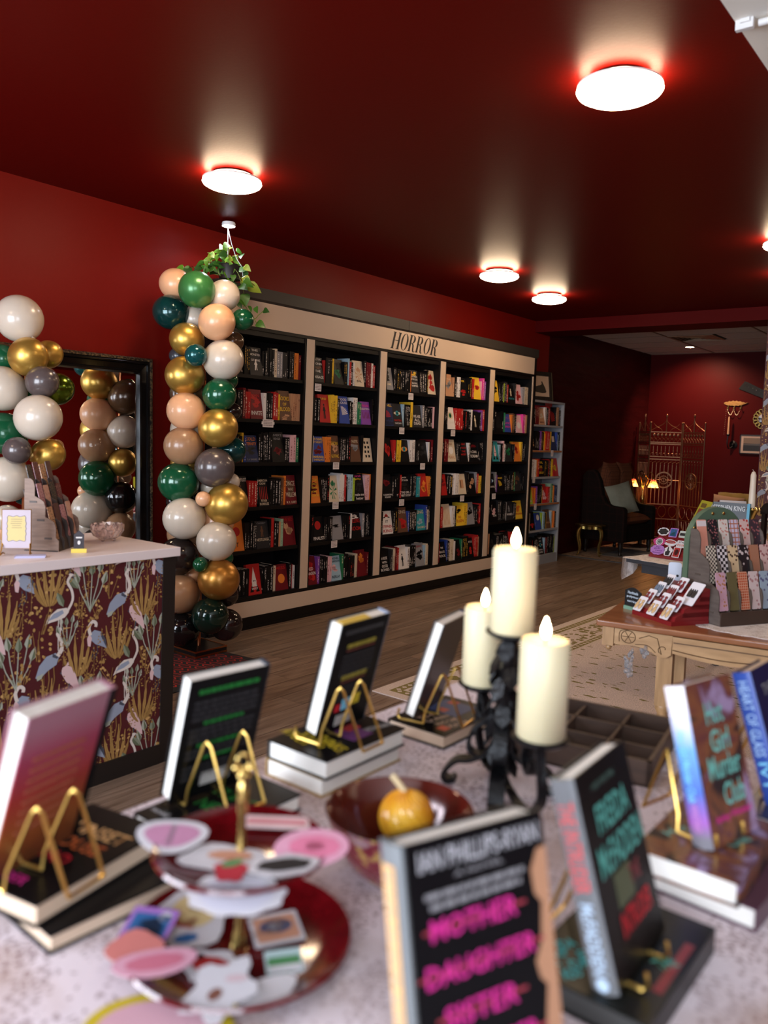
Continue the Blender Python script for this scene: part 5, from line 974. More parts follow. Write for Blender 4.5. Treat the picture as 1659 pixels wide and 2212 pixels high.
# lamp on a small table behind the chair
LT = (-4.44, 11.75)
t = thing('lamp_table', 'dark round table carrying the amber lamp behind the armchair', 'table', (LT[0], LT[1], 0))
MB().lathe([(.20, .56), (.21, .57), (.21, .585), (0, .585)], 24).build('top', M('dark_table_wood', (.03, .016, .010), .35), t); MB().lathe([(.16, 0), (.15, .02), (.03, .05), (.025, .5), (.06, .56)], 16).build('pedestal', MATS['dark_table_wood'], t, smooth=True)
t = thing('table_lamp', 'brass two-arm lamp with red and amber glass shades behind the armchair', 'lamp', (LT[0], LT[1], .585), rad(8))
MB().lathe([(.075, 0), (.07, .015), (.025, .03), (.018, .06), (.034, .10), (.036, .14), (.014, .20), (.012, .30), (.02, .33), (0, .36)], 20).build('base', BRASS, t, smooth=True)
def glow_mat():
    m, nt, b = _nt('amber_glass_shade'); L = nt.links.new; N = nt.nodes.new; tc = N('ShaderNodeTexCoord'); sx = N('ShaderNodeSeparateXYZ'); L(tc.outputs['Generated'], sx.inputs[0])
    cr = N('ShaderNodeValToRGB'); e = cr.color_ramp.elements; e[0].position = .15; e[0].color = (1, .55, .12, 1); e[1].position = .95; e[1].color = (.6, .02, .01, 1); q = e.new(.6); q.color = (1, .30, .04, 1); L(sx.outputs[2], cr.inputs[0])
    n = N('ShaderNodeTexNoise'); n.inputs['Scale'].default_value = 45; L(tc.outputs['Object'], n.inputs['Vector']); mr = N('ShaderNodeMapRange'); mr.inputs[1].default_value = .42; mr.inputs[2].default_value = .55; mr.inputs[3].default_value = .5; mr.inputs[4].default_value = 3.5; L(n.outputs['Fac'], mr.inputs[0])
    L(cr.outputs[0], b.inputs['Base Color']); L(cr.outputs[0], b.inputs['Emission Color']); L(mr.outputs[0], b.inputs['Emission Strength']); return m
SH_M = glow_mat()
for s in (-1, 1):
    MB().tube(smooth_path([(0, 0, .28), (s*.03, 0, .42), (s*.08, 0, .52), (s*.13, 0, .50), (s*.145, 0, .44)], 5), .006, 6).build('arm', BRASS, t, smooth=True)
    MB().tube(smooth_path([(0, 0, .30), (s*.05, .0, .34), (s*.07, 0, .42), (s*.03, 0, .47)], 4), .004, 5).build('scroll', BRASS, t, smooth=True)
    MB().lathe([(.018, .44), (.026, .425), (.028, .41), (.022, .40)], 12, c=(s*.145, 0, 0)).build('socket', BRASS, t, smooth=True)
    MB().lathe([(.028, .415), (.036, .405), (.076, .305), (.073, .304), (.032, .40)], 12, c=(s*.145, 0, 0), cap=False).build('lamp_shade', SH_M, t)
    L = bpy.data.lights.new('amber_bulb', 'POINT'); L.energy = 1.7; L.color = (1, .42, .12); L.shadow_soft_size = .03; lo = bpy.data.objects.new('amber_bulb', L); COL.objects.link(lo)
    a = rad(8); lo.location = (LT[0]+s*.145*math.cos(a), LT[1]+s*.145*math.sin(a), .585+.30)
# iron folding screen
IRON = M('bronze_iron', (.24, .12, .065), .40, .85)
t = thing('folding_screen', 'three-panel bronze iron folding screen with scrolls and round medallions', 'screen', (0, 0, 0))
def screen_panel(ax, ay, bx, by):
    A, B = Vector((ax, ay, 0)), Vector((bx, by, 0)); W = (B-A).length; T = Matrix.Translation(A) @ Matrix.Rotation(math.atan2(by-ay, bx-ax), 4, 'Z')
    def part_(nm, f): mb = MB(); mb.T = T; f(mb); return mb.build(nm, IRON, t, smooth=True)
    for x in (.006, W-.006): part_('post', lambda m: (m.tube([(x, 0, 0), (x, 0, 1.84)], .0085, 6), m.ball((x, 0, 1.85), .013, 8, 5)))
    for z in (.12, .40, .62, 1.30, 1.34, 1.53, 1.555, 1.71): part_('rail', lambda m: m.box(.006, W-.006, -.006, .006, z-.006, z+.006))
    n = 7
    for i in range(1, n+1):
        x = W*i/(n+1); part_('bar', lambda m: (m.tube([(x, 0, .62), (x, 0, 1.22)], .0055, 5), m.ball((x, 0, 1.235), (.008, .008, .016), 6, 4), m.tube([(x, 0, 1.36), (x, 0, 1.50)], .004, 5), m.ball((x, 0, 1.43), (.008, .008, .02), 6, 4)))
        part_('disc', lambda m: m.ball((x, 0, 1.67), (.021, .007, .024), 8, 5))
    def scr(m):
        for i in range(n+1):
            x0, x1 = W*i/(n+1), W*(i+1)/(n+1)
            m.tube(bez((x0, 0, 1.56), (x0+.01, 0, 1.62), (x1-.01, 0, 1.60), (x1, 0, 1.65), 6), .003, 4); m.tube(bez((x1, 0, 1.56), (x1-.01, 0, 1.62), (x0+.01, 0, 1.60), (x0, 0, 1.65), 6), .003, 4)
            m.tube(bez((x0, 0, 1.34), (x0+.04, 0, 1.37), (x0+.01, 0, 1.40), (x1, 0, 1.39), 6), .003, 4); m.tube(bez((x0, 0, 1.23), (x0+.01, 0, 1.28), (x1, 0, 1.24), (x1-.01, 0, 1.29), 6), .003, 4)
        for k in range(3):
            x = W*(k+.5)/3; h = W/6
            for s in (-1, 1): m.tube(bez((x, 0, .42), (x+s*h, 0, .46), (x+s*h, 0, .58), (x, 0, .60), 8), .004, 4); m.tube(bez((x, 0, .14), (x+s*h*1.2, 0, .20), (x+s*h*.3, 0, .30), (x+s*h*.8, 0, .39), 8), .004, 4); m.tube(bez((x+s*h, 0, .14), (x+s*h, 0, .25), (x, 0, .24), (x, 0, .38), 8), .004, 4)
        c = W/2
        for s in (-1, 1): m.tube(bez((c, 0, 1.90), (c+s*.03, 0, 1.80), (c+s*W*.3, 0, 1.80), (c+s*W*.5, 0, 1.72), 10), .0035, 4); m.tube(bez((c+s*W*.12, 0, 1.72), (c+s*W*.15, 0, 1.78), (c+s*W*.35, 0, 1.78), (c+s*W*.40, 0, 1.84), 8), .003, 4)
    part_('scrollwork', scr)['kind'] = 'stuff'
    part_('finial', lambda m: (m.tube([(W/2, 0, 1.71), (W/2, 0, 1.93)], .007, 6), m.ball((W/2, 0, 1.955), (.014, .014, .03), 8, 6)))
    def med(m):
        c, z = W/2, .99
        for R in (.118, .112, .06, .028): m.tube([(c+R*math.cos(2*PI*i/24), -.008, z+R*math.sin(2*PI*i/24)) for i in range(24)], .009 if R > .1 else .005, 5, closed=True)
        for i in range(16): a = 2*PI*i/16; m.tube([(c+.03*math.cos(a), -.008, z+.03*math.sin(a)), (c+.11*math.cos(a), -.008, z+.11*math.sin(a))], .0035, 4)
        m.tube([(0, -.004, z), (W, -.004, z)], .004, 4)
    part_('medallion', med)
for s in ((-4.80, 12.42, -4.53, 12.16), (-4.53, 12.16, -4.11, 12.34), (-4.10, 12.34, -3.70, 12.10)): screen_panel(*s)
# tufted settee
OLIVE = M('olive_velvet', (.20, .125, .02), .85, sheen=.4)
t = thing('settee', 'olive velvet tufted settee against the dark red back wall', 'sofa', (-2.95, 12.45, 0))
mb = MB(); n = 40; m = 10; vs = []; fs = []
for i in range(n+1):
    for j in range(m+1):
        x = -.62+1.4*i/n; z = .40+.44*j/m; q = abs(math.sin((i/n*7+((int(j/m*3)) % 2)*.5)*PI))*abs(math.sin((j/m*3)*PI)); vs.append((x, -.02-.05*q**.6+(.03 if j == m else 0), z+.02*abs(math.sin(i/n*7*PI))*(j == m)))
for i in range(n):
    for j in range(m): a = i*(m+1)+j; fs.append((a, a+m+1, a+m+2, a+1))
mb.add(vs, fs); mb.box(-.62, .78, 0, .12, .2, .85); mb.build('backrest', OLIVE, t, smooth='all')
MB().box(-.62, .78, -.62, 0, .20, .42).build('seat', OLIVE, t); MB().box(-.70, -.60, -.62, .12, .16, .62).build('arm', OLIVE, t)
for x in (-.64, .7):
    for y in (-.58, .06): MB().lathe([(.018, 0), (.03, .18)], 8, c=(x, y, 0)).build('leg', MATS['dark_turned_wood'], t)
o = pillow_mb(.42, .30, .13).build('throw_pillow', M('tan_woven', (.36, .21, .13), .95, bump=.6, bscale=120), None, (-3.38, 12.28, .67), (rad(-16), rad(5), rad(14)), smooth='all'); tag(o, 'tan woven cushion leaning on the olive settee', 'cushion')
# wall decorations
YW = YB
t = thing('hook_rack', 'gilt feather-shaped hook rack with bead chains on the back wall', 'hook rack', (-3.52, YW, 2.18))
mb = MB(); up = []; dn = []
for i in range(13): u = i/12; x = -.17+.30*u; w_ = .034*math.sin(PI*min(1, u*1.02))**.6+.004; up.append((x, .004+w_*(1 if i % 2 else .72))); dn.append((x, -.002-w_*(.8 if i % 2 else 1.0)))
mb.prism(up+[(.17, .012)]+dn[::-1], -.022, -.004, axes='xzy'); mb.build('feather_plate', M('gilt_feather', (.36, .19, .06), .4, .7, bump=.6, bscale=60), t)
for x in (-.11, -.02, .075): MB().tube(smooth_path([(x, -.01, -.02), (x, -.02, -.08), (x, -.05, -.09), (x, -.055, -.06)], 3), .005, 5).build('hook', GILT, t, smooth=True)
mb = MB()
for a, b in ((-.11, -.02), (-.02, .075)):
    for i in range(15): u = i/14; mb.ball((a+(b-a)*u, -.05, -.075-.10*(1-(2*u-1)**2)), .006, 6, 4)
for i in range(14): mb.ball((-.125-.001*i, -.045, -.10-.028*i), .005, 5, 4)
mb.build('bead_chain', M('pearl_bead', (.35, .25, .17), .3, .4), t)['kind'] = 'stuff'
t = thing('wall_sconce', 'dark iron wall sconce holding one tall tan taper candle', 'sconce', (-3.575, YW, 1.60))
MB().tube(smooth_path([(.05, -.02, -.06), (.0, -.05, -.10), (-.02, -.08, -.02), (-.01, -.085, .09)], 4), .008, 6).build('arm', M('black_iron', (.012, .012, .013), .4, .6), t, smooth=True); MB().lathe([(.055, -.012), (.06, 0), (.03, .012), (.01, .03)], 12, c=(0, 0, 0)).build('rosette', MATS['black_iron'], t, (.05, -.01, -.04), (PI/2, 0, 0))
MB().lathe([(.02, 0), (.024, .02), (.018, .03)], 10, c=(-.01, -.085, .09)).build('cup', MATS['black_iron'], t)
o = MB().lathe([(.017, 0), (.011, .26), (.004, .275), (0, .28)], 12).build('taper_candle', M('tan_wax', (.55, .30, .17), .45), None, (-3.585, YW-.085, 1.705), smooth=True); tag(o, 'tan taper candle held in the iron wall sconce', 'candle')
t = thing('round_mirror', 'small round mirror in a pierced gilt ring frame, cut by the wallpapered partition', 'mirror', (-3.115, YW, 1.955))
mb = MB(); mb.lathe([(0, 0), (.078, 0), (.078, .01), (0, .012)], 28); mb.T = Matrix(); o = mb.build('mirror_glass', MATS['mirror_silver'], t, (0, -.002, 0), (PI/2, 0, 0))
for k in range(16):
    a = 2*PI*k/16; mb = MB(); R = .040; c = .118
    mb.tube([(c*math.cos(a)+R*math.cos(b_)*.75, -.012, c*math.sin(a)+R*math.sin(b_)*.75) for b_ in [2*PI*i/12 for i in range(12)]], .007, 5, closed=True); mb.build('ring', GILT, t, smooth=True)
mb = MB(); mb.tube([(.084*math.cos(2*PI*i/28), -.01, .084*math.sin(2*PI*i/28)) for i in range(28)], .007, 6, closed=True); mb.build('inner_rim', GILT, t, smooth=True)
t = thing('framed_photo', 'framed dark landscape photograph with a wide pale mat on the back wall', 'picture', (-3.12, YW, 1.575))
mb = MB(); w_, h_, f_ = .62, .285, .012
mb.box(-w_/2, w_/2, -.022, 0, h_/2-f_, h_/2); mb.box(-w_/2, w_/2, -.022, 0, -h_/2, -h_/2+f_); mb.box(-w_/2, -w_/2+f_, -.022, 0, -h_/2, h_/2); mb.box(w_/2-f_, w_/2, -.022, 0, -h_/2, h_/2); mb.build('frame', M('thin_black_frame', (.012, .01, .01), .4), t)
MB().box(-w_/2+f_, w_/2-f_, -.012, -.004, -h_/2+f_, h_/2-f_).build('mat_board', M('pale_mat', (.50, .36, .30), .8), t); mb = MB(); mb.box(-.26, .26, -.0135, -.012, -.10, .01, 0); mb.box(-.26, .26, -.0135, -.012, .01, .095, 1); mb.build('photo', [M('photo_dark', (.02, .018, .018), .3), M('photo_sky', (.20, .14, .10), .3)], t)
mb = MB(); mb.add([(-.26, -.0139, .0), (.0, -.0139, .015), (.26, -.0139, -.005), (.26, -.0139, -.02), (-.26, -.0139, -.015)], [(0, 1, 2, 3, 4)]); mb.build('horizon_print', M('photo_grey', (.09, .08, .08), .4), t)
t = thing('wall_fan_blade', 'black carved paddle mounted aslant on the back wall', 'paddle', (-3.19, YW, 2.34), rot=(0, rad(24), 0))
mb = MB(); mb.prism([(-.30, -.07), (-.27, .065), (-.22, .07), (.35, .035), (.35, -.05), (-.22, -.065)], -.03, -.01, axes='xzy'); mb.build('blade', M('black_lacquer', (.008, .007, .007), .25), t)
mb = MB()
for k in range(5): mb.ball((-.24+k*.06, -.032, .02-.008*(k % 2)), .006, 6, 4)
mb.build('stud', M('steel_stud', (.5, .5, .5), .3, 1), t); MB().box(-.01, .01, -.012, 0, -.03, .03).build('mount', IRON, t)

# ================================================================ CREAM RUG
def rug_mat(name, border):
    m, nt, b = _nt(name); b.inputs['Roughness'].default_value = .95; L = nt.links.new; N = nt.nodes.new; tc = N('ShaderNodeTexCoord')
    mp = N('ShaderNodeMapping'); mp.inputs['Scale'].default_value = (1, 1.0, 1) if border else (.75, 1.9, 1); L(tc.outputs['Object'], mp.inputs[0])
    v = N('ShaderNodeTexVoronoi'); v.inputs['Scale'].default_value = 17 if border else 11; L(mp.outputs[0], v.inputs['Vector'])
    n = N('ShaderNodeTexNoise'); n.inputs['Scale'].default_value = 22; n.inputs['Detail'].default_value = 5; L(mp.outputs[0], n.inputs['Vector'])
    a = N('ShaderNodeMath'); a.operation = 'MULTIPLY_ADD'; a.inputs[1].default_value = .9; L(n.outputs['Fac'], a.inputs[0]); L(v.outputs['Distance'], a.inputs[2])
    lt = N('ShaderNodeMath'); lt.operation = 'LESS_THAN'; lt.inputs[1].default_value = .86 if border else .67; L(a.outputs[0], lt.inputs[0])
    n2 = N('ShaderNodeTexNoise'); n2.inputs['Scale'].default_value = 150; L(tc.outputs['Object'], n2.inputs['Vector'])
    mx = N('ShaderNodeMix'); mx.data_type = 'RGBA'; mx.inputs[6].default_value = (.64, .51, .45, 1); mx.inputs[7].default_value = (.22, .17, .045, 1); L(lt.outputs[0], mx.inputs[0])
    hv = N('ShaderNodeHueSaturation'); mr = N('ShaderNodeMapRange'); mr.inputs[1].default_value = .3; mr.inputs[2].default_value = .7; mr.inputs[3].default_value = .65; mr.inputs[4].default_value = 1.25; L(n2.outputs['Fac'], mr.inputs[0]); L(mr.outputs[0], hv.inputs['Value']); L(mx.outputs[2], hv.inputs['Color']); L(hv.outputs[0], b.inputs['Base Color'])
    bp = N('ShaderNodeBump'); bp.inputs['Strength'].default_value = .5; bp.inputs['Distance'].default_value = .004; L(n2.outputs['Fac'], bp.inputs['Height']); L(bp.outputs[0], b.inputs['Normal']); return m
RF, RB = rug_mat('cream_rug_field', False), rug_mat('cream_rug_border', True); OL = M('rug_olive_line', (.22, .17, .045), .95, noise=.3, nscale=90); CRM = M('rug_cream_edge', (.60, .48, .41), .95, noise=.12, nscale=120)
rx0, rx1, ry0, ry1 = -2.93, -.45, 3.66, 7.25
t = thing('cream_rug', 'large cream rug with olive floral border under the carved table', 'rug', (0, 0, 0))
def ring(mb, d0, d1, z):
    a0, a1, b0, b1 = rx0+d0, rx1-d0, ry0+d0, ry1-d0; c0, c1, e0, e1 = rx0+d1, rx1-d1, ry0+d1, ry1-d1
    mb.add([(a0, b0, z), (a1, b0, z), (a1, b1, z), (a0, b1, z), (c0, e0, z), (c1, e0, z), (c1, e1, z), (c0, e1, z)], [(0, 1, 5, 4), (1, 2, 6, 5), (2, 3, 7, 6), (3, 0, 4, 7)])
MB().box(rx0, rx1, ry0, ry1, 0, .0070).build('edge_band', CRM, t)
for nm, m_, d0, d1, z in (('border', OL, .07, .13, .0072), ('border', RB, .15, .37, .0072), ('border', OL, .39, .44, .0072)): mb = MB(); ring(mb, d0, d1, z); mb.build(nm, m_, t)
MB().box(rx0+.47, rx1-.47, ry0+.47, ry1-.47, .007, .0074).build('field', RF, t)
mb = MB()
for s, e in (((rx0+.10, ry0+.10), (rx0+.10, ry1-.1)), ((rx0+.10, ry0+.10), (rx1-.1, ry0+.1)), ((rx0+.415, ry0+.415), (rx0+.415, ry1-.4)), ((rx0+.415, ry0+.415), (rx1-.4, ry0+.415))):
    S, E = Vector(s), Vector(e); n = int((E-S).length/.055)
    for i in range(n): p = S+(E-S)*(i+.5)/n; mb.add([(p.x+.018*math.cos(a), p.y+.018*math.sin(a), .0075) for a in (0, PI/2, PI, 1.5*PI)], [(0, 1, 2, 3)])
mb.build('guard_lozenges', CRM, t)['kind'] = 'stuff'
mb = MB()
for k in range(9):
    y = ry0+.75+k*.34
    for i in range(12):
        a0, a1 = 2*PI*i/12, 2*PI*(i+.6)/12; R = .085
        mb.add([(rx0+.26+R*q*math.cos(a), y+R*1.5*q*math.sin(a), .0076) for a, q in ((a0, 1), (a1, 1), (a1, .72), (a0, .72))], [(0, 1, 2, 3)])
for k in range(5):
    x = rx0+.75+k*.34
    for i in range(12):
        a0, a1 = 2*PI*i/12, 2*PI*(i+.6)/12; R = .085
        mb.add([(x+R*1.5*q*math.cos(a), ry0+.26+R*q*math.sin(a), .0076) for a, q in ((a0, 1), (a1, 1), (a1, .72), (a0, .72))], [(0, 1, 2, 3)])
mb.build('border_rosettes', OL, t)['kind'] = 'stuff'

# ================================================================ CARVED TABLE
TW = ramp_mat('chestnut_top', [(.3, (.22, .075, .028)), (.7, (.34, .135, .055))], (3, 22, 22), 2, 6, .28, .04, coat=.3); TA = ramp_mat('honey_oak', [(.3, (.36, .20, .085)), (.7, (.52, .31, .145))], (3, 22, 14), 2, 6, .42, .06)
TAL = ramp_mat('honey_oak_upright', [(.3, (.34, .19, .08)), (.7, (.50, .29, .13))], (22, 22, 2.5), 2, 6, .42, .06); GRV = M('carved_groove', (.12, .06, .025), .6)
TZ = .74; O2 = (-1.425, 3.315, 0); R2 = rad(10)
def tw(x, y, z=TZ): c, s = math.cos(R2), math.sin(R2); return (O2[0]+x*c-y*s, O2[1]+x*s+y*c, z)
t = thing('carved_table', 'honey oak table with chestnut top and carved scroll apron, on the cream rug', 'table', O2, R2)
mb = MB(); mb.prism([(0, 0), (1.02, 0), (1.02, .52), (0, .52)], TZ-.026, TZ); o = mb.build('tabletop', TW, t); bv = o.modifiers.new('b', 'BEVEL'); bv.width = .006; bv.segments = 3
mb = MB(); ap = [(.075, .71), (.075, .642), (.10, .640), (.15, .646), (.20, .640), (.235, .628), (.26, .613), (.29, .612), (.312, .628), (.316, .71)]; mb.prism(ap, .020, .040, axes='xzy'); mb.build('carved_apron', TA, t)
mb = MB(); mb.prism([(1.02-x, z) for x, z in ap][::-1], .020, .040, axes='xzy'); mb.build('carved_apron', TA, t)
mb = MB(); c_ = [(.318, .71), (.318, .640)]+[(.318+.384*k/8, .640-.018*math.sin(PI*k/8)) for k in range(1, 9)]+[(.702, .71)]; mb.prism(c_, .006, .05, axes='xzy'); o = mb.build('drawer_front', TA, t)
mb = MB(); mb.box(.322, .698, .003, .007, .684, .688); mb.tube([(.32+.38*k/8, .004, .655-.014*math.sin(PI*k/8)) for k in range(9)], .0022, 4); mb.build('bead_line', GRV, t)
for s in (0, 1):
    f = (lambda x: x) if s == 0 else (lambda x: 1.02-x)
    mb = MB(); mb.tube([(f(.135+.030*math.cos(2*PI*i/20)), .0195, .680+.027*math.sin(2*PI*i/20)) for i in range(20)], .0018, 4, closed=True)
    for k in range(6): a = k*PI/3; mb.tube([(f(.135), .0195, .680), (f(.135+.026*math.cos(a)), .0195, .680+.024*math.sin(a))], .0014, 4)
    mb.tube([(f(.283+(.004+.0032*i)*math.cos(i*.55)), .0195, .648+(.003+.0026*i)*math.sin(i*.55)) for i in range(9)]+[(f(.255), .0195, .690), (f(.22), .0195, .698), (f(.18), .0195, .680)], .0018, 4); mb.tube([(f(x), .0195, z) for x, z, _ in smooth_path([(.098, .655, 0), (.10, .70, 0), (.14, .712, 0)], 4)], .0016, 4); mb.tube([(f(x), .0195, z) for x, z, _ in smooth_path([(.165, .652, 0), (.215, .655, 0), (.25, .63, 0)], 4)], .0016, 4); mb.build('scroll_carving', GRV, t)['kind'] = 'stuff'
    for y in (.015, .455):
        mb = MB(); x0, x1 = sorted((f(.026), f(.074))); mb.box(x0, x1, y, y+.05, .632, .714); mb.ball((f(.05), y+.025, .620), (.013, .013, .012), 10, 6); mb.build('corner_drop', TAL, t)
    x0, x1 = sorted((f(.07), f(.055))); MB().box(x0, x1, .04, .48, .64, .714).build('side_rail', TA, t)
MB().box(.07, .95, .455, .475, .64, .714).build('back_rail', TA, t)
for x in (.285, .735):
    for y in (.07, .44):
        mb = MB(); mb.box(x-.032, x+.032, y-.032, y+.032, .40, .714); mb.lathe([(.03, .40), (.034, .385), (.022, .36), (.032, .32), (.024, .20), (.03, .13), (.02, .11), (.034, .07), (.026, .02), (.03, .007)], 16, c=(x, y, 0)); mb.build('leg', TAL, t, smooth=True)
mb = MB(); mb.box(.285-.01, .285+.01, .1, .41, .09, .13); mb.box(.735-.01, .735+.01, .1, .41, .09, .13); mb.box(.29, .73, .24, .27, .09, .13); mb.build('stretcher', TAL, t)
CRY = M('crystal', (.85, .86, .88), .05, trans=.85, spec=.8)
t = thing('crystal_garland', 'clear crystal prism drops hanging from the carved table apron', 'crystals', tw(.14, .03, .65), R2)
r = random.Random(2)
for cx, cz, n, h_ in ((0, -.03, 16, .11), (.065, .0, 10, .04)):
    for i in range(n): MB().ball((cx+r.uniform(-.014, .016), r.uniform(-.012, -.002), cz-h_*i/n-r.uniform(0, .01)), (r.uniform(.006, .010), .006, r.uniform(.009, .014)), 6, 4).build('crystal_drop', CRY, t)
MB().tube([(0, 0, .0), (.03, 0, -.012), (.065, 0, 0)], .001, 4).build('wire', M('steel_wire', (.5, .5, .52), .3, 1), t)
# small chalk sign
t = thing('chalkboard_sign', 'small black chalkboard sign on a mint base at the carved table corner', 'sign', tw(.09, .31), rad(-24))
mb = MB(); mb.prism([(-.050, .014), (.050, .014), (.050, .086)]+[(.050-.100*k/8, .086+.018*math.sin(PI*k/8)) for k in range(1, 8)]+[(-.050, .086)], -.002, .002, axes='xzy'); mb.build('board', M('chalkboard', (.008, .009, .010), .5), t)
MB().box(-.046, .046, -.012, .012, 0, .016).build('base', M('mint_acrylic', (.18, .33, .24), .4), t)
CHK = M('chalk_blue_white', (.55, .66, .75), .7)
for s, z, w_ in (('Handmade', .080, .064), ('polymer', .060, .074), ('earrings', .038, .066)): lettering(s, w_, .014, CHK, t, (0, -.0025, z))
# red tiered earring display
REDW = M('red_display_wood', (.20, .010, .012), .38)
t = thing('earring_display', 'red tiered display of carded earrings on the carved table', 'display', (-1.356, 3.57, TZ), rad(-30))
MB().box(0, .255, -.012, .19, 0, .018).build('base', REDW, t)
for k in range(4):
    y0 = .0+k*.045; z0 = .018+k*.033; mb = MB(); mb.prism([(y0, z0-.018), (y0+.012, z0+.018), (y0+.055, z0+.035), (.19, z0+.035), (.19, z0-.018)], .003, .252, axes='yzx'); mb.build('tier', REDW, t)
WC_ = M('earring_card', (.70, .68, .72), .5); EAR = [M('earring_tan', (.55, .36, .17), .4), M('earring_maroon', (.16, .012, .018), .35), M('earring_black', (.012, .012, .014), .4), M('earring_slate', (.12, .16, .22), .4)]
def ear_card(u, k, label, w_=.05, h_=.075, e=0, shape=0):
    ob = MB().prism(rrect(w_, h_, .006), -.0012, .0012, axes='xzy').build('earring_card', WC_)
    ob.matrix_world = Matrix.Translation((-1.356, 3.57, TZ)) @ Matrix.Rotation(rad(-30), 4, 'Z') @ Matrix.Translation((u, .004+k*.045, .052+k*.033)) @ Matrix.Rotation(rad(-38), 4, 'X')
    for s in (-1, 1):
        mb = MB()
        if shape == 0: mb.ball((s*.012, -.005, .012), (.008, .004, .008), 8, 5); mb.ball((s*.012, -.005, -.012), (.010, .004, .018), 8, 5)
        else: mb.prism([(s*.012-.009, -.02), (s*.012+.009, -.02), (s*.012+.011, .006), (s*.012+.006, .022), (s*.012, .008), (s*.012-.007, .022), (s*.012-.011, .004)], -.006, -.002, axes='xzy')
        mb.build('earring', EAR[e], ob, smooth=True)
    tag(ob, label, 'earrings', 'carded earrings on the red display')
for u, k, e, sh, word in ((.035, 0, 0, 0, 'tan drop earrings, front row, left'), (.125, 0, 0, 0, 'tan drop earrings, front row, middle'), (.21, 0, 0, 0, 'tan drop earrings, front row, right'), (.04, 1, 1, 0, 'maroon earrings, second row, left'), (.13, 1, 1, 0, 'maroon earrings, second row, middle'), (.215, 1, 1, 0, 'maroon earrings, second row, right'),
                       (.045, 2, 3, 1, 'slate earrings, third row, left'), (.125, 2, 1, 1, 'maroon winged earrings, third row, middle'), (.05, 3, 2, 1, 'black raven earrings on the back row, left'), (.135, 3, 1, 0, 'dark round earrings on the back row, middle')): ear_card(u, k, 'white card of '+word, e=e, shape=sh)
ear_card(.235, 2.4, 'largest white card with black bat earrings at the right of the red display', .075, .115, 2, 1)
# bookmark rack with green arch
AR = rad(61.5); A0 = Vector((-.986, 3.582, TZ)); axd = Vector((math.cos(AR), math.sin(AR), 0)); ayd = Vector((-math.sin(AR), math.cos(AR), 0)); RWD = .38
RC0 = A0+axd*RWD/2
DRK = ramp_mat('rack_grey_brown', [(.3, (.080, .060, .050)), (.7, (.115, .09, .075))], (3, 3, 20), 4, 4, .55, .05); DV = M('rack_divider_brown', (.075, .055, .042), .55, noise=.2)
rk, st = bookmark_rack('bookmark_rack', 'tiered grey-brown bookmark rack with a green arch on the carved table', tuple(RC0), AR, RWD, .20, .40, 3, 6, DRK, DV)
mb = MB(); R = .165; aw = .03
outer = [(-R, .0), (-R, .33)]+[(R*math.cos(rad(180-180*k/16)), .33+(.165)*math.sin(rad(180-180*k/16))) for k in range(1, 16)]+[(R, .33), (R, .0)]; outer = [(x-.030, z) for x, z in outer]
mb.prism(outer, .203, .232, axes='xzy'); o = mb.build('green_arch', M('sage_green_paint', (.085, .135, .085), .45), rk); o['label'] = 'sage green arch board'
for x, z in ((-.065, .465), (.0, .465), (-.168, .40), (-.183, .12), (.09, .42)): MB().ball((x, .202, z), (.008, .005, .008), 10, 6).build('gold_stud', BRASS, o)
PB = [[('bm_pinkcard', (.66, .28, .20), 'dots', (.60, .24, .18), 20, 'plain salmon bookmark with a white header'), ('bm_night', (.014, .014, .018), 'dots', (.35, .12, .12), 90, 'black bookmark with coloured flecks'), ('bm_hearts', (.68, .60, .54), 'dots', (.55, .22, .18), 75, 'cream bookmark with small hearts'), ('bm_potion', (.58, .52, .66), 'brick', (.45, .14, .06), 24, 'lilac bookmark with rows of potion bottles'), ('bm_petal', (.66, .46, .42), 'dots', (.45, .04, .03), 60, 'pink bookmark with red petals'), ('bm_plum', (.05, .03, .04), 'dots', (.3, .1, .1), 70, 'plum bookmark')],
      [('bm_gingham', (.66, .58, .46), 'check', (.03, .025, .025), 110, 'black and cream gingham bookmark'), ('bm_checker', (.68, .62, .62), 'check', (.012, .010, .012), 75, 'black and white checkerboard bookmark'), ('bm_floral', (.66, .48, .28), 'dots', (.06, .03, .02), 60, 'cream bookmark with dark flowers'), ('bm_magnolia', (.02, .016, .018), 'dots', (.60, .50, .48), 45, 'black bookmark with pale blooms'), ('bm_rust', (.30, .08, .03), 'stripe', (.5, .3, .2), 60, 'rust bookmark'), ('bm_blush', (.62, .42, .38), 'dots', (.3, .1, .1), 60, 'blush bookmark')],
      [('bm_pinkbee', (.56, .33, .40), 'dots', (.42, .18, .06), 70, 'pink bookmark with tiny insects'), ('bm_olive', (.06, .055, .022), 'stripe', (.22, .18, .08), 55, 'olive striped bookmark'), ('bm_plaid', (.46, .085, .03), 'brick', (.62, .36, .24), 44, 'orange plaid bookmark'), ('bm_ghost', (.62, .50, .48), 'dots', (.4, .2, .2), 50, 'pale pink bookmark'), ('bm_sky', (.3, .38, .45), 'dots', (.1, .1, .2), 50, 'sky blue bookmark'), ('bm_wine', (.12, .01, .02), 'dots', (.4, .2, .2), 60, 'wine bookmark')]]
WHC = M('bookmark_header', (.68, .60, .60), .5)
for k in range(3):
    for c in range(6):
        n, b_, kd, c2, sc, word = PB[2-k][c]; x = -RWD/2+RWD*(c+.5)/6; y = .016+st*(k+.28); z = .062+(.33)/3*k*.98
        bookmark(tuple(RC0), AR, x, y, z, pattern_mat(n, b_, kd, c2, sc), word+' in the %s row of the green-arched rack' % ('front', 'middle', 'back')[k], 'bookmarks in the green-arched rack', w=.054, l=.165, lean=-12, band=WHC if (k == 2 and c == 0) else None)
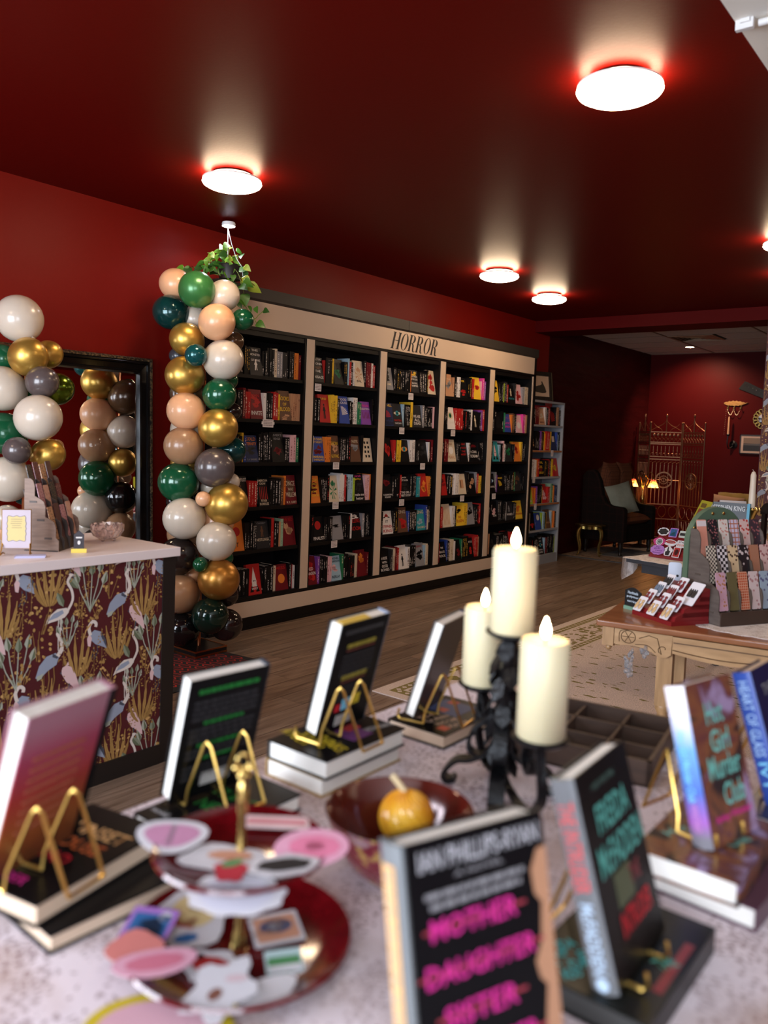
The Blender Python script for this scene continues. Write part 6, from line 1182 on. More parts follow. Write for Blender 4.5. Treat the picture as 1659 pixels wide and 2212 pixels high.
MB().box(-RWD/2, RWD/2, -.004, .002, 0, .062).build('front_board', M('rack_front_brown', (.050, .028, .018), .5, noise=.2), rk)
# doily under the rack
LACE = None
def lace_mat(name, col, hole, sc, tint=0):
    m, nt, b = _nt(name); b.inputs['Roughness'].default_value = .9; L = nt.links.new; N = nt.nodes.new; tc = N('ShaderNodeTexCoord')
    n = N('ShaderNodeTexNoise'); n.inputs['Scale'].default_value = 5; n.inputs['Detail'].default_value = 3; L(tc.outputs['Object'], n.inputs['Vector'])
    v = N('ShaderNodeTexVoronoi'); v.inputs['Scale'].default_value = sc; v.feature = 'DISTANCE_TO_EDGE'; L(tc.outputs['Object'], v.inputs['Vector'])
    w_ = N('ShaderNodeTexVoronoi'); w_.inputs['Scale'].default_value = sc*.16; L(tc.outputs['Object'], w_.inputs['Vector'])
    a = N('ShaderNodeMath'); a.operation = 'MULTIPLY'; a.inputs[1].default_value = .40; L(w_.outputs['Distance'], a.inputs[0]); q = N('ShaderNodeMath'); q.operation = 'GREATER_THAN'; L(v.outputs['Distance'], q.inputs[0]); L(a.outputs[0], q.inputs[1])
    mx = N('ShaderNodeMix'); mx.data_type = 'RGBA'; mx.inputs[6].default_value = (*col, 1); mx.inputs[7].default_value = (*hole, 1); L(q.outputs[0], mx.inputs[0])
    mr = N('ShaderNodeMapRange'); mr.inputs[1].default_value = .35; mr.inputs[2].default_value = .65; mr.inputs[3].default_value = .0; mr.inputs[4].default_value = .55; L(n.outputs['Fac'], mr.inputs[0])
    m2 = N('ShaderNodeMix'); m2.data_type = 'RGBA'; m2.inputs[7].default_value = (*col, 1); L(mr.outputs[0], m2.inputs[0]); L(mx.outputs[2], m2.inputs[6]); n3 = N('ShaderNodeTexNoise'); n3.inputs['Scale'].default_value = 3.2; n3.inputs['Detail'].default_value = 4; L(tc.outputs['Object'], n3.inputs['Vector'])   # wood showing through the open work
    m3 = N('ShaderNodeMapRange'); m3.inputs[1].default_value = .54; m3.inputs[2].default_value = .66; m3.inputs[3].default_value = 0; m3.inputs[4].default_value = tint; L(n3.outputs['Fac'], m3.inputs[0])
    m4 = N('ShaderNodeMix'); m4.data_type = 'RGBA'; m4.inputs[7].default_value = (.34, .20, .13, 1); L(m3.outputs[0], m4.inputs[0]); L(m2.outputs[2], m4.inputs[6]); L(m4.outputs[2], b.inputs['Base Color'])
    bp = N('ShaderNodeBump'); bp.inputs['Strength'].default_value = .5; bp.inputs['Distance'].default_value = .002; L(q.outputs[0], bp.inputs['Height']); bp.invert = True; L(bp.outputs[0], b.inputs['Normal']); return m
LACE = lace_mat('white_lace', (.76, .70, .67), (.34, .25, .2), 170)
def scallop(rx, ry, n, amp): return [((rx+amp*abs(math.sin(n*a/2)))*math.cos(a), (ry+amp*abs(math.sin(n*a/2)))*math.sin(a)) for a in [2*PI*i/(n*6) for i in range(n*6)]]
mb = MB(); mb.prism(scallop(.33, .20, 22, .014), 0, .0015); ob = mb.build('lace_doily', LACE, None, tw(.66, .28, TZ+.0002), (0, 0, R2)); tag(ob, 'white lace doily under the green-arched bookmark rack', 'doily')
# card holder on gold feet beside the arch
t = thing('white_plaque', 'white rounded plaque with a black dot on gold ball feet, left of the arch', 'plaque', (-1.262, 3.80, TZ), rad(25))
mb = MB(); mb.prism(rrect(.058, .115, .012, 4), -.004, .004, axes='xzy'); mb.build('panel', M('white_gloss_plastic', (.62, .66, .76), .2), t, (0, 0, .165)); mb = MB(); mb.prism(ell(0, 0, .006, .006, 0, 12), -.0052, -.004, axes='xzy'); mb.build('dot', BLACKP, t, (.012, 0, .16))
MB().box(-.045, .045, -.02, .02, .088, .098).build('tray', BRASS, t); mb = MB(); mb.ball((-.02, -.012, .078), .011, 10, 6); mb.ball((.02, -.012, .078), .011, 10, 6); mb.tube([(0, 0, .09), (0, 0, .01)], .006, 8); mb.lathe([(.035, 0), (.034, .008), (0, .012)], 16); mb.build('foot', BRASS, t, smooth=True)

# ================================================================ DARK TABLE WITH STICKERS
D0 = (-2.055, 5.215, 0); DR = rad(-14)
def dw(x, y, z=.755): c, s = math.cos(DR), math.sin(DR); return (D0[0]+x*c-y*s, D0[1]+x*s+y*c, z)
SLT = M('slate_painted_wood', (.040, .042, .048), .45)
t = thing('slate_table', 'slate-painted table with a lace runner behind the carved table', 'table', D0, DR)
MB().box(0, 1.25, 0, .75, .725, .753).build('tabletop', SLT, t); MB().box(.08, 1.17, .06, .69, .66, .725).build('apron', SLT, t)
for x in (.30, 1.12):
    for y in (.10, .66): MB().lathe([(.02, 0), (.03, .03), (.02, .10), (.032, .3), (.026, .5), (.034, .60), (.034, .725)], 12, c=(x, y, 0)).build('leg', SLT, t, smooth=True)
mb = MB(); pts = []
for i in range(30): pts.append((-.02+1.2*i/29, -.012-.022*abs(math.sin(i*1.1))))
mb.prism(pts+[(1.18, .70), (-.02, .70)], .7531, .7546); mb.build('runner_top', LACE, None)
o = bpy.context.scene.objects['runner_top']; o.name = 'lace_runner'; o.location = D0; o.rotation_euler = (0, 0, DR); tag(o, 'white scalloped lace runner over the slate table', 'doily')
mb = MB(); vs = []; fs = []
for i in range(14):
    u = i/13; d = .05+.10*math.exp(-((u-.10)/.18)**2)+.012*abs(math.sin(i*1.7)); y = -.01+.50*u
    vs += [(-.022-.012*math.sin(i*1.3), y, .7545), (-.030-.02*math.sin(i*1.3), y, .7545-d)]
for i in range(13): a = i*2; fs.append((a, a+2, a+3, a+1))
mb.add(vs, fs); mb.build('hanging_edge', LACE, o)
RS = (-1.968, 5.395, .7552); RSR = rad(-10)
t = thing('sticker_stand', 'red three-step stand holding stickers on the slate table', 'display', RS, RSR)
mb = MB(); MB().box(0, .30, -.01, .15, 0, .016).build('base', REDW, t)
for k in range(3): mb = MB(); mb.prism([(k*.045, .004), (k*.045, .022+k*.05), (k*.045+.03, .066+k*.05), (k*.045+.045, .066+k*.05), (.15, .016), (.15, .004)], .003, .297, axes='yzx'); mb.build('step', REDW, t)
def sticker(poly, cols, pic, label, M4, lets=(), th=.0014):
    mb = MB(); mb.prism(poly, 0, th); ob = mb.build('sticker', M(*cols)); ob.matrix_world = M4
    for pts, m_ in pic: q = MB(); q.add([(x, y, th+.0003+.0002*i_) for i_, (x, y) in enumerate(pts)] if False else [(x, y, th+.0004) for x, y in pts], [tuple(range(len(pts)))]); q.build('print', m_, ob)
    for s, x, y, w_, h_, m_ in lets: put('lettering', text_mesh(s, w_, h_, m_), ob, (x, y, th+.0007), (-PI/2, 0, 0))
    return tag(ob, label, 'sticker', 'stickers on the red stand')
def wob(rx, ry, n=20, a=.12, k=7, ph=0): return [((rx*(1+a*math.sin(k*t_+ph)))*math.cos(t_), (ry*(1+a*math.sin(k*t_+ph)))*math.sin(t_)) for t_ in [2*PI*i/n for i in range(n)]]
SW, SP, SM, SK = ('sticker_white', (.68, .66, .68), .4), ('sticker_lilac', (.40, .17, .50), .4), ('sticker_magenta', (.48, .03, .17), .4), ('sticker_grey_mint', (.5, .55, .5), .4)
INKK, INKR, INKB, INKG, INKV = M('print_ink_black', (.012, .012, .014), .5), M('print_ink_red', (.40, .02, .02), .5), M('print_ink_blue', (.02, .10, .26), .5), M('print_ink_green', (.05, .17, .06), .5), M('print_ink_violet', (.10, .02, .16), .5)
def rsm(u, k, dz=0): return Matrix.Translation(RS) @ Matrix.Rotation(RSR, 4, 'Z') @ Matrix.Translation((u, -.002+k*.045, .052+k*.052+dz)) @ Matrix.Rotation(rad(62), 4, 'X')
sticker(wob(.052, .036, 24, .06, 9), SP, [], 'lilac sticker reading Hot girls read horror, front step', rsm(.06, 0), [('Hot', 0, .022, .03, .011, INKV), ('girls', -.006, .009, .045, .012, INKV), ('read', .008, -.004, .045, .010, INKV), ('horror', 0, -.019, .06, .012, INKV)])
sticker(wob(.030, .036, 20, .10, 5), SW, [([(-.014, -.03), (.012, -.03), (.016, .0), (.004, .006), (-.002, .03), (-.008, .03), (-.008, .0), (-.018, -.006)], INKK)], 'white sticker of a pointing hand, front step', rsm(.135, 0))
sticker(rrect(.05, .075, .004), SW, [(rrect(.042, .065, .003), INKR), (ell(0, 0, .015, .022), INKK)], 'white-edged dark red portrait sticker, front step', rsm(.195, 0))
sticker(wob(.046, .030, 20, .05, 5), SM, [(ell(0, -.002, .026, .026, 0, 16), M(*SW)), (ell(0, -.002, .021, .021, 0, 14), INKK), (ell(0, -.002, .013, .008), INKG)], 'magenta sticker with a green eye in a white ring, middle step', rsm(.045, 1))
sticker(wob(.045, .024, 20, .05, 4), SW, [(ell(0, .006, .037, .012), INKR), (ell(0, .006, .025, .005), M(*SW))], 'white sticker of red lips, middle step', rsm(.125, 1))
sticker(rrect(.07, .05, .005), SW, [], 'white sticker reading SPOOKY in orange, middle step', rsm(.205, 1), [('SPOOKY', 0, -.008, .06, .016, M('print_orange', (.55, .10, .02), .5)), ('STAY', 0, .012, .05, .012, INKK)])
sticker(wob(.042, .030, 26, .06, 11), SW, [(wob(.034, .022, 20, .12, 6), INKK)], 'white ragged sticker with a black crowd, back step', rsm(.045, 2, .012))
sticker(rrect(.058, .066, .004), SP, [(rrect(.046, .054, .003), INKB), (ell(.012, .016, .006, .006), M(*SW)), ([(-.02, -.02), (.02, -.024), (.012, .006), (-.008, .0)], INKG)], 'lilac-edged sticker of a moonlit blue scene, back step', rsm(.118, 2, .012))
sticker(rrect(.06, .05, .004), SK, [(rrect(.05, .02, .002), INKK)], 'pale sticker with black block letters, back step', rsm(.19, 2, .008))
# large books standing on risers behind the arch
RIS = M('riser_dark', (.02, .014, .011), .5)
for (x, y, z0, w_, d_, lb) in ((.24, .40, .755, .14, .20, 'dark wooden riser box under the yellow book on the slate table'), (.66, .20, .755, .22, .24, 'dark wooden riser box under the blue-edged book on the slate table')):
    t = thing('riser_box', lb, 'box', dw(x, y, z0), DR); MB().box(-w_/2, w_/2, -d_/2+.1, d_/2+.1, 0, .115).build('body', RIS, t); MB().box(-w_/2-.005, w_/2+.005, -d_/2+.095, d_/2+.105, .115, .125).build('lid', RIS, t)
def std_book(name, label, P, yaw, tilt, W, H, T, mat_c, mat_s, mat_p=PAPER, spine_left=True, group=None):
    """standing hardback: width along local x, viewer side at local y=0, leaning by tilt"""
    o = thing(name, label, 'book', P, group=group); o.rotation_euler = (Matrix.Rotation(yaw, 4, 'Z') @ Matrix.Rotation(-tilt, 4, 'X')).to_euler(); c = .003
    MB().box(c if spine_left else .004, W-.004 if spine_left else W-c, c, T-c, .004, H-.004).build('page_block', mat_p, o)
    MB().box(0, W, 0, c, 0, H).build('front_board' if spine_left else 'back_board', mat_c, o); MB().box(0, W, T-c, T, 0, H).build('back_board' if spine_left else 'front_board', mat_c, o)
    mb = MB(); n = 5; x0 = 0 if spine_left else W; s = -1 if spine_left else 1; q = [(x0+s*.004*math.sin(PI*i/n), T*i/n) for i in range(n+1)]+[(x0-s*c, T), (x0-s*c, 0)]; mb.prism(q, 0, H); mb.build('spine', mat_s, o, smooth=True)
    return o
LIME = M('lime_cover', (.46, .44, .03), .35); STB = M('steel_blue_cover', (.055, .065, .075), .4); CYAN = M('cyan_edge', (.05, .30, .45), .35)
b = std_book('book', 'large lime yellow book leaning on its riser, left of the green arch', (-1.815, 5.57, .882), rad(-54), rad(24), .20, .29, .035, LIME, LIME)
MB().box(.03, .16, -.0012, 0, .05, .23).build('cover_picture', M('lime_cover_picture', (.26, .06, .03), .5), b); MB().box(.04, .13, -.0018, -.0012, .24, .27).build('title_block', M('lime_title', (.16, .10, .02), .5), b)
b = std_book('book', 'large slate book with cyan edge reading KING, behind the green arch', dw(.435, .25, .882), rad(4), rad(10), .22, .28, .03, STB, STB)
lettering('STEPHEN KING', .19, .032, M('title_pale', (.62, .64, .64), .5), b, (.098, -.001, .245)); MB().box(.205, .221, -.001, .031, 0, .281).build('cyan_edge', CYAN, b)
b = std_book('book', 'white book with maroon edge lying tilted behind the green arch', dw(.42, .41, .882), rad(30), rad(18), .17, .29, .035, M('white_cover', (.62, .58, .57), .4), M('maroon_spine', (.16, .012, .03), .4))
t = thing('candlestick', 'low gilt dish holder with an ivory taper, behind the blue-edged book', 'candlestick', dw(.615, .41, .755), 0)
MB().lathe([(.07, 0), (.065, .012), (.018, .03), (.014, .30), (.035, .345), (.05, .365), (.016, .37), (.018, .385)], 20).build('stem', BRASS, t, smooth=True)
mb = MB()
for k in range(10): a = 2*PI*k/10; mb.ball((.045*math.cos(a), .045*math.sin(a), .37), (.014, .014, .010), 8, 5)
mb.build('petal', BRASS, t, smooth=True)
o = MB().lathe([(.022, 0), (.0215, .02), (.017, .21), (.010, .228), (.004, .232), (0, .233)], 16).build('taper_candle', M('ivory_wax', (.68, .58, .45), .4, sss=.2), None, dw(.615, .41, .755+.375), smooth=True); tag(o, 'tall unlit ivory taper candle rising behind the blue-edged book', 'candle')
MB().tube([(0, 0, .23), (-.003, 0, .240), (-.010, 0, .242)], .0015, 5).build('wick', M('wick', (.5, .42, .34), .8), o)
# carved chair crest at the right edge
t = thing('carved_chair', 'dark carved wooden chair back beside the wallpapered partition', 'chair', (-1.42, 6.70, 0), rad(-20))
DW = MATS['dark_turned_wood']
mb = MB(); mb.prism([(-.20, 1.00)]+[(-.20+.40*k/12, 1.05+.075*math.sin(PI*k/12)**.5*(1+.12*math.cos(k*1.6))) for k in range(13)]+[(.20, 1.00), (0, 1.04)], -.015, .015, axes='xzy'); mb.build('crest_rail', DW, t)
for x in (-.19, .17): MB().box(x, x+.03, -.015, .02, 0, 1.02).build('back_post', DW, t)
for k in range(4): MB().tube([(-.11+k*.07, 0, .46), (-.11+k*.07, 0, 1.03)], .010, 8).build('spindle', DW, t)
MB().box(-.21, .21, -.42, .02, .43, .46).build('seat', DW, t)
for x in (-.19, .17): MB().box(x, x+.03, -.41, -.38, 0, .43).build('leg', DW, t)
# ================================================================ FOREGROUND TABLE
T = .83
FW = ramp_mat('display_table_wood', [(.3, (.20, .11, .055)), (.7, (.33, .19, .10))], (20, 3, 20), 2, 6, .4, .05)
t = thing('display_table', 'wooden display table under the lace tablecloth, nearest to the viewer', 'table', (0, 0, 0))
tx0, tx1, ty0, ty1 = -1.19, .45, .06, 1.86
MB().box(tx0, tx1, ty0, ty1, T-.034, T-.0035).build('tabletop', FW, t); MB().box(tx0+.08, tx1-.08, ty0+.08, ty1-.08, T-.13, T-.034).build('apron', FW, t)
for x in (tx0+.10, tx1-.10):
    for y in (ty0+.10, ty1-.10): MB().lathe([(.02, 0), (.03, .06), (.024, .3), (.034, .62), (.03, .66), (.036, .70), (.036, T-.04)], 14, c=(x, y, 0)).build('leg', FW, t, smooth=True)
CLOTH = lace_mat('pink_white_lace', (.72, .62, .65), (.34, .25, .26), 75, .62)
mb = MB(); pts = [(tx0-.004, ty0), (tx1, ty0), (tx1, ty1+.004), (tx0-.004, ty1+.004)]; mb.prism(pts, T-.003, T-.0004)
def hem(a, b, nrm, n):
    vs = []; fs = []; A, B = Vector(a), Vector(b)
    for i in range(n+1):
        p = A+(B-A)*i/n; w_ = .008*math.sin(i*.9); d = .15+.012*abs(math.sin(i*.8)); q = Vector(nrm)
        vs += [(p.x, p.y, T-.0006), (p.x+q.x*.006, p.y+q.y*.006, T-.010), (p.x+q.x*(.012+w_), p.y+q.y*(.012+w_), T-d)]
    for i in range(n): k = i*3; fs += [(k, k+3, k+4, k+1), (k+1, k+4, k+5, k+2)]
    mb.add(vs, fs)
hem((tx0-.004, ty0), (tx0-.004, ty1+.004), (-1, 0), 50); hem((tx0-.004, ty1+.004), (tx1, ty1+.004), (0, 1), 44)
o = mb.build('lace_tablecloth', CLOTH); tag(o, 'pinkish white lace tablecloth spread over the nearest display table', 'tablecloth')

PINKC = grad_mat('sunset_cover', [(.05, (.12, .035, .012)), (.25, (.26, .07, .018)), (.48, (.30, .030, .026)), (.72, (.28, .035, .075)), (.92, (.30, .13, .17))])
BLK = M('black_cover', (.004, .0038, .0045), .36, spec=.12); GRY = M('slate_spine', (.155, .165, .17), .4); FMS = M('graphite_spine', (.12, .12, .125), .4); BLU = M('cobalt_cover', (.02, .06, .30), .3); BLUD = M('navy_cover', (.012, .014, .055), .35)
TXW, TXG, TXY, TXM, TXT, TXR, TXS, TXP, TXC, TXO = (M('print_'+n, c, .5, spec=.12) for n, c in (('white', (.42, .41, .43)), ('green', (.016, .15, .028)), ('yellow', (.55, .42, .03)), ('magenta', (.58, .03, .24)), ('teal', (.10, .36, .30)), ('scarlet', (.50, .02, .03)), ('silver', (.24, .23, .24)), ('purple', (.34, .05, .30)), ('cyan', (.20, .52, .72)), ('tan', (.70, .40, .17))))
def easel(P, yaw, tilt, front, label, w=.075):
    """gold wire easel: two bent legs, a foot bar, two hooks; the book leans on it"""
    o = thing('book_easel', label, 'easel', P, yaw, 'gold wire easels holding the display books'); s = -1 if not front else 1    # s: side on which the back feet stand (-1 viewer side)
    off = .032 if front else 0
    for x in (-w/2, w/2):
        ap = (x, off+s*(.012+.105*math.tan(abs(tilt))), .118)
        MB().tube([(x-.016, off+s*.006, .004), (x-.013, off+s*.008, .03), (x-.003, ap[1]-s*.004, .112), ap, (x+.004, ap[1]+s*.006, .110), (x+.012, off+s*.085, .012), (x+.013, off+s*.089, .004)], .0028, 6).build('wire_leg', GOLD, o, smooth=True)
        hy = (-.022 if front else .052); MB().tube([(x-.016, off+s*.006, .004), (x-.016, hy, .004), (x-.016, hy-s*.006, .010), (x-.016, hy-s*.003, .026)], .0027, 6).build('hook', GOLD, o, smooth=True)
    MB().tube([(-w/2+.013, off+s*.089, .004), (w/2+.013, off+s*.089, .004)], .0027, 6).build('foot_bar', GOLD, o); return o
def flat_book(label, x0, x1, y0, y1, z0, h, cov, spine_side='x1', mat_s=None, pm=PAPER, rotz=0, group=None):
    cx, cy = (x0+x1)/2, (y0+y1)/2; w, l = (x1-x0)/2, (y1-y0)/2; o = thing('book', label, 'book', (cx, cy, z0), rotz, group); c = .003; e = .004
    a = [(-w+e), (w-e), (-l+e), (l-e)]; k = {'x0': 0, 'x1': 1, 'y0': 2, 'y1': 3}[spine_side]; a[k] = (-w+c, w-c, -l+c, l-c)[k]
    MB().box(a[0], a[1], a[2], a[3], c, h-c).build('page_block', pm, o)
    MB().box(-w, w, -l, l, 0, c).build('back_board', cov, o); MB().box(-w, w, -l, l, h-c, h).build('front_board', cov, o)
    s = [(-w, -w+c, -l, l), (w-c, w, -l, l), (-w, w, -l, -l+c), (-w, w, l-c, l)][k]; MB().box(*s, c*.5, h-c*.5).build('spine', mat_s or cov, o); return o
def top_text(o, s, x, y, w, h, z, m, rz=0): put('lettering', text_mesh(s, w, h, m), o, (x, y, z+.0006), (-PI/2, 0, rz) if rz == 0 else (Matrix.Rotation(rz, 4, 'Z') @ Matrix.Rotation(-PI/2, 4, 'X')).to_euler())
def lines(o, rows, m, W, y=-.0012):
    mb = MB(); r = random.Random(len(rows))
    for z, w_, h_ in rows:
        x = W/2-w_/2
        while x < W/2+w_/2: l_ = r.uniform(.006, .018); mb.box(x, min(x+l_, W/2+w_/2), y, 0, z, z+h_); x += l_+.003
    mb.build('small_print', m, o)['kind'] = 'stuff'

# --- book A, pink sunset back cover, on two books
ya = rad(100)
def fb(label, N, yaw, w, l, z0, h, cov, **k):
    """flat book by its near right corner N: length runs along yaw+90, width to the left"""
    cx, cy = N[0]-w/2*math.cos(yaw)-l/2*math.sin(yaw), N[1]-w/2*math.sin(yaw)+l/2*math.cos(yaw)
    return flat_book(label, cx-w/2, cx+w/2, cy-l/2, cy+l/2, z0, h, cov, rotz=yaw, **k)
PG2 = M('tan_page_shade', (.48, .35, .25), .8)
fb('lower black book of the stack under the pink sunset book', (-.925, .525), rad(-2), .155, .235, T, .026, BLK, pm=PAPERT, spine_side='x0')  # tan pages in this stack: warm shade put into the paper colour
o = fb('upper black book with orange and magenta lettering under the pink sunset book', (-.950, .520), rad(11), .158, .238, T+.0262, .032, BLK, spine_side='x0', pm=PAPERT)
for s, x, y, w_, h_, m_ in (('SUNSET', 0, .055, .12, .03, TXO), ('HOUSE', 0, .015, .10, .028, M('print_orange2', (.50, .10, .02), .5)), ('ROAD', -.01, -.025, .08, .026, TXR), ('WILDER', -.02, -.09, .09, .018, TXM)): top_text(o, s, x, y, w_, h_, .032, m_)
ZA = T+.0584
b = std_book('book', 'standing book with pink and orange sunset back cover, leftmost on the lace cloth', (-1.035, .500, ZA+.004), rad(104), rad(-17), .155, .243, .034, PINKC, PINKC, spine_left=False)
lines(b, [(.06+k*.016, .09, .005) for k in range(8)], M('sunset_print', (.30, .09, .05), .5, spec=.1), .140); MB().box(.143, .155, -.0010, 0, 0, .243).build('dark_cover_edge', BLK, b)
easel((-1.018, .548, ZA+.0005), rad(104), rad(-17), False, 'gold wire easel behind the pink sunset book', .062)
# --- book B, black with green print
o = flat_book('black book with green title lying under the green-printed book', -1.126, -.972, .785, 1.025, T, .030, BLK, 'x0')
top_text(o, 'NEVER', .02, -.02, .10, .030, .030, TXG); top_text(o, 'FLINCH', .02, .03, .12, .030, .030, TXG); top_text(o, 'novel', -.045, -.09, .04, .012, .030, TXW)
ZB = T+.0302
b = std_book('book', 'standing black book whose back cover has green and grey print', (-1.098, .834, ZB+.004), rad(84), rad(-15.2), .160, .234, .031, BLK, M('pale_blue_spine_top', (.05, .06, .08), .3), spine_left=False)
lines(b, [(.207, .12, .007), (.146, .08, .005), (.103, .09, .005), (.076, .06, .005)], TXG, .16); lines(b, [(.187-k*.0105, .13, .005) for k in range(15) if k not in (4, 8, 11)], M('print_dim_grey', (.030, .028, .030), .5, spec=.1), .16)
MB().box(.055, .115, -.0012, 0, .022, .046).build('barcode_label', M('barcode_white', (.40, .38, .36), .5), b)
easel((-1.080, .907, ZB+.0005), rad(86), rad(-15), False, 'gold wire easel behind the green-printed black book')
# --- book C on two books
YC = M('yellowed_foil', (.50, .36, .14), .4)
o = flat_book('lower pale-edged book of the two under the yellow-lettered display', -1.128, -.978, 1.085, 1.325, T, .036, M('tan_boards', (.35, .21, .07), .45), 'x0')
o = flat_book('upper book with yellow and purple lettering, topmost of the pair by the table edge', -1.122, -.967, 1.083, 1.322, T+.0362, .037, BLK, 'x0', M('black_spine', (.01, .01, .01), .4))
for k, s in enumerate(('A POETI', 'YOUNG', 'THINKS')): top_text(o, s, -.048+.036*k, -.070+.01*k, .085, .028, .037, TXY, rad(-14))
MB().box(-.02, .05, -.01, .05, .037, .0374).build('cover_picture', M('print_purple_patch', (.10, .02, .12), .5), o); MB().box(-.035, .01, .02, .06, .0374, .0378).build('cover_picture', M('print_red_patch', (.34, .03, .03), .5), o)
top_text(o, 'NOVA KRANE', .035, .085, .07, .02, .037, TXW, rad(80))
ZC2 = T+.0734
b = std_book('book', 'standing black book with yellow stripe on its top edge, tallest at the table edge', (-1.050, 1.142, ZC2+.004), rad(93), rad(-14), .156, .239, .034, BLK, M('pale_blue_spine', (.24, .30, .42), .35), spine_left=False)
MB().box(.012, .10, .006, .026, .2345, .2365).build('yellow_top_stripe', M('edge_yellow', (.62, .42, .06), .5), b)
lines(b, [(.185, .09, .008), (.115, .08, .010)], M('print_dim_yellow', (.20, .16, .02), .5), .156); lines(b, [(.178, .09, .003), (.108, .08, .003)], M('print_dim_red', (.10, .02, .015), .5), .156); lines(b, [(.215, .12, .009)]+[(.165-k*.010, .10, .004) for k in range(5)]+[(.095-k*.009, .08, .004) for k in range(4)], MATS['print_dim_grey'], .156)
b2 = MB(); b2.box(.06, .085, -.0014, 0, .045, .07, 0); b2.box(.088, .115, -.0014, 0, .05, .072, 1); b2.box(.04, .055, -.0014, 0, .045, .06, 2); b2.build('cover_badge', [TXC, TXY, TXR], b); MB().box(.05, .10, -.0012, 0, .012, .034).build('barcode_label', MATS['barcode_white'], b)
easel((-1.030, 1.170, ZC2+.0005), rad(92), rad(-14), False, 'gold wire easel behind the yellow-striped black book', .062)
# --- book D
o = flat_book('dark book with blue and red cover art lying left of the candelabra', -1.10, -.945, 1.435, 1.668, T, .031, BLK, 'x0', pm=PAPERT)
for k, s in enumerate(('THE', 'QUEEN', 'WHO CAME', 'DEATH')): top_text(o, s, -.02+.026*k, -.04, .07, .018, .031, M('print_peach', (.50, .33, .24), .5), rad(80))
MB().box(-.06, .03, .0, .09, .031, .0313).build('cover_picture', M('print_blue_patch', (.05, .07, .16), .5), o); mb = MB()
for x, y in ((-.05, -.05), (.05, -.08), (-.03, .08), (.055, .07), (-.02, .02)): mb.box(x-.012, x+.012, y-.012, y+.012, .0311, .0317)
mb.build('cover_picture', M('print_vermilion', (.42, .06, .03), .5), o)
ZD = T+.0312
b = std_book('book', 'standing dark book half hidden behind the left pillar candle', (-1.047, 1.460, ZD+.004), rad(102), rad(-16.5), .155, .234, .026, M('dark_brown_cover', (.020, .014, .013), .35), BLUD, PAPER, spine_left=False)
easel((-1.030, 1.505, ZD+.0005), rad(100), rad(-16), False, 'thin gold wire easel behind the dark book at the candelabra')
# --- MOTHER DAUGHTER SISTER
o = flat_book('dark book lying flat beneath the MOTHER DAUGHTER SISTER book', -.46, -.30, .55, .785, T, .034, BLK, 'x1')
b = std_book('book', 'nearest standing black book titled MOTHER DAUGHTER SISTER in magenta', (-.3826, .5777, T+.038), rad(69.4), rad(13), .172, .255, .040, BLK, GRY)
W, H = .172, .255
lettering('IAN PHILLIPS-RYAN', .148, .019, TXW, b, (W*.52, -.0012, H-.019)); lettering('A NOVEL', .06, .005, TXS, b, (W*.5, -.0012, H-.037))
lines(b, [(H-.054, .12, .005), (H-.064, .11, .005)], TXS, W-.01)
for k, (s, w_, x) in enumerate((('MOTHER', .104, .44), ('DAUGHTER', .132, .47), ('SISTER', .088, .44), ('STRANGER', .12, .47))):
    z = H-.082-k*.0395; lettering(s, w_, .020, TXM, b, (W*x, -.0016, z)); mb = MB(); mb.box(W*x-w_/2-.008, W*x+w_/2+.012, -.0013, -.0006, z-.0016, z+.0016); mb.build('strike_line', M('print_strike', (.30, .03, .05), .5), b)
mb = MB(); pr = [(W, H-.035), (W-.012, H-.036), (W-.022, H-.055), (W-.020, H-.078), (W-.012, H-.088), (W-.017, H-.125), (W-.026, H-.142), (W-.022, H-.158), (W-.014, H-.166), (W-.020, H-.20), (W-.024, 0), (W, 0)]
mb.add([(x, -.0009, z) for x, z in pr], [tuple(range(len(pr)))]); mb.build('profile_picture', M('print_skin_tan', (.40, .20, .11), .5), b)
mb = MB(); mb.box(-.0006, 0, .010, .030, .085, .235); ob = mb.build('spine_panel', TXO, b); ob.location = (-.0045, 0, 0)
put('lettering', text_mesh('MOTHER DAUGHTER SISTER', .14, .012, M('print_spine_grey', (.30, .27, .22), .5)), b, (-.0054, .020, .16), (0, rad(90), rad(-90)))
MB().box(-.0052, -.0045, .012, .030, .02, .06).build('spine_logo', TXP, b)
easel((-.36, .655, T+.0345), rad(69), rad(13), True, 'gold wire easel hidden behind the MOTHER DAUGHTER SISTER book')
# --- FREIDA McFADDEN
o = flat_book('black book with teal lettering lying under the teal and red titled book', -.445, -.285, .865, 1.105, T, .034, M('black_green_cover', (.006, .0065, .005), .32, spec=.2), 'x1', pm=M('dark_page_edges', (.03, .028, .026), .7))
for k in range(2):
    for j in range(3): top_text(o, ('FRE', 'McF', 'IDA', 'ADD', 'DA', 'EN')[k*3+j], -.055+.030*k, -.095+.024*j, .026, .018, .034, M('print_teal_bright', (.05, .42, .44), .5, spec=.1), rad(60))
top_text(o, 'THE', .055, .0, .03, .02, .034, TXT, rad(60)); MB().box(.060, .072, -.06, .06, .034, .0343).build('red_band', M('print_dark_red', (.22, .02, .03), .5), o)
b = std_book('book', 'standing black book titled FREIDA McFADDEN in teal with red words below', (-.3274, .8846, T+.038), rad(92), rad(16.5), .166, .246, .032, M('black_brown_cover', (.006, .005, .0045), .36, spec=.12), FMS)
W, H = .166, .246
lettering('1 NEW YORK TIMES', .07, .007, M('print_teal_dim', (.08, .15, .12), .5), b, (W*.45, -.0012, H-.024)); lettering('FREIDA', .100, .034, TXT, b, (W*.52, -.0012, H-.062)); lettering('McFADDEN', .140, .036, TXT, b, (W*.54, -.0012, H-.108))
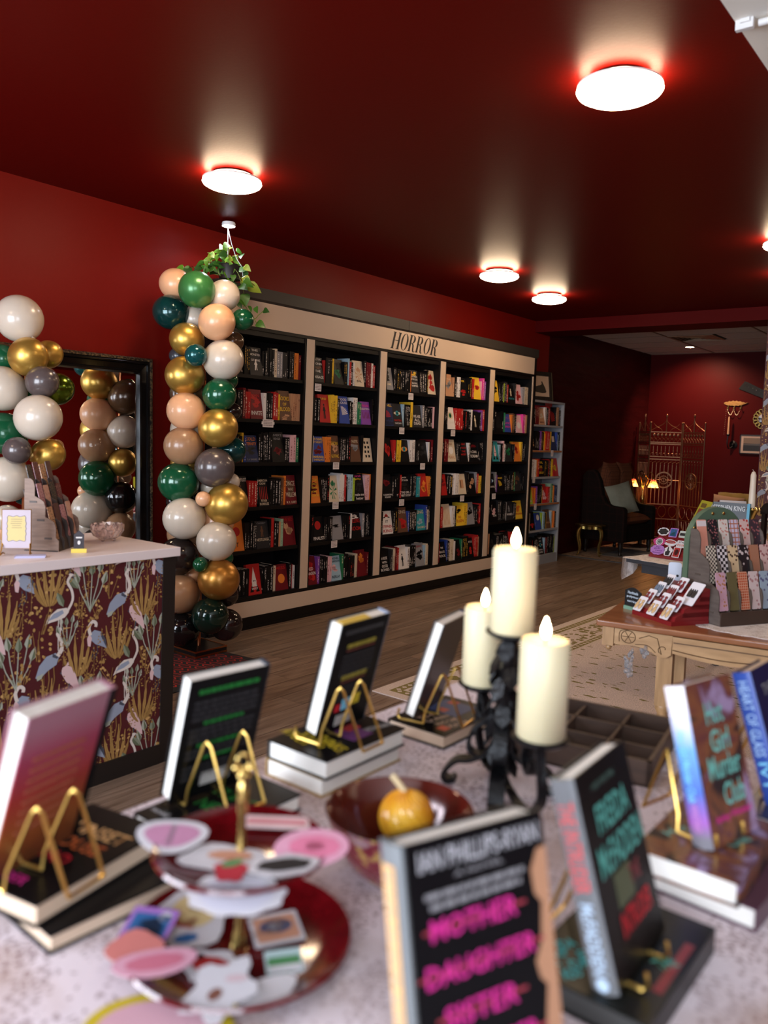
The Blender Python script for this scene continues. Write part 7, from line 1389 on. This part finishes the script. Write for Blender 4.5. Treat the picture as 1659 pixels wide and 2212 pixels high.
MB().box(.05, .10, -.0010, 0, .075, .115).build('cover_picture', M('print_green_glow', (.06, .07, .03), .5), b); lettering('THE', .034, .022, M('print_red_soft', (.20, .03, .035), .5), b, (W*.66, -.0014, .098)); lettering('INTRUDER', .098, .028, TXR, b, (W*.56, -.0014, .056))
SPR = M('print_spine_coral', (.55, .08, .08), .5); SPB = M('print_spine_blue', (.42, .52, .64), .5)
put('lettering', text_mesh('THE INTRUDER', .105, .021, SPR), b, (-.0048, .016, .167), (0, rad(90), rad(-90))); put('lettering', text_mesh('McFADDEN', .080, .017, SPB), b, (-.0048, .016, .063), (0, rad(90), rad(-90))); mb = MB(); mb.prism(ell(.016, .012, .008, .008, 0, 12), -.0052, -.0046, axes='yzx'); mb.build('spine_logo', SPB, b)
easel((-.335, .965, T+.0345), rad(92), rad(16.5), True, 'gold wire easel under the teal and red titled book')
# --- HOT GIRL MURDER CLUB
o = flat_book('lower white-paged book of the pair at the right, under Hot Girl Murder Club', -.425, -.245, 1.195, 1.435, T, .034, M('plum_cover', (.08, .03, .05), .35), 'x1', rotz=rad(-4))
COLL = ramp_mat('collage_cover', [(.36, (.022, .016, .018)), (.46, (.18, .065, .03)), (.56, (.10, .03, .03)), (.66, (.28, .20, .32))], (1, 1, 1), 13, 2, .3, 0, distort=1.2)
o = flat_book('upper white-paged collage-covered book under Hot Girl Murder Club', -.425, -.275, 1.172, 1.405, T+.0342, .036, COLL, 'x1')
for k, s in enumerate(('Hot', 'Girl', 'Murder', 'Club')): top_text(o, s, -.045+.028*k, -.02+.01*k, .05, .018, .036, M('print_mint', (.14, .42, .36), .5), rad(70))
b = std_book('book', 'standing paperback reading Hot Girl Murder Club in teal, collage cover', (-.3277, 1.2342, T+.0745), rad(76), rad(16), .130, .240, .034, COLL, grad_mat('lilac_blue_spine', [(.06, (.16, .15, .17)), (.16, (.30, .10, .38)), (.34, (.06, .12, .42)), (.6, (.12, .30, .58)), (.74, (.50, .52, .72)), (.9, (.74, .70, .74))]))
W, H = .130, .240
for (s, w_), z, x in zip((('Hot', .048), ('Girl', .052), ('Murder', .088), ('Club', .058)), (H-.050, H-.092, H-.130, H-.172), (.50, .52, .52, .62)): lettering(s, w_, .034, M('print_mint', (.14, .42, .36), .5), b, (W*x, -.0012, z))
lettering('Ashley Winstead', .10, .014, TXM, b, (W*.52, -.0012, .036)); put('lettering', text_mesh('Hot Girl Murder Club', .105, .014, TXC), b, (-.0048, .017, .12), (0, rad(90), rad(-90))); put('lettering', text_mesh('WINSTEAD', .040, .012, M('print_orchid', (.50, .20, .48), .5)), b, (-.0048, .017, .045), (0, rad(90), rad(-90)))
easel((-.340, 1.300, T+.0705), rad(76), rad(16), True, 'gold wire easel under Hot Girl Murder Club')
# --- HEART OF GLASS
o = flat_book('dark book lying under the blue HEART OF GLASS book at the right edge', -.36, -.205, 1.50, 1.74, T, .034, BLUD, 'x1')
b = std_book('book', 'standing cobalt blue book reading HEART OF GLASS down its spine', (-.2986, 1.5564, T+.038), rad(86), rad(18), .145, .241, .033, BLUD, BLU, PAPERT)
put('lettering', text_mesh('HEART OF GLASS', .135, .018, M('print_pale_blue', (.30, .45, .70), .5)), b, (-.0048, .0165, .158), (0, rad(90), rad(-90))); put('lettering', text_mesh('IVY', .05, .017, TXC), b, (-.0048, .0165, .055), (0, rad(90), rad(-90)))
lettering('THE', .05, .02, TXS, b, (.06, -.0012, .20))
easel((-.305, 1.64, T+.0345), rad(86), rad(18), True, 'gold wire easel under the HEART OF GLASS book')
mb = MB(); o = thing('bead_strand', 'strand of small gilt beads hanging between the two right-hand books', 'beads', (-.262, 1.36, T+.072))
for k in range(8): mb.ball((.0+.004*math.sin(k), .002*k, .02+.022*k), .0045, 8, 5)
mb.build('bead', BRASS, o, smooth=True); MB().tube([(0, 0, .0), (.0, .016, .19)], .0012, 4).build('string', GOLD, o)

# --- two-tier ruby tray
PX, PY = -.757, .690
RUBY = M('ruby_glass', (.095, .0020, .004), .12, coat=.6, noise=.25, nscale=60)
t = thing('tiered_tray', 'two-tier ruby glass tray with a gilt handle, strewn with stickers', 'tray', (PX, PY, T))
MB().lathe([(.05, .002), (.10, .004), (.135, .014), (.146, .022), (.144, .026), (.13, .019), (.10, .010), (0, .008)], 48).build('lower_plate', RUBY, t, smooth=True)
MB().lathe([(.04, .120), (.08, .122), (.102, .130), (.112, .138), (.110, .142), (.098, .135), (.08, .128), (0, .126)], 44).build('upper_plate', RUBY, t, smooth=True)
mb = MB(); mb.lathe([(.012, .008), (.010, .016), (.006, .03), (.005, .05), (.008, .058), (.005, .066), (.005, .112), (.012, .120)], 14); mb.build('lower_pole', BRASS, t, smooth=True)
mb = MB(); mb.lathe([(.012, .127), (.006, .137), (.005, .18), (.0075, .186), (.0075, .218), (.005, .225), (.009, .232), (.004, .24)], 14); mb.build('upper_pole', BRASS, t, smooth=True)
mb = MB(); mb.tube([(.008*math.cos(a), 0, .250+.009*math.sin(a)) for a in [2*PI*i/18 for i in range(18)]], .0026, 6, closed=True); mb.ball((-.0095, 0, .241), .0052, 8, 6); mb.ball((.0095, 0, .241), .0052, 8, 6); o = mb.build('ring_handle', BRASS, t, (0, 0, 0), (0, 0, rad(40)), smooth=True)
SWH = ('sticker_soft_white', (.50, .47, .49), .5)
def ps(poly, cols, pic, label, x, y, z, rz, tip=6, lets=()):
    sticker(poly, cols, pic, label, Matrix.Translation((x, y, z)) @ Matrix.Rotation(rad(rz), 4, 'Z') @ Matrix.Rotation(rad(tip), 4, 'X'), lets)['group'] = 'stickers on the ruby tray'
zl, zu = T+.0225, T+.140
VW = 38
ps(rrect(.062, .072, .004), ('sticker_violet', (.30, .14, .42), .4), [(rrect(.05, .05, .003), INKB), ([(-.018, -.02), (.016, -.022), (.022, .006), (.006, .02), (-.014, .012)], INKK), (ell(.016, .022, .009, .009), M(*SWH))], 'violet-edged sticker with a blue night scene on the left rim of the lower tray', -.845, .612, zl+.004, VW-8, 12)
ps(wob(.046, .054, 20, .06, 5), SWH, [(ell(.006, .012, .030, .030, 0, 14), M('print_buttercream', (.56, .42, .20), .5)), ([(-.034, .02), (-.012, -.004), (.01, .0), (.0, -.02), (-.03, -.006)], INKR), (ell(-.01, -.034, .016, .008), INKB), (ell(.008, .018, .010, .014), INKK)], 'white sticker with a yellow disc and red ribbon on the lower tray', -.832, .672, zl-.003, VW+20, 10)
ps(rrect(.066, .056, .003), SWH, [(rrect(.056, .044, .003), M('print_clay', (.46, .22, .14), .5)), (ell(0, .004, .022, .014, 0, 14), INKB), (ell(0, .004, .012, .008, 0, 10), M(*SWH))], 'white-edged card with a blue eye under the upper tray', -.735, .735, zl-.006, VW+22, 8)
ps(rrect(.046, .034, .002), ('sticker_seafoam', (.34, .44, .44), .4), [(rrect(.04, .012, .002), INKG), ([(-.02, -.015), (.02, -.015), (.02, -.006), (-.02, -.006)], M(*SWH))], 'small seafoam card at the right of the lower tray', -.675, .690, zl-.001, VW+16, 14)
ps(wob(.050, .022, 18, .05, 3), ('sticker_pink', (.60, .30, .38), .4), [(ell(.0, 0, .036, .013), M('print_rose', (.50, .14, .20), .5))], 'pink lip-shaped sticker on the near left rim of the lower tray', -.783, .580, zl+.004, VW+18, 8)
ps(wob(.034, .030, 16, .10, 4), ('sticker_coral', (.50, .16, .14), .4), [], 'coral heart-shaped sticker beside the pink lips on the lower tray', -.822, .578, zl+.006, VW-10, 8)
ps(wob(.040, .026, 20, .14, 6), SWH, [(ell(.0, .0, .026, .014), INKR), (ell(-.02, .01, .008, .005), INKK)], 'white sticker with a red bow at the middle of the lower tray', -.742, .632, zl-.008, VW-12, 6)
ps(wob(.036, .046, 24, .22, 5), SWH, [(ell(0, -.01, .008, .010), M('print_umber', (.16, .06, .04), .5)), (ell(.008, .02, .014, .006, 30), M('print_pale_rose', (.5, .36, .38), .5))], 'white flower-shaped sticker on the near rim of the lower tray', -.692, .604, zl+.001, VW-26, 8)
ps(wob(.040, .020, 18, .10, 3), SWH, [], 'white moth wing sticker right of the flower sticker', -.655, .640, zl-.003, VW+30, 8)
ps(wob(.046, .030, 20, .08, 3), SWH, [(wob(.036, .021, 16, .08, 3), M('print_orchid_pale', (.40, .18, .28), .5)), ([(-.004, -.018), (.004, -.018), (.003, .02), (-.003, .02)], M(*SWH))], 'pale moth-shaped sticker at the left of the upper tray', -.835, .640, zu+.004, VW, 14)
ps(rrect(.090, .026, .004), ('sticker_rose_white', (.66, .50, .50), .4), [(rrect(.08, .012, .003), M('print_rose_band', (.56, .22, .24), .5))], 'rose band sticker at the back of the upper tray', -.770, .765, zu-.002, VW, 10)
ps(wob(.048, .036, 20, .05, 2), ('sticker_blossom', (.66, .32, .44), .4), [(ell(.004, 0, .034, .022), M('print_blossom', (.64, .18, .30), .5)), (ell(.004, 0, .014, .010), M('print_blossom_core', (.60, .08, .14), .5))], 'blossom pink oval sticker at the right of the upper tray', -.683, .742, zu+.003, VW+6, 10)
ps(wob(.052, .026, 20, .12, 4), SWH, [(ell(.01, .004, .03, .010), M('print_clay', (.46, .22, .14), .5))], 'white cut-out sticker with a clay stripe near the gilt pole', -.762, .662, zu-.008, VW, 8)
ps(wob(.044, .020, 18, .06, 6), SWH, [(wob(.034, .012, 16, .06, 6), INKK)], 'white-edged dark sticker at the near right of the upper tray', -.680, .690, zu+.001, VW+14, 8)
ps(wob(.020, .016, 16, .14, 5), ('sticker_crimson', (.30, .02, .03), .4), [(ell(0, .01, .014, .005, 20), INKG)], 'small crimson rose sticker before the gilt pole on the upper tray', -.720, .640, zu+.000, VW, 20)
ob = sticker([(.058*math.cos(a)*(1+.05*math.sin(9*a)), .026*math.sin(a)*(1+.05*math.sin(9*a))) for a in [2*PI*i/36 for i in range(36)]], SWH, [(ell(0, .0, .044, .022, 0, 16), M('print_mist', (.46, .44, .50), .5))], 'large white scalloped sticker tilting over the near rim of the upper tray', Matrix.Translation((-.700, .632, T+.122)) @ Matrix.Rotation(rad(VW+4), 4, 'Z') @ Matrix.Rotation(rad(30), 4, 'X')); ob['group'] = 'stickers on the ruby tray'
ob = sticker(ell(0, 0, .085, .062, 0, 24), ('sticker_yellow', (.55, .42, .02), .4), [(ell(0, 0, .070, .048, 0, 20), M('print_pink_disc', (.62, .36, .42), .5))], 'yellow-rimmed pink disc lying on the lace at the bottom edge', Matrix.Translation((-.715, .535, T+.0006)) @ Matrix.Rotation(rad(VW), 4, 'Z')); ob['group'] = 'stickers on the lace cloth'
# --- ruby and gold bowl with an amber candle ball
BWL = ramp_mat('ruby_gold_bowl', [(.40, (.13, .012, .02)), (.56, (.17, .03, .04)), (.64, (.36, .22, .06))], (1, 1, 1), 48, 2, .14, .05, coat=.5)
BI = M('bowl_inside', (.10, .014, .008), .12, .2, coat=.6)
t = thing('ruby_bowl', 'deep ruby and gold mottled bowl beside the tiered tray', 'bowl', (-.713, .968, T))
MB().lathe([(.0, .0), (.045, .0), (.05, .006), (.075, .026), (.098, .062), (.112, .104), (.113, .108)], 44, cap=False).build('outer_bowl', BWL, t, smooth=True)
MB().lathe([(.113, .108), (.108, .104), (.094, .062), (.07, .028), (0, .012)], 44, cap=False).build('inner_bowl', BI, t, smooth=True)
mb = MB(); n = 20; m = 14; vs = []; fs = []
for j in range(m+1):
    for i in range(n*2):
        a = PI*i/n; p = PI*j/m; k = 1+.035*((i+j) % 2); vs.append((.042*k*math.sin(p)*math.cos(a), .042*k*math.sin(p)*math.sin(a), .040*k*math.cos(p)))
for j in range(m):
    for i in range(n*2): q = (i+1) % (n*2); fs.append((j*2*n+i, (j+1)*2*n+i, (j+1)*2*n+q, j*2*n+q))
mb.add(vs, fs); o = mb.build('beaded_ball', ramp_mat('amber_beads', [(.35, (.62, .20, .01)), (.65, (.78, .42, .03))], (1, 1, 1), 14, 2, .25, 0, coat=.4), None, (-.712, .985, T+.088), smooth=False); tag(o, 'orange and yellow beaded ball sitting in the ruby bowl', 'ornament')
MB().tube([(0, 0, .034), (-.012, -.004, .048), (-.026, -.006, .060)], .005, 6).build('stalk', M('straw_stalk', (.62, .47, .26), .6), o)
# --- compartment tray
TRW = ramp_mat('tray_walnut', [(.3, (.050, .028, .019)), (.7, (.092, .052, .034))], (4, 24, 24), 2, 5, .5, .08)
TR = rad(9); TWD = .315; t = thing('compartment_tray', 'dark wooden tray of square compartments at the far table corner', 'tray', (-.539, 1.555, T), TR)
MB().box(-TWD, 0, 0, .30, 0, .006).build('tray_floor', TRW, t)
for a in ((-TWD, 0, 0, .009), (-TWD, 0, .291, .30), (-TWD, .009-TWD, 0, .30), (-.009, 0, 0, .30)): MB().box(*a, 0, .052).build('tray_side', TRW, t)
for k in range(1, 3): MB().box(-TWD+.105*k-.003, -TWD+.105*k+.003, .009, .291, .006, .046).build('divider', TRW, t)
for k in range(1, 3): MB().box(.009-TWD, -.009, .1*k-.003, .1*k+.003, .006, .046).build('divider', TRW, t)
for x, y, c, l in ((-.05, .05, (.30, .05, .03), 'coral pin in the nearest compartment of the wooden tray'), (-.06, .15, (.03, .06, .03), 'dark green pin in the second compartment of the wooden tray'), (-.15, .16, (.34, .16, .06), 'amber pin in the middle of the wooden tray'), (-.16, .255, (.10, .12, .12), 'grey pin on the divider at the back of the wooden tray'), (-.26, .25, (.26, .05, .06), 'rose pin in the far left compartment of the wooden tray')):
    mb = MB(); mb.prism(wob(.016, .010, 14, .15, 4), 0, .004); mb.ball((0, 0, .005), (.006, .005, .004), 8, 5); ob = mb.build('enamel_pin', M('pin_%d' % int(c[0]*1000+c[1]*100), c, .25, .2)); c_, s_ = math.cos(TR), math.sin(TR); ob.location = (-.539+x*c_-y*s_, 1.555+x*s_+y*c_, T+.0065 if y != .255 else T+.0065); ob.rotation_euler = (0, 0, x*20); tag(ob, l, 'pin', 'enamel pins in the wooden tray')
# --- candelabra with three pillar candles
IRB = M('candelabra_iron', (.0045, .0045, .0055), .34, .2, spec=.4, bump=.4, bscale=70)
CX, CY = -.760, 1.352
t = thing('candelabra', 'black wrought iron candelabra with scroll feet and leaves, carrying three candles', 'candelabra', (CX, CY, T))
CUPS = [(-.711, 1.285, 1.152, .040, .152, 'tallest-standing middle'), (-.585, 1.168, 1.024, .0395, .158, 'lowest right'), (-.817, 1.366, 1.017, .040, .152, 'left')]
px_, py_ = CUPS[0][0]-CX, CUPS[0][1]-CY
MB().tube([(0, 0, .03), (.002, -.004, .12), (px_*.5, py_*.5, .22), (px_, py_, 1.152-T-.012)], [.019, .017, .016, .013], 8).build('post', IRB, t, smooth=True)
for x, y, z, r_, h_, nm in CUPS:
    q = (x-CX, y-CY, z-T); MB().lathe([(0, -.010), (.014, -.010), (.036, -.006), (.047, .002), (.047, .005), (.042, .002), (0, .0)], 24, c=q).build('drip_pan', IRB, t, smooth=True)
for k in (1, 2):
    x, y, z = CUPS[k][:3]; dx, dy = x-CX, y-CY; zz = z-T
    MB().strip(smooth_path([(.0, .0, .045), (dx*.25, dy*.25, .03), (dx*.75, dy*.75, .045), (dx*1.08, dy*1.08, .10), (dx*1.02, dy*1.02, zz-.035), (dx, dy, zz-.008)], 5), .016, .007, (-dy, dx, 0)).build('arm', IRB, t, smooth=True)
    MB().strip(smooth_path([(dx*1.0, dy*1.0, zz-.012), (dx*.78, dy*.78, zz-.03), (dx*.70, dy*.70, zz-.065), (dx*.84, dy*.84, zz-.075), (dx*.90, dy*.90, zz-.05)], 5), .020, .007, (-dy, dx, 0)).build('scroll', IRB, t, smooth=True)
for k in range(4):
    a = rad(205+k*92); c_, s_ = math.cos(a), math.sin(a)
    MB().strip(smooth_path([(.006*c_, .006*s_, .13), (.022*c_, .022*s_, .075), (.055*c_, .055*s_, .052), (.085*c_, .085*s_, .045), (.108*c_, .108*s_, .018), (.100*c_, .100*s_, .004), (.085*c_, .085*s_, .010)], 5), .030, .008, (-s_, c_, 0)).build('foot', IRB, t, smooth=True)
    MB().strip(smooth_path([(.010*c_, .010*s_, .15), (.05*c_, .05*s_, .115), (.062*c_, .062*s_, .075), (.04*c_, .04*s_, .058)], 5), .026, .007, (-s_, c_, 0)).build('scroll', IRB, t, smooth=True)
r = random.Random(5)
for k in range(24):
    z = .05+.0105*k; a = k*2.4; c_, s_ = math.cos(a), math.sin(a); rr = .026; q_ = max(0, (z-.10)/.22)
    mb = MB(); mb.prism([(0, -.022), (.015, -.006), (.012, .014), (0, .028), (-.012, .014), (-.015, -.006)], -.002, .002, axes='xzy'); mb.build('iron_leaf', IRB, t, (px_*q_+rr*c_, py_*q_+rr*s_, z), (rad(-25), 0, a+PI/2))
WAX = M('ivory_pillar_wax', (.66, .57, .36), .42, sss=.2, spec=.4)
FLAME = M('candle_flame', (1, .72, .36), .4, emit=26, ecol=(1, .74, .42)); WICK = M('burnt_wick', (.03, .02, .015), .8)
fm = MB(); fm.lathe([(0, 0), (.0045, .004), (.0075, .012), (.0070, .020), (.0040, .030), (.0012, .038), (0, .040)], 14, cap=False); fme = fm.mesh('flame', FLAME, 'all')
for x, y, z, r_, h_, nm in CUPS:
    mb = MB(); mb.lathe([(r_-.003, .0), (r_, .004), (r_, h_-.006), (r_-.003, h_), (r_-.006, h_-.001), (.01, h_-.010), (0, h_-.010)], 32); ob = mb.build('pillar_candle', WAX, None, (x, y, z+.0035), smooth=True); tag(ob, '%s ivory pillar candle with a lit flame on the iron candelabra' % nm, 'candle', 'pillar candles on the candelabra')
    wk = MB().tube([(0, 0, h_-.012), (0, 0, h_+.006)], .0012, 5).build('wick', WICK, ob); put('flame', fme, wk, (0, 0, h_+.001), None, (.95, .95, .88))
    L = bpy.data.lights.new('candle_glow', 'POINT'); L.energy = .07; L.color = (1, .62, .28); L.shadow_soft_size = .012; lo = bpy.data.objects.new('candle_glow', L); COL.objects.link(lo); lo.location = (x, y, z+h_+.055)
